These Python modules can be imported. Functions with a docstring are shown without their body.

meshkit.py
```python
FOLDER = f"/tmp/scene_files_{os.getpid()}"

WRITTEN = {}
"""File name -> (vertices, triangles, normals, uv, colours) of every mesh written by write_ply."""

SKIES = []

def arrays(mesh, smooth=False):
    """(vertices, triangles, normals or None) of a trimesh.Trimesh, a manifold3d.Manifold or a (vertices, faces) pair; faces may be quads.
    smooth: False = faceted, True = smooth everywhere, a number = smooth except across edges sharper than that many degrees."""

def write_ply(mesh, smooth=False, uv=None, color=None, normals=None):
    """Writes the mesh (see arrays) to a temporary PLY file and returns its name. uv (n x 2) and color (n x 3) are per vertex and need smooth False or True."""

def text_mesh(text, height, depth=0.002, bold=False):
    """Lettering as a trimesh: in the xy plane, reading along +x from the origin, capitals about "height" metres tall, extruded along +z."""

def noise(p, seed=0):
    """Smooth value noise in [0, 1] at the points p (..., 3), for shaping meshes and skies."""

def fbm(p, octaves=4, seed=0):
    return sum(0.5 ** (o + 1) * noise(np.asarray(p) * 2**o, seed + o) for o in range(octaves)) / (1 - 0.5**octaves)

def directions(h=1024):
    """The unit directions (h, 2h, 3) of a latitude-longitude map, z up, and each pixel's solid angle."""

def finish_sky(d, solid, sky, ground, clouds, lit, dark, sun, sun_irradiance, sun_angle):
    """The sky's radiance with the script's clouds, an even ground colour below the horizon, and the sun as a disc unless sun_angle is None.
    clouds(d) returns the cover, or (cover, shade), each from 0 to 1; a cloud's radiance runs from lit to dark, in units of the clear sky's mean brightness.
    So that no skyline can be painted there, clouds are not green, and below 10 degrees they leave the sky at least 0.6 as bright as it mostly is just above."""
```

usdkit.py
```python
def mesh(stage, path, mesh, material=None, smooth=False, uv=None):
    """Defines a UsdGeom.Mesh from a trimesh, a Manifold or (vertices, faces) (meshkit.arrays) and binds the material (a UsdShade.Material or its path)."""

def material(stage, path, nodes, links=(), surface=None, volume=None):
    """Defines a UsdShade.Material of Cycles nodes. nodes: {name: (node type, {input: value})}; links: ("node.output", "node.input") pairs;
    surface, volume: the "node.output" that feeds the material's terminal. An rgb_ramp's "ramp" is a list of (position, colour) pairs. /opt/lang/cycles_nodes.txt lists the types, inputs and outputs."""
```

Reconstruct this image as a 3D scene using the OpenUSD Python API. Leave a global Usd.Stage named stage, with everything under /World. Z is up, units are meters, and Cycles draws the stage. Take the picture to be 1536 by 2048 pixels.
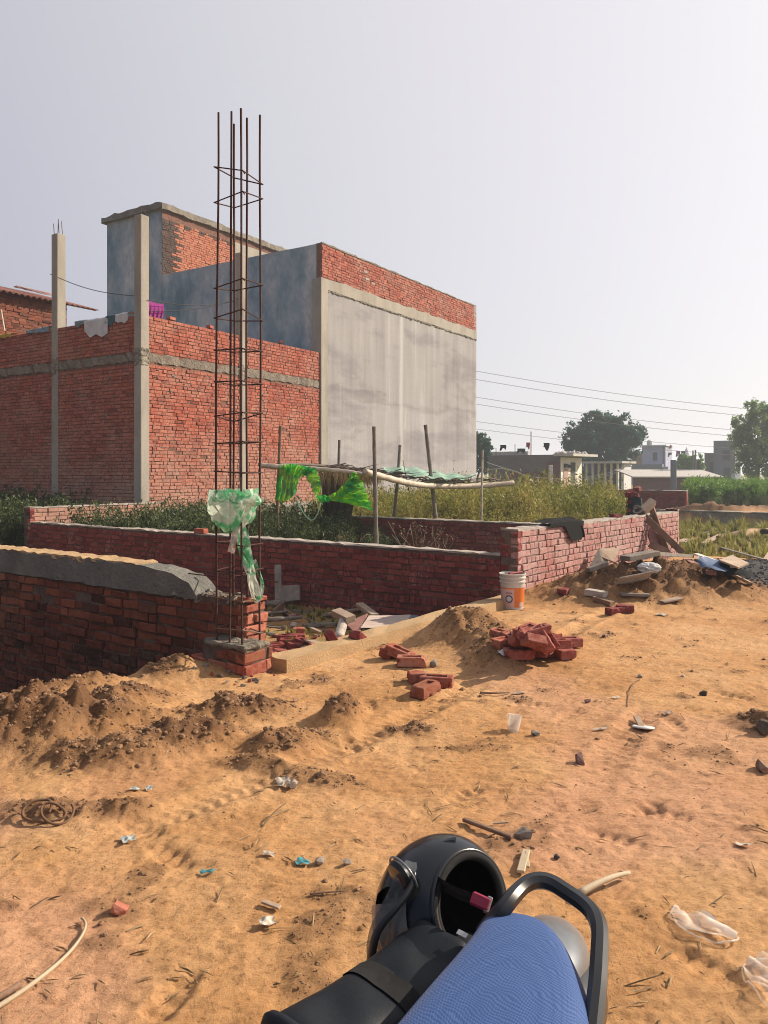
import math, random
import numpy as np, trimesh, usdkit, meshkit
from pxr import Usd, UsdGeom, UsdLux, UsdShade, Sdf, Gf, Vt
from shapely.geometry import Polygon

stage = Usd.Stage.CreateInMemory()
UsdGeom.SetStageUpAxis(stage, UsdGeom.Tokens.z)
UsdGeom.SetStageMetersPerUnit(stage, 1.0)
UsdGeom.Xform.Define(stage, '/World')
UsdGeom.Scope.Define(stage, '/World/Looks')
rng = np.random.default_rng(7)
random.seed(7)

# ------------------------------------------------------------------ camera, sky, sun
EYE = 1.5            # height of the camera above the dirt road
F, U0, V0 = 1540.0, 768.0, 945.0   # photograph pixels: focal length, principal column, horizon row
cam = UsdGeom.Camera.Define(stage, '/World/camera')
cam.AddTranslateOp().Set(Gf.Vec3d(0, 0, EYE))
cam.AddRotateXOp().Set(90.0)
cam.CreateHorizontalApertureAttr(36.0)
cam.CreateVerticalApertureAttr(48.0)
cam.CreateFocalLengthAttr(36.0 * F / 1536.0)
cam.CreateVerticalApertureOffsetAttr(-(1024.0 - V0) / 1536.0 * 36.0)
cam.CreateClippingRangeAttr(Gf.Vec2f(0.05, 100000.0))
cam.CreateExposureAttr(0.92)

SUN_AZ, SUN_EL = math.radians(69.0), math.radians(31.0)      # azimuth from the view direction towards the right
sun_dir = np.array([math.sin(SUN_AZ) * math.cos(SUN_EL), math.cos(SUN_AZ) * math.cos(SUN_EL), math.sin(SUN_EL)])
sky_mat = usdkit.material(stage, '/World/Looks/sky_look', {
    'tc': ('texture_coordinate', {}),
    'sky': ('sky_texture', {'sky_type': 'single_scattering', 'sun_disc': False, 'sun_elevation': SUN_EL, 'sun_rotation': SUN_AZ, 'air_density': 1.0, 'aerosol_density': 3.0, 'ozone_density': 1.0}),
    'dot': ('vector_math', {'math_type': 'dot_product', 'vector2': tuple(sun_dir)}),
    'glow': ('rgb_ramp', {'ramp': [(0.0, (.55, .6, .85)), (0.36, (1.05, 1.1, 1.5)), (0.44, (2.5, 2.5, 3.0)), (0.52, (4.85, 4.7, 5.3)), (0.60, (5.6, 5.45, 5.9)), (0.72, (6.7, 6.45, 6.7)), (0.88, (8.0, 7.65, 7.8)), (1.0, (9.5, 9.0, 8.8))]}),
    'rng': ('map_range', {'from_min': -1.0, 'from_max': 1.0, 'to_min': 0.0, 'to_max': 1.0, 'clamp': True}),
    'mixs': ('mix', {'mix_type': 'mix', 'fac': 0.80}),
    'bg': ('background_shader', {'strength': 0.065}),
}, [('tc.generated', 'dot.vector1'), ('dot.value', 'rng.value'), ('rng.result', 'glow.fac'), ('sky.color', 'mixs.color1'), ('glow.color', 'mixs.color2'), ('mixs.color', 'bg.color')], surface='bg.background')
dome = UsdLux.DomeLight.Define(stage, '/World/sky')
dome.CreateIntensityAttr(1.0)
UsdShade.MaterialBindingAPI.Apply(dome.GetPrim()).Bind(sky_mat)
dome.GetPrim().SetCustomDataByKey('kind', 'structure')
sun = UsdLux.DistantLight.Define(stage, '/World/sun')
sun.CreateIntensityAttr(1.2)
sun.CreateAngleAttr(0.6)
sun.CreateColorAttr(Gf.Vec3f(1.0, 0.86, 0.68))
sun.GetPrim().CreateAttribute('inputs:normalize', Sdf.ValueTypeNames.Bool).Set(True)
_q = Gf.Rotation(Gf.Vec3d(0, 0, 1), Gf.Vec3d(*map(float, sun_dir)))
sun.AddTransformOp().Set(Gf.Matrix4d().SetRotate(_q))

# ------------------------------------------------------------------ helpers
def P(u, v, z=0.0):
    """The point at height z that the photograph shows at pixel (u, v): used to measure the place."""
    y = (EYE - z) * F / (v - V0)
    return np.array([(u - U0) / F * y, y, z])
def PY(u, v, y):
    return np.array([(u - U0) / F * y, y, EYE - (v - V0) / F * y])
E1 = np.array([0.584, 0.812]); E2 = np.array([-0.812, 0.584])
def AB(a, b):
    return a * E1 + b * E2

_used, _base = {}, {}
def _free(parent, name):
    k = (parent, name); n = _used.get(k, 0); _used[k] = n + 1
    return f'{parent}/{name}' if n == 0 else f'{parent}/{name}_{n:03d}'
def tag(path, label=None, cat=None, group=None, kind=None):
    p = stage.GetPrimAtPath(path)
    for k, v in (('label', label), ('category', cat), ('group', group), ('kind', kind)):
        if v: p.SetCustomDataByKey(k, v)
    return path
def thing(name, label, cat, loc=(0, 0, 0), group=None, kind=None):
    path = _free('/World', name)
    x = UsdGeom.Xform.Define(stage, path)
    x.AddTranslateOp().Set(Gf.Vec3d(*map(float, loc)))
    _base[path] = np.array(loc, float)
    return tag(path, label, cat, group, kind)
def put(parent, name, mesh, mat, smooth=False, label=None, kind=None, tone=None, cat=None, group=None):
    """One Mesh prim under parent; the mesh is given in world coordinates."""
    path = _free(parent, name)
    b = _base.get(parent, np.zeros(3)); _base[path] = b
    v, f, n = meshkit.arrays(mesh, smooth)
    m = UsdGeom.Mesh.Define(stage, path)
    m.CreatePointsAttr(Vt.Vec3fArray.FromNumpy((v - b).astype(np.float32)))
    m.CreateFaceVertexCountsAttr(Vt.IntArray.FromNumpy(np.full(len(f), 3, np.int32)))
    m.CreateFaceVertexIndicesAttr(Vt.IntArray.FromNumpy(f.astype(np.int32).ravel()))
    m.CreateSubdivisionSchemeAttr('none')
    if n is not None:
        m.CreateNormalsAttr(Vt.Vec3fArray.FromNumpy(n.astype(np.float32))); m.SetNormalsInterpolation('vertex')
    UsdShade.MaterialBindingAPI.Apply(m.GetPrim()).Bind(M[mat])
    if tone is not None:
        pv = UsdGeom.PrimvarsAPI(m)
        for key, val in (tone if isinstance(tone, dict) else {'tone': tone}).items():
            val = np.full(len(v), val, np.float32) if np.ndim(val) == 0 else np.asarray(val, np.float32)
            pv.CreatePrimvar(key, Sdf.ValueTypeNames.FloatArray, 'vertex').Set(Vt.FloatArray.FromNumpy(val))
    if label or kind or cat or group: tag(path, label, cat, group, kind)
    return path
def solo(name, mesh, mat, label, cat, smooth=False, group=None, kind=None, tone=None):
    return put('/World', name, mesh, mat, smooth, label, kind, tone, cat, group)
def cat_(ms):
    return trimesh.util.concatenate(ms) if len(ms) > 1 else ms[0]
def T(m, R=None, t=None):
    m = m.copy(); M4 = np.eye(4)
    if R is not None: M4[:3, :3] = R
    if t is not None: M4[:3, 3] = t
    m.apply_transform(M4); return m
def rot(ax, deg):
    return trimesh.transformations.rotation_matrix(math.radians(deg), ax)[:3, :3]
def frame(xa, za=(0, 0, 1)):
    x = np.array(xa, float); x /= np.linalg.norm(x); z = np.array(za, float)
    z = z - x * (z @ x); z /= np.linalg.norm(z)
    return np.stack([x, np.cross(z, x), z], 1)
def box(sx, sy, sz, ch=0.0, jit=0.0, r=None):
    """A box about the origin, its edges chamfered by ch, corners jittered."""
    if ch <= 0:
        m = trimesh.creation.box((sx, sy, sz))
    else:
        h = np.array([sx, sy, sz]) / 2; vs = []
        for s in np.ndindex(2, 2, 2):
            q = (np.array(s) * 2 - 1)
            for k in range(3):
                p = h - ch; p[k] = h[k]; vs.append(q * p)
        m = trimesh.convex.convex_hull(np.array(vs))
    if jit: m.vertices = m.vertices + (r or rng).normal(0, jit, m.vertices.shape)
    return m
def bar(p, q, w, h, up=(0, 0, 1), ch=0.0, jit=0.0):
    p, q = np.array(p, float), np.array(q, float)
    if abs(np.dot((q - p) / np.linalg.norm(q - p), up)) > .98: up = (0, 1, 0)
    return T(box(np.linalg.norm(q - p), w, h, ch, jit), frame(q - p, up), (p + q) / 2)
def tube(pts, r, sides=8, cap=True, up=None):
    p = np.asarray(pts, float); n = len(p); t = np.gradient(p, axis=0); t /= np.linalg.norm(t, axis=1, keepdims=True) + 1e-12
    a = np.zeros_like(p); ref = np.array([0, 0, 1.0]) if abs(t[0, 2]) < .9 else np.array([1.0, 0, 0])
    for i in range(n):
        ref = ref - t[i] * (ref @ t[i]); ref /= np.linalg.norm(ref) + 1e-12; a[i] = ref
    b = np.cross(t, a); ang = np.arange(sides) * 2 * np.pi / sides
    rr = np.broadcast_to(r, (n,))[:, None, None]
    v = (p[:, None] + rr * (np.cos(ang)[None, :, None] * a[:, None] + np.sin(ang)[None, :, None] * b[:, None])).reshape(-1, 3)
    i, j = np.meshgrid(np.arange(n - 1), np.arange(sides), indexing='ij')
    q = np.stack([i * sides + j, i * sides + (j + 1) % sides, (i + 1) * sides + (j + 1) % sides, (i + 1) * sides + j], -1).reshape(-1, 4)
    f = [q[:, [0, 1, 2]], q[:, [0, 2, 3]]]
    if cap:
        v = np.vstack([v, p[:1], p[-1:]]); k = np.arange(sides)
        f += [np.stack([(k + 1) % sides, k, np.full(sides, n * sides)], 1), np.stack([(n - 1) * sides + k, (n - 1) * sides + (k + 1) % sides, np.full(sides, n * sides + 1)], 1)]
    return trimesh.Trimesh(v, np.vstack(f), process=False)
def spline(pts, n):
    from scipy.interpolate import CubicSpline
    p = np.asarray(pts, float); s = np.concatenate([[0], np.cumsum(np.linalg.norm(np.diff(p, axis=0), axis=1))])
    return CubicSpline(s, p)(np.linspace(0, s[-1], n))
def grid(pts):
    """A sheet from an (n, m, 3) array of points."""
    p = np.asarray(pts, float); n, m = p.shape[:2]
    i, j = np.meshgrid(np.arange(n - 1), np.arange(m - 1), indexing='ij')
    q = np.stack([i * m + j, i * m + j + 1, (i + 1) * m + j + 1, (i + 1) * m + j], -1).reshape(-1, 4)
    return trimesh.Trimesh(p.reshape(-1, 3), np.vstack([q[:, [0, 1, 2]], q[:, [0, 2, 3]]]), process=False)
def lathe(prof, n=32):
    p = np.asarray(prof, float); ang = np.linspace(0, 2 * np.pi, n, endpoint=False)
    v = np.stack([p[:, None, 0] * np.cos(ang), p[:, None, 0] * np.sin(ang), np.broadcast_to(p[:, None, 1], (len(p), n))], -1).reshape(-1, 3)
    i, j = np.meshgrid(np.arange(len(p) - 1), np.arange(n), indexing='ij')
    q = np.stack([i * n + j, i * n + (j + 1) % n, (i + 1) * n + (j + 1) % n, (i + 1) * n + j], -1).reshape(-1, 4)
    return trimesh.Trimesh(v, np.vstack([q[:, [0, 1, 2]], q[:, [0, 2, 3]]]), process=False)
def prism(poly, h):
    return trimesh.creation.extrude_polygon(Polygon(poly), h, engine='earcut')
def rock(r, seed, flat=.8, sub=2, rough=.35):
    m = trimesh.creation.icosphere(subdivisions=sub, radius=1.0)
    n = meshkit.fbm(m.vertices * 1.1 + seed * 7.3, 3, seed)[:, None]
    m.vertices = m.vertices * (1 + rough * 2 * (n - .5)) * np.array([1, .8, flat]) * r
    return m
def chunk(r, seed, flat=.8):
    """An angular stone: the hull of a few points, edges roughened."""
    g = np.random.default_rng(seed); p = g.normal(0, 1, (15, 3)); p /= np.linalg.norm(p, axis=1, keepdims=True); p *= g.uniform(.75, 1.05, (15, 1))
    m = trimesh.convex.convex_hull(p).subdivide().subdivide(); m.vertices += (meshkit.fbm(m.vertices * 2.5 + seed, 3, seed)[:, None] - .5) * .22 * m.vertices
    m.vertices = m.vertices * np.array([1.1, .85, flat]) * r
    return T(m, rot([0, 0, 1], g.uniform(0, 360)))
def crumple(r, seed, flat=.6):
    """A crumpled bundle of cloth or plastic: sharp irregular creases."""
    m = trimesh.creation.icosphere(subdivisions=4); v = m.vertices
    k = 1 - .9 * np.abs(meshkit.fbm(v * 1.9 + seed * 3.1, 4, seed) - .5) * 2 * .55 - .25 * np.abs(meshkit.fbm(v * 4.3 + seed, 3, seed + 2) - .5)
    m.vertices = v * k[:, None] * np.array([1.15, .85, flat]) * r; return m
def sm(x, lo, hi):
    t = np.clip((x - lo) / (hi - lo), 0, 1); return t * t * (3 - 2 * t)
def nz(x, y, s, o=2, seed=0):
    return meshkit.fbm(np.stack([x * s, y * s, np.full_like(x, seed * 3.7)], -1), o, seed) - .5

# ------------------------------------------------------------------ materials
M = {}
def alb(ramp, k=.66):
    return [(q, tuple(np.array(c) * k)) for q, c in ramp]
def mottled(name, ramp, scale=4.0, detail=5.0, rough=.85, bump=.3, bscale=60.0, bdist=.01, stretch=(1, 1, 1), fine=.25, fscale=90.0, spec=.3, **kw):
    """Procedural surface: colour runs through the ramp with a broad noise, speckled by a fine one, with fine relief."""
    M[name] = usdkit.material(stage, f'/World/Looks/{name}', {
        'g': ('geometry', {}), 'mp': ('mapping', {'scale': stretch}),
        'n1': ('noise_texture', {'scale': scale, 'detail': detail, 'roughness': .6}),
        'r1': ('rgb_ramp', {'ramp': alb(ramp)}),
        'n2': ('noise_texture', {'scale': fscale, 'detail': 3.0, 'roughness': .6}),
        'r2': ('rgb_ramp', {'ramp': [(.25, (1 - fine,) * 3), (.75, (1 + fine * .5,) * 3)]}),
        'mul': ('mix', {'mix_type': 'multiply', 'fac': 1.0}),
        'n3': ('noise_texture', {'scale': bscale, 'detail': 5.0, 'roughness': .65}),
        'bp': ('bump', {'strength': bump, 'distance': bdist}),
        'p': ('principled_bsdf', {'roughness': rough, 'specular_ior_level': spec, **kw}),
    }, [('g.position', 'mp.vector'), ('mp.vector', 'n1.vector'), ('n1.fac', 'r1.fac'), ('mp.vector', 'n2.vector'), ('n2.fac', 'r2.fac'), ('r1.color', 'mul.color1'), ('r2.color', 'mul.color2'),
        ('g.position', 'n3.vector'), ('n3.fac', 'bp.height'), ('bp.normal', 'p.normal'), ('mul.color', 'p.base_color')], surface='p.BSDF')
def plain(name, col, rough=.6, **kw):
    c = np.array(col)
    mottled(name, [(.3, tuple(c * .85)), (.7, tuple(np.minimum(c * 1.12, 1)))], scale=6, rough=rough, bump=.12, bscale=120, fine=.1, **kw)

def brick_look(name, cols, pale=(.56, .49, .43), pale_lo=.62, pale_hi=.80, pale_max=.6, foot=None):
    nodes = {
        'at': ('attribute', {'attribute': 'tone'}), 'r': ('rgb_ramp', {'ramp': alb(cols)}),
        'g': ('geometry', {}),
        'n1': ('noise_texture', {'scale': 1.3, 'detail': 4.0, 'roughness': .7}), 'n2': ('noise_texture', {'scale': 22.0, 'detail': 4.0, 'roughness': .65}),
        'ad': ('math', {'math_type': 'multiply_add', 'value2': .45, 'value3': 0.0}), 'ad2': ('math', {'math_type': 'multiply_add', 'value2': .55}),
        'pr': ('map_range', {'from_min': pale_lo - .12, 'from_max': pale_hi - .12, 'to_min': 0.0, 'to_max': pale_max, 'clamp': True}),
        'rn': ('rgb_ramp', {'ramp': [(.25, (.72,) * 3), (.5, (1.0,) * 3), (.8, (1.12,) * 3)]}),
        'mul': ('mix', {'mix_type': 'multiply', 'fac': 1.0}), 'mx': ('mix', {'mix_type': 'mix', 'color2': tuple(np.array(pale) * .66)}),
        'n3': ('noise_texture', {'scale': 130.0, 'detail': 4.0, 'roughness': .7}), 'bp': ('bump', {'strength': .35, 'distance': .006}),
        'p': ('principled_bsdf', {'roughness': .92, 'specular_ior_level': .2}),
    }
    links = [('at.fac', 'r.fac'), ('g.position', 'n1.vector'), ('g.position', 'n2.vector'), ('n1.fac', 'ad.value1'), ('n2.fac', 'ad2.value1'), ('ad.value', 'ad2.value3'), ('ad2.value', 'pr.value'),
             ('n2.fac', 'rn.fac'), ('r.color', 'mul.color1'), ('rn.color', 'mul.color2'), ('mul.color', 'mx.color1'), ('pr.result', 'mx.fac'),
             ('g.position', 'n3.vector'), ('n3.fac', 'bp.height'), ('bp.normal', 'p.normal'), ('mx.color', 'p.base_color')]
    if foot:
        nodes['sx'] = ('separate_xyz', {}); nodes['mz'] = ('map_range', {'from_min': foot[0], 'from_max': foot[1], 'to_min': 0.0, 'to_max': foot[2], 'clamp': True}); nodes['az'] = ('math', {'math_type': 'add'})
        links.remove(('ad2.value', 'pr.value')); links += [('g.position', 'sx.vector'), ('sx.z', 'mz.value'), ('ad2.value', 'az.value1'), ('mz.result', 'az.value2'), ('az.value', 'pr.value')]
    M[name] = usdkit.material(stage, f'/World/Looks/{name}', nodes, links, surface='p.BSDF')
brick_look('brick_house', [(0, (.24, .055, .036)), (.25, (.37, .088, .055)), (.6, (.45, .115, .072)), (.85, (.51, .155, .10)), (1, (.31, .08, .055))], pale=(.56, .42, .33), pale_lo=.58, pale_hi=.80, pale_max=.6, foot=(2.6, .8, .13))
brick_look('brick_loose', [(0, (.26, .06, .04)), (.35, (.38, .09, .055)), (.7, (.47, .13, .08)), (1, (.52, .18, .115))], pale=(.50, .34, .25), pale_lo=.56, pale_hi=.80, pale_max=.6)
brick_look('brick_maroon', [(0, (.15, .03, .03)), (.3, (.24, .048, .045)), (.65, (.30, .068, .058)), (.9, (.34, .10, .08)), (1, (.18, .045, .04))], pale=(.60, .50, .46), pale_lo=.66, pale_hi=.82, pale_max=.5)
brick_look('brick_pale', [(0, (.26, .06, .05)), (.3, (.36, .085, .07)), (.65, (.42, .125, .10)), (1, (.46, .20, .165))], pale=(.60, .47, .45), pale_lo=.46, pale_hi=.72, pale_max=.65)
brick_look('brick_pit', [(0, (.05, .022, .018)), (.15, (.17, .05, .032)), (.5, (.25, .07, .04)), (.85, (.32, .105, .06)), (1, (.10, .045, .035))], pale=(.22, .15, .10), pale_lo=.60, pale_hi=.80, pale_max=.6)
brick_look('brick_new', [(0, (.20, .04, .035)), (.4, (.30, .06, .05)), (.8, (.40, .10, .08)), (1, (.46, .15, .11))], pale=(.50, .30, .22), pale_lo=.52, pale_hi=.78, pale_max=.6)
mottled('mortar_joint_shade', [(.3, (.17, .075, .05)), (.7, (.30, .16, .11))], scale=9, rough=.95, bump=.8, bscale=90, bdist=.01)  # joint shadow put into the colour: mortar darkened to brown-red
mottled('mortar', [(.3, (.12, .08, .065)), (.7, (.24, .17, .14))], scale=9, rough=.95, bump=.8, bscale=90, bdist=.01)
mottled('mortar_pale', [(.3, (.38, .32, .28)), (.7, (.60, .53, .48))], scale=9, rough=.95, bump=.8, bscale=60, bdist=.012)
mottled('concrete_tan', [(.25, (.30, .27, .23)), (.5, (.43, .39, .335)), (.75, (.52, .475, .41))], scale=2.2, rough=.9, bump=.6, bscale=45, bdist=.012, stretch=(1, 1, .35))
mottled('concrete_rough', [(.25, (.18, .155, .125)), (.5, (.31, .275, .225)), (.75, (.45, .40, .33))], scale=5, rough=.95, bump=1.0, bscale=24, bdist=.04)
mottled('concrete_beam', [(.2, (.14, .14, .125)), (.5, (.22, .21, .19)), (.8, (.32, .295, .255))], scale=3, rough=.95, bump=.9, bscale=16, bdist=.03)
mottled('render_blue', [(.36, (.18, .29, .38)), (.46, (.32, .43, .53)), (.54, (.44, .52, .61)), (.64, (.66, .68, .71))], scale=.9, detail=10, rough=.9, bump=.4, bscale=20, bdist=.02, stretch=(1, 1, .55), fine=.2, fscale=9)
mottled('sand_dry', [(.3, (.50, .33, .17)), (.7, (.62, .42, .23))], scale=6, rough=.95, bump=.6, bscale=60, bdist=.02)
# grey plastered wall: damp patches and runs down from the slab
M['plaster_grey'] = usdkit.material(stage, '/World/Looks/plaster_grey', {
    'g': ('geometry', {}), 'mp': ('mapping', {'scale': (1.6, 1.6, .12)}), 'mp2': ('mapping', {'scale': (.14, .14, .5)}),
    'n1': ('noise_texture', {'scale': 1.6, 'detail': 6.0, 'roughness': .62}), 'r1': ('rgb_ramp', {'ramp': alb([(.26, (.32, .31, .32)), (.45, (.39, .38, .385)), (.58, (.43, .42, .425)), (.72, (.55, .55, .56))])}),
    'n2': ('noise_texture', {'scale': 1.6, 'detail': 8.0, 'roughness': .62, 'distortion': .15}), 'r2': ('rgb_ramp', {'ramp': [(.34, (.70, .68, .70)), (.44, (.84, .82, .84)), (.49, (.98, .97, .97)), (.7, (1.05, 1.04, 1.03))]}),
    'mul': ('mix', {'mix_type': 'multiply', 'fac': 1.0}), 'n3': ('noise_texture', {'scale': 24.0, 'detail': 6.0, 'roughness': .65}), 'bp': ('bump', {'strength': .35, 'distance': .02}),
    'r3': ('rgb_ramp', {'ramp': [(.3, (.86, .85, .84)), (.7, (1.06, 1.06, 1.06))]}), 'mul2': ('mix', {'mix_type': 'multiply', 'fac': 1.0}),
    'dt': ('vector_math', {'math_type': 'dot_product', 'vector2': (.541, .841, 0.0)}), 'ds': ('math', {'math_type': 'multiply_add', 'value2': .22, 'value3': -23.84}), 'da': ('math', {'math_type': 'add'}), 'ab': ('math', {'math_type': 'absolute'}),
    'st': ('map_range', {'from_min': .05, 'from_max': .16, 'to_min': .42, 'to_max': 0.0, 'clamp': True}), 'mst': ('mix', {'mix_type': 'mix', 'color2': (.47, .48, .47)}),
    'sx': ('separate_xyz', {}), 'zn': ('math', {'math_type': 'multiply_add', 'value2': 2.6}), 'zr': ('map_range', {'from_min': 5.1, 'from_max': 5.5, 'to_min': 0.0, 'to_max': 1.0, 'clamp': True}), 'zc': ('rgb_ramp', {'ramp': [(0, (1.08, 1.08, 1.09)), (.5, (.84, .82, .83)), (1, (1, 1, 1))]}), 'mul3': ('mix', {'mix_type': 'multiply', 'fac': 1.0}),
    'p': ('principled_bsdf', {'roughness': .92, 'specular_ior_level': .2}),
}, [('g.position', 'dt.vector1'), ('n2.fac', 'ds.value1'), ('dt.value', 'da.value1'), ('ds.value', 'da.value2'), ('da.value', 'ab.value1'), ('ab.value', 'st.value'), ('st.result', 'mst.fac'), ('g.position', 'sx.vector'), ('n2.fac', 'zn.value1'), ('sx.z', 'zn.value3'), ('zn.value', 'zr.value'), ('zr.result', 'zc.fac'), ('mul2.color', 'mul3.color1'), ('zc.color', 'mul3.color2'), ('mul3.color', 'mst.color1'),
    ('g.position', 'mp.vector'), ('g.position', 'mp2.vector'), ('mp.vector', 'n1.vector'), ('n1.fac', 'r1.fac'), ('mp2.vector', 'n2.vector'), ('n2.fac', 'r2.fac'), ('r1.color', 'mul.color1'), ('r2.color', 'mul.color2'),
    ('g.position', 'n3.vector'), ('n3.fac', 'bp.height'), ('bp.normal', 'p.normal'), ('n3.fac', 'r3.fac'), ('mul.color', 'mul2.color1'), ('r3.color', 'mul2.color2'), ('mst.color', 'p.base_color')], surface='p.BSDF')
# sandy road: ochre sand, pinkish brick-dusted patches, darker clods, small dark specks: soil bits and painted bump shadows
M['ground_look'] = usdkit.material(stage, '/World/Looks/ground_look', {
    'g': ('geometry', {}), 'so': ('attribute', {'attribute': 'soil'}), 'pk': ('attribute', {'attribute': 'pink'}), 'gr': ('attribute', {'attribute': 'green'}),
    'n1': ('noise_texture', {'scale': 1.1, 'detail': 6.0, 'roughness': .62, 'distortion': .4}),
    'r1': ('rgb_ramp', {'ramp': alb([(.28, (.48, .245, .098)), (.45, (.59, .32, .14)), (.6, (.66, .385, .185)), (.75, (.72, .46, .25))])}),
    'n2': ('noise_texture', {'scale': 7.0, 'detail': 8.0, 'roughness': .7, 'distortion': .5}),
    'r2': ('rgb_ramp', {'ramp': [(.28, (.56, .50, .44)), (.37, (.85, .82, .79)), (.46, (1, 1, 1)), (.75, (1.08, 1.08, 1.08))]}),
    'm1': ('mix', {'mix_type': 'multiply', 'fac': .9}),
    'pm': ('math', {'math_type': 'multiply', 'value2': .55}), 'm2': ('mix', {'mix_type': 'mix', 'color2': (.43, .235, .155)}),
    'n4': ('noise_texture', {'scale': 55.0, 'detail': 5.0, 'roughness': .75}),
    'r4': ('rgb_ramp', {'ramp': [(.32, (.34, .28, .24)), (.41, (.80, .77, .74)), (.5, (1, 1, 1)), (.75, (1.12, 1.12, 1.12))]}),
    'm4': ('mix', {'mix_type': 'multiply', 'fac': .8}),
    'm3': ('mix', {'mix_type': 'mix', 'color2': (.13, .068, .034)}), 'm5': ('mix', {'mix_type': 'mix', 'color2': (.16, .17, .05)}),
    'n5': ('noise_texture', {'scale': 26.0, 'detail': 8.0, 'roughness': .75}), 'bp': ('bump', {'strength': .75, 'distance': .02}),
    'n6': ('noise_texture', {'scale': 150.0, 'detail': 4.0, 'roughness': .8}), 'bp2': ('bump', {'strength': .6, 'distance': .006}),
    'p': ('principled_bsdf', {'roughness': .95, 'specular_ior_level': .15}),
}, [('g.position', 'n1.vector'), ('n1.fac', 'r1.fac'), ('g.position', 'n2.vector'), ('n2.fac', 'r2.fac'), ('r1.color', 'm2.color1'), ('pk.fac', 'pm.value1'), ('pm.value', 'm2.fac'),
    ('m2.color', 'm3.color1'), ('so.fac', 'm3.fac'), ('m3.color', 'm1.color1'), ('r2.color', 'm1.color2'), ('g.position', 'n4.vector'), ('n4.fac', 'r4.fac'), ('m1.color', 'm4.color1'), ('r4.color', 'm4.color2'),
    ('m4.color', 'm5.color1'), ('gr.fac', 'm5.fac'), ('m5.color', 'p.base_color'), ('g.position', 'n5.vector'), ('n5.fac', 'bp.height'), ('g.position', 'n6.vector'), ('n6.fac', 'bp2.height'), ('bp.normal', 'bp2.normal'), ('bp2.normal', 'p.normal')], surface='p.BSDF')

mottled('rust', [(.3, (.045, .02, .018)), (.7, (.11, .042, .03))], scale=30, rough=.8, bump=.5, bscale=180, bdist=.003, fine=.3)
mottled('rust_sheet', [(.3, (.20, .075, .055)), (.7, (.34, .14, .10))], scale=2.5, rough=.7, bump=.1)
plain('hose_pink', (.55, .35, .32), .5)
mottled('rust_light', [(.3, (.13, .08, .055)), (.7, (.26, .17, .12))], scale=20, rough=.8, bump=.3, bscale=180, bdist=.003, fine=.3)
mottled('wood_pale', [(.3, (.36, .25, .17)), (.7, (.56, .43, .33))], scale=5, rough=.8, bump=.4, bscale=60, bdist=.004, stretch=(1, 1, 1), fine=.3)
mottled('wood_brown', [(.3, (.18, .10, .065)), (.7, (.33, .20, .13))], scale=6, rough=.85, bump=.4, bscale=60, bdist=.004, fine=.35)
mottled('wood_grey', [(.3, (.17, .14, .12)), (.7, (.33, .28, .24))], scale=7, rough=.9, bump=.4, bscale=60, bdist=.004, fine=.35)
mottled('wood_red', [(.3, (.30, .13, .11)), (.7, (.48, .25, .22))], scale=5, rough=.8, bump=.3, bscale=50, bdist=.004, fine=.3)
mottled('bamboo', [(.3, (.45, .36, .27)), (.7, (.78, .66, .53))], scale=6, rough=.6, bump=.3, bscale=40, bdist=.004, fine=.4, fscale=25)
mottled('bamboo_dark', [(.3, (.10, .075, .06)), (.7, (.20, .15, .12))], scale=8, rough=.8, bump=.3, bscale=40, bdist=.004)
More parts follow.
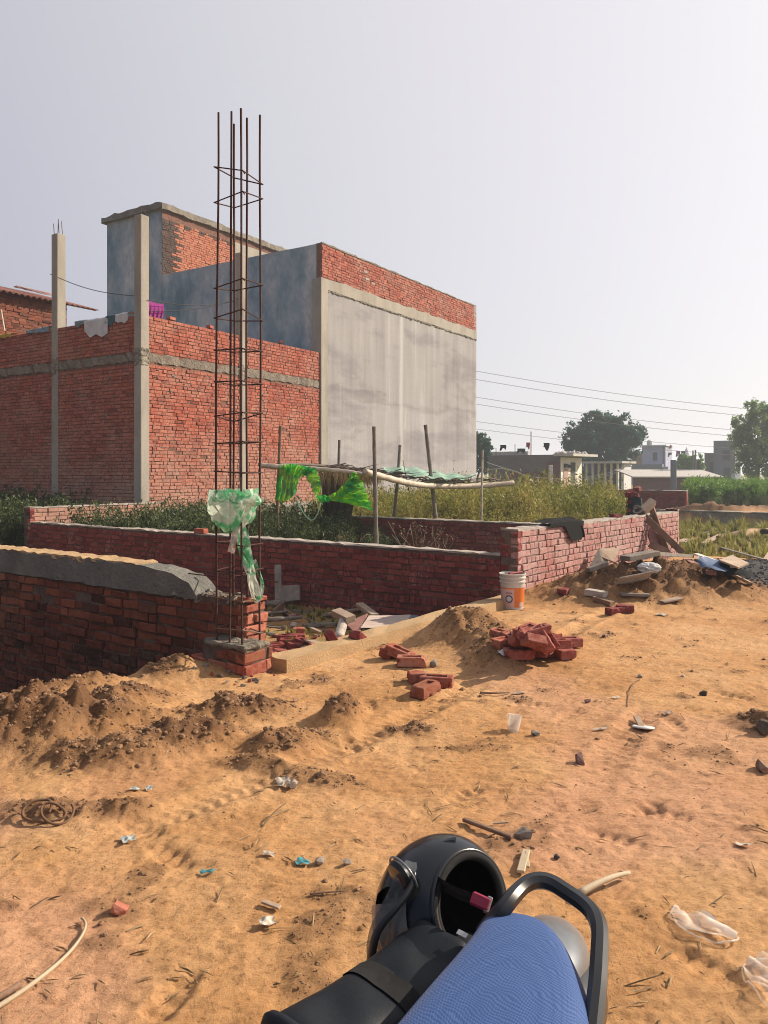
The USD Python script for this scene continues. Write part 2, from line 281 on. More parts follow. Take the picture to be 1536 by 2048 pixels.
mottled('stone', [(.3, (.20, .17, .15)), (.7, (.40, .34, .29))], scale=9, rough=.95, bump=.6, bscale=70, bdist=.008)
mottled('stone_dark', [(.3, (.03, .028, .03)), (.7, (.11, .10, .105))], scale=9, rough=.85, bump=.5, bscale=80, bdist=.006)
mottled('clod', [(.3, (.22, .12, .065)), (.7, (.42, .25, .14))], scale=9, rough=.97, bump=.8, bscale=90, bdist=.008)
mottled('plaster_chunk', [(.3, (.42, .36, .31)), (.7, (.66, .60, .54))], scale=9, rough=.95, bump=.6, bscale=60, bdist=.008)
mottled('bark', [(.3, (.06, .045, .035)), (.7, (.15, .11, .085))], scale=9, rough=.95, bump=.6, bscale=40, bdist=.02)
mottled('sheet_pink', [(.3, (.50, .38, .33)), (.7, (.68, .56, .50))], scale=4, rough=.8, bump=.4, bscale=30, bdist=.006, stretch=(1, 4, 1))
plain('cloth_black', (.010, .011, .013), .95, spec=.1)
plain('cloth_dark', (.015, .03, .032), .9)
plain('cloth_white', (.70, .70, .72), .9)
plain('cloth_teal', (.05, .13, .16), .9)
plain('cloth_magenta', (.30, .015, .22), .85)
plain('cloth_red', (.36, .05, .05), .85)
plain('cloth_yellow', (.55, .38, .08), .85)
plain('cloth_blue', (.04, .10, .24), .6)
plain('cloth_greyblue', (.25, .33, .38), .7)
plain('paint_cream', (.95, .86, .76), .7)
plain('paint_white', (.72, .72, .74), .7)
plain('paint_lilac', (.42, .44, .60), .7)
plain('paint_orange', (.55, .24, .14), .8)
plain('paint_slate', (.16, .18, .23), .85)
plain('far_grey', (.20, .185, .19), .9)
plain('far_brick', (.20, .11, .10), .9)
plain('far_dark', (.07, .065, .07), .9)
plain('far_roof', (.55, .52, .49), .8)
plain('metal_grey', (.30, .30, .31), .5, metallic=.7)
plain('moto_red', (.40, .03, .03), .3)
def leafy(name, ramp, trans=.35, rough=.6):
    M[name] = usdkit.material(stage, f'/World/Looks/{name}', {
        'at': ('attribute', {'attribute': 'tone'}), 'r': ('rgb_ramp', {'ramp': ramp}),
        'p': ('principled_bsdf', {'roughness': rough, 'specular_ior_level': .25}), 't': ('translucent_bsdf', {}), 'm': ('mix_closure', {'fac': trans}),
    }, [('at.fac', 'r.fac'), ('r.color', 'p.base_color'), ('r.color', 't.color'), ('p.BSDF', 'm.closure1'), ('t.BSDF', 'm.closure2')], surface='m.closure')
leafy('leaf_dark', [(0, (.022, .038, .016)), (.5, (.055, .08, .03)), (1, (.14, .15, .055))])
leafy('leaf_tree', [(0, (.010, .055, .040)), (.5, (.02, .085, .055)), (1, (.05, .125, .06))])
leafy('leaf_pale', [(0, (.10, .16, .06)), (.5, (.19, .28, .10)), (1, (.36, .42, .17))], .5)
leafy('leaf_weed', [(0, (.075, .09, .018)), (.35, (.165, .175, .034)), (.7, (.28, .245, .055)), (1, (.40, .30, .11))])
leafy('leaf_bright', [(0, (.05, .12, .02)), (.5, (.11, .22, .035)), (1, (.22, .32, .06))])
leafy('leaf_dry', [(0, (.10, .075, .05)), (.5, (.20, .15, .10)), (1, (.34, .27, .18))])
leafy('straw', [(0, (.09, .06, .03)), (.5, (.22, .15, .075)), (1, (.36, .27, .15))], .2)
def net_look(name, ramp, scale, dens, trans=.5):
    """Woven plastic netting: threads with fine gaps, light shining through."""
    M[name] = usdkit.material(stage, f'/World/Looks/{name}', {
        'g': ('geometry', {}), 'n': ('noise_texture', {'scale': scale, 'detail': 4.0}), 'r': ('rgb_ramp', {'ramp': ramp}),
        'p': ('principled_bsdf', {'roughness': .7, 'specular_ior_level': .15}), 't': ('translucent_bsdf', {}), 'm': ('mix_closure', {'fac': trans}),
        'n2': ('noise_texture', {'scale': 160.0, 'detail': 2.0}), 'cut': ('math', {'math_type': 'less_than', 'value2': dens}), 'tr': ('transparent_bsdf', {}), 'm2': ('mix_closure', {}),
    }, [('g.position', 'n.vector'), ('n.fac', 'r.fac'), ('r.color', 'p.base_color'), ('r.color', 't.color'), ('p.BSDF', 'm.closure1'), ('t.BSDF', 'm.closure2'),
        ('g.position', 'n2.vector'), ('n2.fac', 'cut.value1'), ('cut.value', 'm2.fac'), ('m.closure', 'm2.closure1'), ('tr.BSDF', 'm2.closure2')], surface='m2.closure')
net_look('net_green', [(.3, (.01, .20, .05)), (.46, (.03, .40, .06)), (.54, (.26, .58, .02)), (.7, (.02, .34, .10))], 4.0, .38, .5)
net_look('net_mint', [(.3, (.22, .42, .33)), (.7, (.42, .62, .52))], 4, .40, .4)
net_look('tarp_dark', [(.3, (.035, .028, .022)), (.7, (.08, .06, .045))], 3, .30, .2)
def bag_look(name, ramp, scale, clear, trans=.45):
    """Thin plastic: mostly see-through where clear is high, milky on folds."""
    M[name] = usdkit.material(stage, f'/World/Looks/{name}', {
        'g': ('geometry', {}), 'n': ('noise_texture', {'scale': scale, 'detail': 4.0, 'distortion': 1.2}), 'r': ('rgb_ramp', {'ramp': ramp}),
        'p': ('principled_bsdf', {'roughness': .35, 'specular_ior_level': .5}), 't': ('translucent_bsdf', {}), 'm': ('mix_closure', {'fac': trans}),
        'n2': ('noise_texture', {'scale': 9.0, 'detail': 3.0, 'distortion': .8}), 'cr': ('map_range', {'from_min': .34, 'from_max': .56, 'to_min': 0.0, 'to_max': clear, 'clamp': True}), 'tr': ('transparent_bsdf', {}), 'm2': ('mix_closure', {}),
    }, [('g.position', 'n.vector'), ('n.fac', 'r.fac'), ('r.color', 'p.base_color'), ('r.color', 't.color'), ('p.BSDF', 'm.closure1'), ('t.BSDF', 'm.closure2'),
        ('g.position', 'n2.vector'), ('n2.fac', 'cr.value'), ('cr.result', 'm2.fac'), ('m.closure', 'm2.closure1'), ('tr.BSDF', 'm2.closure2')], surface='m2.closure')
bag_look('bag_green', [(.40, (.62, .68, .60)), (.49, (.58, .68, .58)), (.52, (.16, .48, .28)), (.585, (.03, .34, .12)), (.60, (.10, .42, .16)), (.64, (.56, .68, .58)), (.75, (.62, .66, .58))], 5.0, .35)
bag_look('bag_clear', [(.3, (.58, .50, .43)), (.7, (.74, .69, .63))], 12, .75, .3)
mottled('concrete_dull', [(.25, (.15, .125, .10)), (.5, (.26, .22, .175)), (.75, (.38, .33, .27))], scale=5, rough=.95, bump=1.0, bscale=24, bdist=.04)
mottled('gravel_dark', [(.3, (.02, .019, .021)), (.7, (.07, .064, .068))], scale=14, rough=.95, bump=1, bscale=30, bdist=.03)
mottled('concrete_band_look', [(.25, (.17, .14, .115)), (.5, (.29, .24, .195)), (.75, (.42, .36, .30))], scale=4, rough=.95, bump=1.0, bscale=20, bdist=.04)
plain('cloth_pinkish', (.52, .33, .28), .9)
plain('bucket_white', (.66, .63, .60), .45)
plain('label_orange', (.80, .21, .04), .45)
plain('label_pale', (.74, .50, .46), .45)
plain('ink_navy', (.03, .05, .16), .5)
plain('ink_pale', (.62, .66, .70), .5)
plain('brush_red', (.32, .035, .03), .5)
mottled('leather_black', [(.3, (.005, .008, .013)), (.7, (.010, .015, .023))], scale=8, rough=.55, bump=.35, bscale=260, bdist=.0012, fine=.2, spec=.22)
mottled('fabric_black', [(.3, (.008, .008, .009)), (.7, (.016, .016, .018))], scale=20, rough=.9, bump=.4, bscale=400, bdist=.001)
mottled('gloss_black', [(.3, (.012, .013, .015)), (.7, (.018, .019, .022))], scale=8, rough=.28, bump=.03, bscale=300, bdist=.001, spec=.5, fine=.1)
mottled('helmet_black', [(.3, (.004, .006, .010)), (.7, (.007, .010, .016))], scale=5, rough=.22, bump=.03, bscale=300, bdist=.001, spec=.45, fine=.1)
mottled('rim_grey', [(.3, (.06, .05, .045)), (.7, (.10, .085, .075))], scale=40, rough=.5, bump=.2, bscale=300, bdist=.001)
mottled('silver_paint', [(.3, (.20, .22, .245)), (.7, (.27, .29, .32))], scale=12, rough=.30, bump=.03, bscale=300, bdist=.001, metallic=.5, fine=.08, spec=.5)
plain('rubber', (.018, .017, .017), .85)
plain('steel', (.35, .35, .36), .35, metallic=.9)
plain('buckle_pink', (.33, .02, .07), .35)
plain('lamp_dark', (.05, .012, .012), .2)
plain('wrapper_turquoise', (.10, .34, .38), .6)
plain('wrapper_pale', (.42, .46, .45), .6)
plain('paper', (.56, .49, .41), .85)
plain('lid_white', (.80, .80, .80), .5)
plain('strap_tan', (.52, .42, .29), .7)
plain('rope_brown', (.20, .11, .06), .95)
plain('bike_blue', (.02, .05, .20), .3)
M['visor_smoke'] = usdkit.material(stage, '/World/Looks/visor_smoke', {
    'p': ('principled_bsdf', {'base_color': (.10, .11, .12), 'roughness': .15, 'specular_ior_level': .5}), 't': ('transparent_bsdf', {'color': (.55, .52, .48)}), 'm': ('mix_closure', {'fac': .45})},
    [('p.BSDF', 'm.closure1'), ('t.BSDF', 'm.closure2')], surface='m.closure')
# woven blue seat cover: fine dotted weave with wavy printed lines
M['seat_blue'] = usdkit.material(stage, '/World/Looks/seat_blue', {
    'g': ('geometry', {}), 'v': ('voronoi_texture', {'scale': 520.0, 'feature': 'f1', 'randomness': .25}), 'w': ('wave_texture', {'wave_type': 'bands', 'bands_direction': 'diagonal', 'scale': 75.0, 'distortion': 14.0, 'detail': 1.5, 'detail_scale': .35}),
    'n': ('noise_texture', {'scale': 3.0, 'detail': 3.0}), 'rv': ('rgb_ramp', {'ramp': [(.0, (1.3, 1.3, 1.25)), (.5, (.85, .85, .9)), (1, (.55, .55, .62))]}), 'rw': ('rgb_ramp', {'ramp': [(.2, (.012, .048, .165)), (.5, (.017, .058, .19)), (.8, (.032, .08, .225))]}),
    'mm': ('mix', {'mix_type': 'multiply', 'fac': .6}), 'bp': ('bump', {'strength': .5, 'distance': .0015, 'invert': True}),
    'p': ('principled_bsdf', {'roughness': .75, 'specular_ior_level': .3, 'sheen_weight': .12, 'sheen_roughness': .4, 'sheen_tint': (.8, .85, 1.0)}),
}, [('g.position', 'v.vector'), ('g.position', 'w.vector'), ('v.distance', 'rv.fac'), ('w.fac', 'rw.fac'), ('rw.color', 'mm.color1'), ('rv.color', 'mm.color2'), ('v.distance', 'bp.height'), ('bp.normal', 'p.normal'), ('mm.color', 'p.base_color')], surface='p.BSDF')
mottled('leaf_dryb', [(.3, (.20, .14, .08)), (.7, (.34, .26, .16))], scale=9, rough=.9)

# ------------------------------------------------------------------ ground
MOUNDS = [  # centre, radii along/across, angle, height, clod amount
    (P(370, 1475, .05)[:2], .34, .17, 35, .11, 1.0), (P(480, 1415, .05)[:2], .34, .16, 20, .09, 1.0), (P(682, 1420, .05)[:2], .17, .12, 80, .12, .9),
    (P(600, 1470, .03)[:2], .26, .12, 5, .05, .6), (P(555, 1500)[:2], .18, .12, 0, .05, .8), (P(520, 1535)[:2], .22, .08, -15, .035, .8), (P(640, 1560)[:2], .25, .10, -10, .035, .6),
    (P(120, 1440, .1)[:2], .55, .28, 25, .13, 1.0), (P(40, 1480, .05)[:2], .40, .22, 10, .09, 1.0), (P(180, 1520, .03)[:2], .30, .14, 0, .06, .9), (P(240, 1390, .1)[:2], .35, .20, 35, .10, 1.0),
    (P(330, 1340, .05)[:2], .2, .14, 50, .06, .9), (P(395, 1340, .02)[:2], .25, .2, 60, .06, .2), (P(950, 1250, .15)[:2], .48, .36, 120, .20, .75), (P(990, 1310, .05)[:2], .30, .22, 100, .10, .8), (P(905, 1262, .05)[:2], .5, .32, 45, .10, .05),
    (P(1260, 1160, .2)[:2], 1.0, .60, 0, .24, 1.0), (P(1360, 1170, .12)[:2], 1.0, .65, 0, .13, 1.0), (P(1490, 1170, .1)[:2], 1.0, .5, 0, .05, 1.0), (P(1235, 1125, .25)[:2], .42, .32, 0, .17, .4), (P(1120, 1180)[:2], .7, .6, 20, .07, 0),
    (P(820, 1460)[:2], .16, .1, 0, .02, .8), (P(95, 1632)[:2], .25, .1, 0, .03, .8), (P(240, 1625)[:2], .14, .08, 0, .03, .8), (P(1530, 1450)[:2], .18, .15, 0, .05, .9),
    (P(1400, 1024)[:2], 1.3, .9, -20, .22, 1), (P(1440, 1024)[:2], 1.2, .8, 0, .14, 1), (P(1525, 1022)[:2], 1.6, 1.0, 0, .22, 1)]
_f = np.random.default_rng(5)
FEET = [(_f.uniform(-1.9, 2.6), _f.uniform(2.0, 5.2), _f.uniform(0, 3.14)) for _ in range(34)]
def mound(x, y, m):
    (cx, cy), ra, rb, ang, h, _ = m
    c, s = math.cos(math.radians(ang)), math.sin(math.radians(ang)); dx, dy = x - cx, y - cy
    p, q = (dx * c + dy * s) / ra, (-dx * s + dy * c) / rb
    return np.exp(-np.power(p * p + q * q, 1.35))
def H(x, y, fine=True, more=False):
    x, y = np.atleast_1d(np.asarray(x, float)), np.atleast_1d(np.asarray(y, float))
    a, b = x * E1[0] + y * E1[1], x * E2[0] + y * E2[1]
    wob = .10 * nz(x, y, 1.6, 3, 5)
    near = 1 - sm(np.hypot(x, y), 14, 22)
    z = .075 * nz(x, y, .55, 2, 1) * near + .05 * nz(x, y, 1.9, 3, 2) * near
    soil = np.zeros_like(z)
    edge = sm(b, 3.45, 3.8) * sm(a, 4.1, 4.3) * (1 - sm(a, 8.3, 8.6)) * near; z = z * (1 - edge) - .035 * edge
    for m in MOUNDS:
        e = mound(x, y, m); lump = 1 + 1.3 * m[5] * nz(x, y, 8, 4, 11)
        z = z + m[4] * (1.35 if m[5] > .7 and m[4] < .14 else 1) * e * lump; soil = np.maximum(soil, m[5] * np.clip(e * 1.3, 0, 1))
    # ridge of thrown-up soil along the pit
    rid = np.exp(-((b - 4.66) / .16) ** 2) * sm(a, 1.2, 2.0) * (1 - .75 * sm(a, 3.0, 3.5)) * (1 - sm(a, 3.75, 4.0))
    z = z + .15 * rid * (1 + .8 * nz(x, y, 7, 4, 12)); soil = np.maximum(soil, rid * .9)
    pit = sm(b + wob, 4.78, 5.0) * (1 - sm(a, 4.22, 4.3))
    plot = sm(b + wob * .3, 4.27, 4.52) * sm(a, 4.3, 4.42) * (1 - sm(a, 8.42, 8.5))
    yard = sm(b, 4.1, 4.2) * sm(a, 8.5, 8.6) * (1 - sm(a, 13.9, 14.0))
    field = np.where(a >= 13.95, sm(b, 3.85, 4.05), 0)
    up = sm(a, 30.1, 30.25) * (1 - sm(b, 11.2, 12.2))
    field = field * (1 - up) * (1 - sm(a, 37, 41))
    lowr = (1 - sm(b, 3.9, 4.05)) * sm(a, 14.6, 17) * (1 - up)
    back = np.where(a < 4.3, sm(b, 14.4, 15), 0)
    flat = np.maximum.reduce([pit, plot, yard, field, lowr])
    z = z * (1 - .75 * flat) - 1.25 * pit - .44 * plot - .36 * yard - .45 * field - .42 * lowr
    road = 1 - np.maximum.reduce([pit, plot, yard, field, lowr])
    if fine:
        d = np.hypot(x, y); k = 1 - sm(d, 9, 16)
        z = z + k * (.024 * nz(x, y, 6.5, 3, 21) + (.015 + .075 * soil) * nz(x, y, 17, 3, 22) + .020 * nz(x * .6, y * 1.6, 30, 2, 25) + .018 * np.minimum(0, nz(x, y, 11, 2, 23) + .17) * (1 - soil))
        for b0, dp_ in ((2.75, .016), (1.35, .018), (.15, .014), (-1.2, .014)):
            db = b - b0 - .12 * np.sin(a * .7 + b0 * 3); tr = np.exp(-(db / .085) ** 4) * sm(nz(x, y, .8, 2, 40), -.08, .1)
            z = z - k * tr * (dp_ + .005 * np.sin(2 * np.pi * (a + .5 * np.abs(db)) / .07)) + k * .010 * np.exp(-((np.abs(db) - .13) / .04) ** 2) * sm(nz(x, y, .8, 2, 40), -.08, .1)
        for fx, fy, fa in FEET:
            cf, sf = math.cos(fa), math.sin(fa); p_, q_ = ((x - fx) * cf + (y - fy) * sf) / .135, (-(x - fx) * sf + (y - fy) * cf) / .048
            e = np.exp(-np.power(p_ * p_ + q_ * q_, 3)); z = z - k * e * (.017 + .005 * np.sin(p_ * 14))
        c = nz(x, y, 4.5, 3, 24); z = z + k * .05 * np.maximum(0, c - .12) * (1 - soil)
        soil = np.maximum(soil, .55 * sm(c, .13, .24) * road)
    if more:
        pink = np.clip(sm(nz(x, y, .9, 3, 31), -.02, .16) * (1 - sm(y, 3.1, 4.4)) + .8 * sm(nz(x, y, .9, 3, 33), .10, .25) * (1 - sm(y, 5, 8)), 0, 1) * road
        grn = np.clip(.9 * field * sm(nz(x, y, .7, 3, 35), -.3, .1) + .8 * lowr * sm(a, 17, 18.5) + .5 * plot * sm(nz(x, y, 1.5, 3, 36), .0, .14) + .75 * yard + .8 * sm(np.hypot(x, y), 34, 45), 0, 1)
        return z, np.clip(np.maximum(soil, .85 * pit + .35 * plot + .3 * yard), 0, 1), pink, grn
    return z
def Hz(x, y): return float(H(x, y)[0])
rs = [1.0]
while rs[-1] < 3900:
    r = rs[-1]; rs.append(r + (.05 if r < 1.9 else .0135 if r < 5.2 else .0046 * r * .6 if r < 8 else .0046 * r if r < 15 else .016 * r if r < 70 else .07 * r))
rs = np.array(rs)
th = np.concatenate([np.linspace(-180, -52, 44, endpoint=False), np.linspace(-52, 52, 820, endpoint=False), np.linspace(52, 180, 44, endpoint=False)])
R_, T_ = np.meshgrid(rs, np.radians(th), indexing='ij')
gx, gy = R_ * np.sin(T_), R_ * np.cos(T_) - 1.0
gz, gs, gp, gg = H(gx.ravel(), gy.ravel(), True, True)
n_r, n_t = gx.shape
i, j = np.meshgrid(np.arange(n_r - 1), np.arange(n_t), indexing='ij')
q = np.stack([i * n_t + j, (i + 1) * n_t + j, (i + 1) * n_t + (j + 1) % n_t, i * n_t + (j + 1) % n_t], -1).reshape(-1, 4)
gv = np.stack([gx.ravel(), gy.ravel(), gz], 1)
gv = np.vstack([gv, [[0, -1, gz[:n_t].mean()]]])
fan = np.stack([np.full(n_t, len(gv) - 1), np.arange(n_t), (np.arange(n_t) + 1) % n_t], 1)
gf = np.vstack([q[:, [0, 2, 1]], q[:, [0, 3, 2]], fan[:, [0, 2, 1]]])
gm = trimesh.Trimesh(gv, gf, process=False)
app = lambda s: np.append(s, 0)
solo('ground', gm, 'ground_look', 'sandy ochre dirt road and open ground with pits and soil heaps', 'ground', smooth=True, kind='structure', tone={'soil': app(gs), 'pink': app(gp), 'green': app(gg)})

# ------------------------------------------------------------------ brickwork
BR = np.random.default_rng(11)
_bf = []
for k in range(4):
    k2 = (k + 1) % 4
    _bf += [[k, k2, 4 + k2], [k, 4 + k2, 4 + k], [4 + k, 4 + k2, 8 + k2], [4 + k, 8 + k2, 8 + k]]
_bf += [[8, 9, 10], [8, 10, 11]]
BFACES = np.array(_bf)
def brick_mesh(A, d, nrm, s0, s1, z0, z1, depth, out, ch=.006, jit=.003, tilt=0.0):
    c = np.array([[s0, z0], [s1, z0], [s1, z1], [s0, z1]]) + BR.normal(0, jit, (4, 2))
    ins = np.array([[ch, ch], [-ch, ch], [-ch, -ch], [ch, -ch]])
    o = out + BR.normal(0, jit * .5, 4)
    rows = [(c, np.full(4, -depth)), (c, o - ch), (c + ins, o)]
    v = [[*(A + d * p[0] + nrm * n), p[1] + tilt * p[0]] for cc, nn in rows for p, n in zip(cc, nn)]
    return np.array(v), BFACES
def courses(A, B, z0, z1, nrm, rowh=.085, pattern='sh', depth=.09, out=0.0, jit=.003, rag=.004, mj=.011, tilt=0.0, skip=None, tone=None, ch=.006):
    """Bricks of one wall face from A to B, between the heights z0 and z1: a list of (vertices, faces, tone, score)."""
    A, B, nrm = np.array(A, float), np.array(B, float), np.array(nrm, float)
    L = np.linalg.norm(B - A); d = (B - A) / L; found = []; z = z0; k = 0
    flip = d[0] * nrm[1] - d[1] * nrm[0] > 0     # keeps the faces outward
    while z < z1 - rowh * .5:
        kind = pattern[k % len(pattern)]
        bl, h = {'s': (.23, rowh), 'h': (.11, rowh), 'r': (.075, rowh * 1.35), 'f': (None, rowh), 'S': (.23, rowh)}[kind]
        h = min(h, z1 - z); s = -BR.uniform(0, .2) if kind != 'S' else -.115; n = 0
        while s < L - .01:
            w = bl or (.23 if n % 2 else .11)
            w *= BR.uniform(.94, 1.06); n += 1
            a0, a1 = max(s, 0), min(s + w, L)
            s += w + mj
            if a1 - a0 < .03: continue
            if skip is not None and skip((a0 + a1) / 2, z + h / 2): continue
            v, f = brick_mesh(A, d, nrm, a0, a1, z + mj / 2, z + h - mj / 2, depth, out + float(np.clip(BR.normal(0, rag), -.008, .02)), ch, jit, tilt)
            if flip: f = f[:, ::-1]
            c = v[8:].mean(0); r = c - np.array([0, 0, EYE]); dist = np.linalg.norm(r)
            u, vv = U0 + F * c[0] / max(c[1], .1), V0 - F * (c[2] - EYE) / max(c[1], .1)
            score = (a1 - a0) * h / dist ** 2 * abs(r[:2] @ nrm) / dist if (-10 < u < 1546 and vv < 2050) else 0
            t = BR.beta(1.6, 1.6) if tone is None else tone((a0 + a1) / 2, z + h / 2)
            found.append((v, f, t, score))
        z += h; k += 1
    return found
def lay(parent, bricks, mat, most=300):
    """The bricks that show largest become parts of their own, the rest one part."""
    bricks = sorted(bricks, key=lambda x: -x[3])
    for v, f, t, _ in bricks[:most]:
        put(parent, 'brick', (v, f), mat, tone=t)
    rest = bricks[most:]
    if rest:
        at = np.cumsum([0] + [len(x[0]) for x in rest])
        put(parent, 'bricks', (np.vstack([x[0] for x in rest]), np.vstack([x[1] + a for x, a in zip(rest, at)])), mat, kind='stuff', tone=np.repeat([x[2] for x in rest], [len(x[0]) for x in rest]))
def slab(A, B, nrm, n0, n1, z0, z1, seg=.25, jit=0.0, tilt=0.0, topjit=None, seed=1):
    """A long block from A to B, from n0 to n1 along the outward normal, subdivided and roughened."""
    A, B, nrm = np.array(A, float), np.array(B, float), np.array(nrm, float); L = np.linalg.norm(B - A); d = (B - A) / L
    n = max(2, int(L / seg) + 1); ss = np.linspace(0, L, n); r = np.random.default_rng(seed)
    ring = [(n0, z0), (n1, z0), (n1, z1), ((n0 + n1) / 2, z1), (n0, z1)]
    v = []
    for s in ss:
        for k, (nn, zz) in enumerate(ring):
            j = jit if k < 2 else (jit if topjit is None else topjit)
            v.append([*(A + d * s + nrm * (nn + r.normal(0, jit))), zz + tilt * s + r.normal(0, j)])
    m = len(ring); f = []
    for i in range(n - 1):
        for k in range(m):
            k2 = (k + 1) % m
            f += [[i * m + k, i * m + k2, (i + 1) * m + k2], [i * m + k, (i + 1) * m + k2, (i + 1) * m + k]]
    for b0, o in ((0, 1), ((n - 1) * m, -1)):
        for k in range(1, m - 1): f.append([b0, b0 + k, b0 + k + 1][::o])
    t = trimesh.Trimesh(v, f, process=False)
    if t.volume < 0: t.invert()
    return t

# ------------------------------------------------------------------ low walls of the neighbouring plot
RW0, RW1 = np.array([1.6, 9.2]), np.array([5.72, 14.93])
FW0, FW1 = RW0 + E2 * .235, RW0 + E2 * 10.72
NR = -E2; NF = -E1
w = thing('low_brick_wall', 'low maroon brick wall whose sunny face is dusted white, with two planks leaning on it', 'wall', (*RW0, 0), kind='thing')
put(w, 'mortar', slab(RW0, RW1, NR, -.225, -.012, -.15, .80, tilt=-.011), 'mortar')
put(w, 'mortar_cap', slab(RW0 + E1 * .01, RW1, NR, -.235, -.002, .795, .822, seg=.12, jit=.004, topjit=.006, tilt=-.011, seed=3), 'mortar_pale')
bl = courses(RW0, RW1, -.10, .80, NR, .0818, 'shshs', tilt=-.011, rag=.006, jit=.004)
lay(w, bl, 'brick_pale', 240)
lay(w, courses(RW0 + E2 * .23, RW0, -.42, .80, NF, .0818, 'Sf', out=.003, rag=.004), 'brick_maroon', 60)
lay(w, courses(RW1, RW1 + E2 * .23, -.15, .80, E1, .0818, 'Sf', tilt=0), 'brick_pale', 0)

w = thing('low_brick_wall', 'long shaded maroon brick wall behind the rubble plot, one loose brick on top', 'wall', (*FW0, 0), kind='thing')
put(w, 'mortar', slab(FW0, FW1, NF, -.225, -.012, -.55, .49), 'mortar')
put(w, 'mortar_cap', slab(FW0, FW1, NF, -.232, -.001, .486, .506, seg=.12, jit=.004, topjit=.006, seed=4), 'mortar_pale')
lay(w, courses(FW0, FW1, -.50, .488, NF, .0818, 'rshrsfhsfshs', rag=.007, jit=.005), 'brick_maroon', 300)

BW0 = AB(13.86, 3.75 + .3); BW1 = AB(13.86, 12.0)
w = thing('low_brick_wall', 'shaded brick wall at the back of the walled plot, below the bamboo shelter', 'wall', (*BW0, 0), kind='thing')
put(w, 'mortar', slab(BW0 + E2 * .1, BW1, NF, -.225, -.012, -.5, .49), 'mortar')
put(w, 'mortar_cap', slab(BW0 + E2 * .1, BW1, NF, -.232, -.001, .486, .506, seg=.15, jit=.004, topjit=.005, seed=5), 'mortar_pale')
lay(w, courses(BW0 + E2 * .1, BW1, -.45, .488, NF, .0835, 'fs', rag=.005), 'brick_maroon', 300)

LW0, LW1 = FW1, FW1 + E1 * 3.15
w = thing('low_brick_wall', 'short sunlit red brick wall between the walled plot and the brick house', 'wall', (*LW0, 0), kind='thing')
put(w, 'mortar', slab(LW0 - E1 * .0, LW1, NR, -.225, -.012, -.5, .78), 'mortar')
put(w, 'mortar_cap', slab(LW0, LW1, NR, -.232, -.001, .776, .80, seg=.15, jit=.004, topjit=.006, seed=6), 'mortar_pale')
lay(w, courses(LW0, LW1, -.4, .778, NR, .0835, 'fs', rag=.005), 'brick_house', 200)
lay(w, courses(LW0 + E2 * .23, LW0, -.45, .778, NF, .0835, 'Sf'), 'brick_maroon', 40)

# ------------------------------------------------------------------ foundation wall of the near pit
PW0 = AB(4.22, 4.36); PW1 = AB(4.22, 11.2)
w = thing('foundation_wall', 'dark foundation wall in the pit, brick below a thick grey concrete beam', 'wall', (*PW0, 0), kind='thing')
put(w, 'mortar', slab(PW0 + E2 * .02, PW1, NF, -.22, -.014, -1.4, .50), 'mortar')
beam = slab(PW0 + E2 * .55, PW1, NF, -.23, .012, .46, .69, seg=.10, jit=.004, topjit=.006, seed=8)
v = beam.vertices.copy(); s = (v[:, :2] - (PW0 + E2 * .55)) @ E2
k = np.clip(1 - s / .8, 0, 1); v[:, 2] = np.where(v[:, 2] > .6, v[:, 2] - .21 * (1 - np.sqrt(1 - k * k)) + .008 * k * np.random.default_rng(2).normal(0, 1, len(v)), v[:, 2]); beam.vertices = v
put(w, 'concrete_beam', beam, 'concrete_beam', smooth=50)
put(w, 'sand_layer', slab(PW0 + E2 * 1.36, PW1, NF, -.232, .004, .67, .702, seg=.07, jit=.008, topjit=.006, seed=9), 'sand_dry')
holes = lambda s, z: any(abs(s - a) < .1 and abs(z - b) < .045 for a, b in ((3.0, .31), (2.15, .31), (2.75, .23)))
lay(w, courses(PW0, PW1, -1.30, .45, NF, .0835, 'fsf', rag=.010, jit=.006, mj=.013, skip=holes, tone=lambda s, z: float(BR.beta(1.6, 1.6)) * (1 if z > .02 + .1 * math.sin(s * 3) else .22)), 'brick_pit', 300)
lay(w, courses(PW0 + E2 * .0 + E1 * .22, PW0, -.2, .53, NR, .085, 'Sf', out=.02, rag=.012, jit=.006, mj=.014), 'brick_loose', 60)
e = cat_([T(chunk(BR.uniform(.015, .05), k, .7), None, [*(PW0 + E2 * BR.uniform(.12, .85) + E1 * BR.uniform(.01, .2)), BR.uniform(.44, .52)]) for k in range(70)])
put(w, 'broken_concrete', e, 'concrete_rough')
# stub rebars of the beam
rs_ = [[PW0 + E1 * da, zz] for da in (.03, .19) for zz in (.50, .66)]
for k, (p, zz) in enumerate(rs_):
    put(w, 'rebar', tube([[*(p + E2 * .7), zz], [*(p + E2 * .3), zz + .0], [*(p - E2 * (.05 + .12 * (k % 2))), zz - .02]], .005, 6), 'rust')
put(w, 'stirrup', tube([[*(PW0 + E1 * a_ + E2 * .16), z_] for a_, z_ in ((.02, .49), (.02, .68), (.2, .68), (.2, .49), (.02, .49))], .004, 6), 'rust')

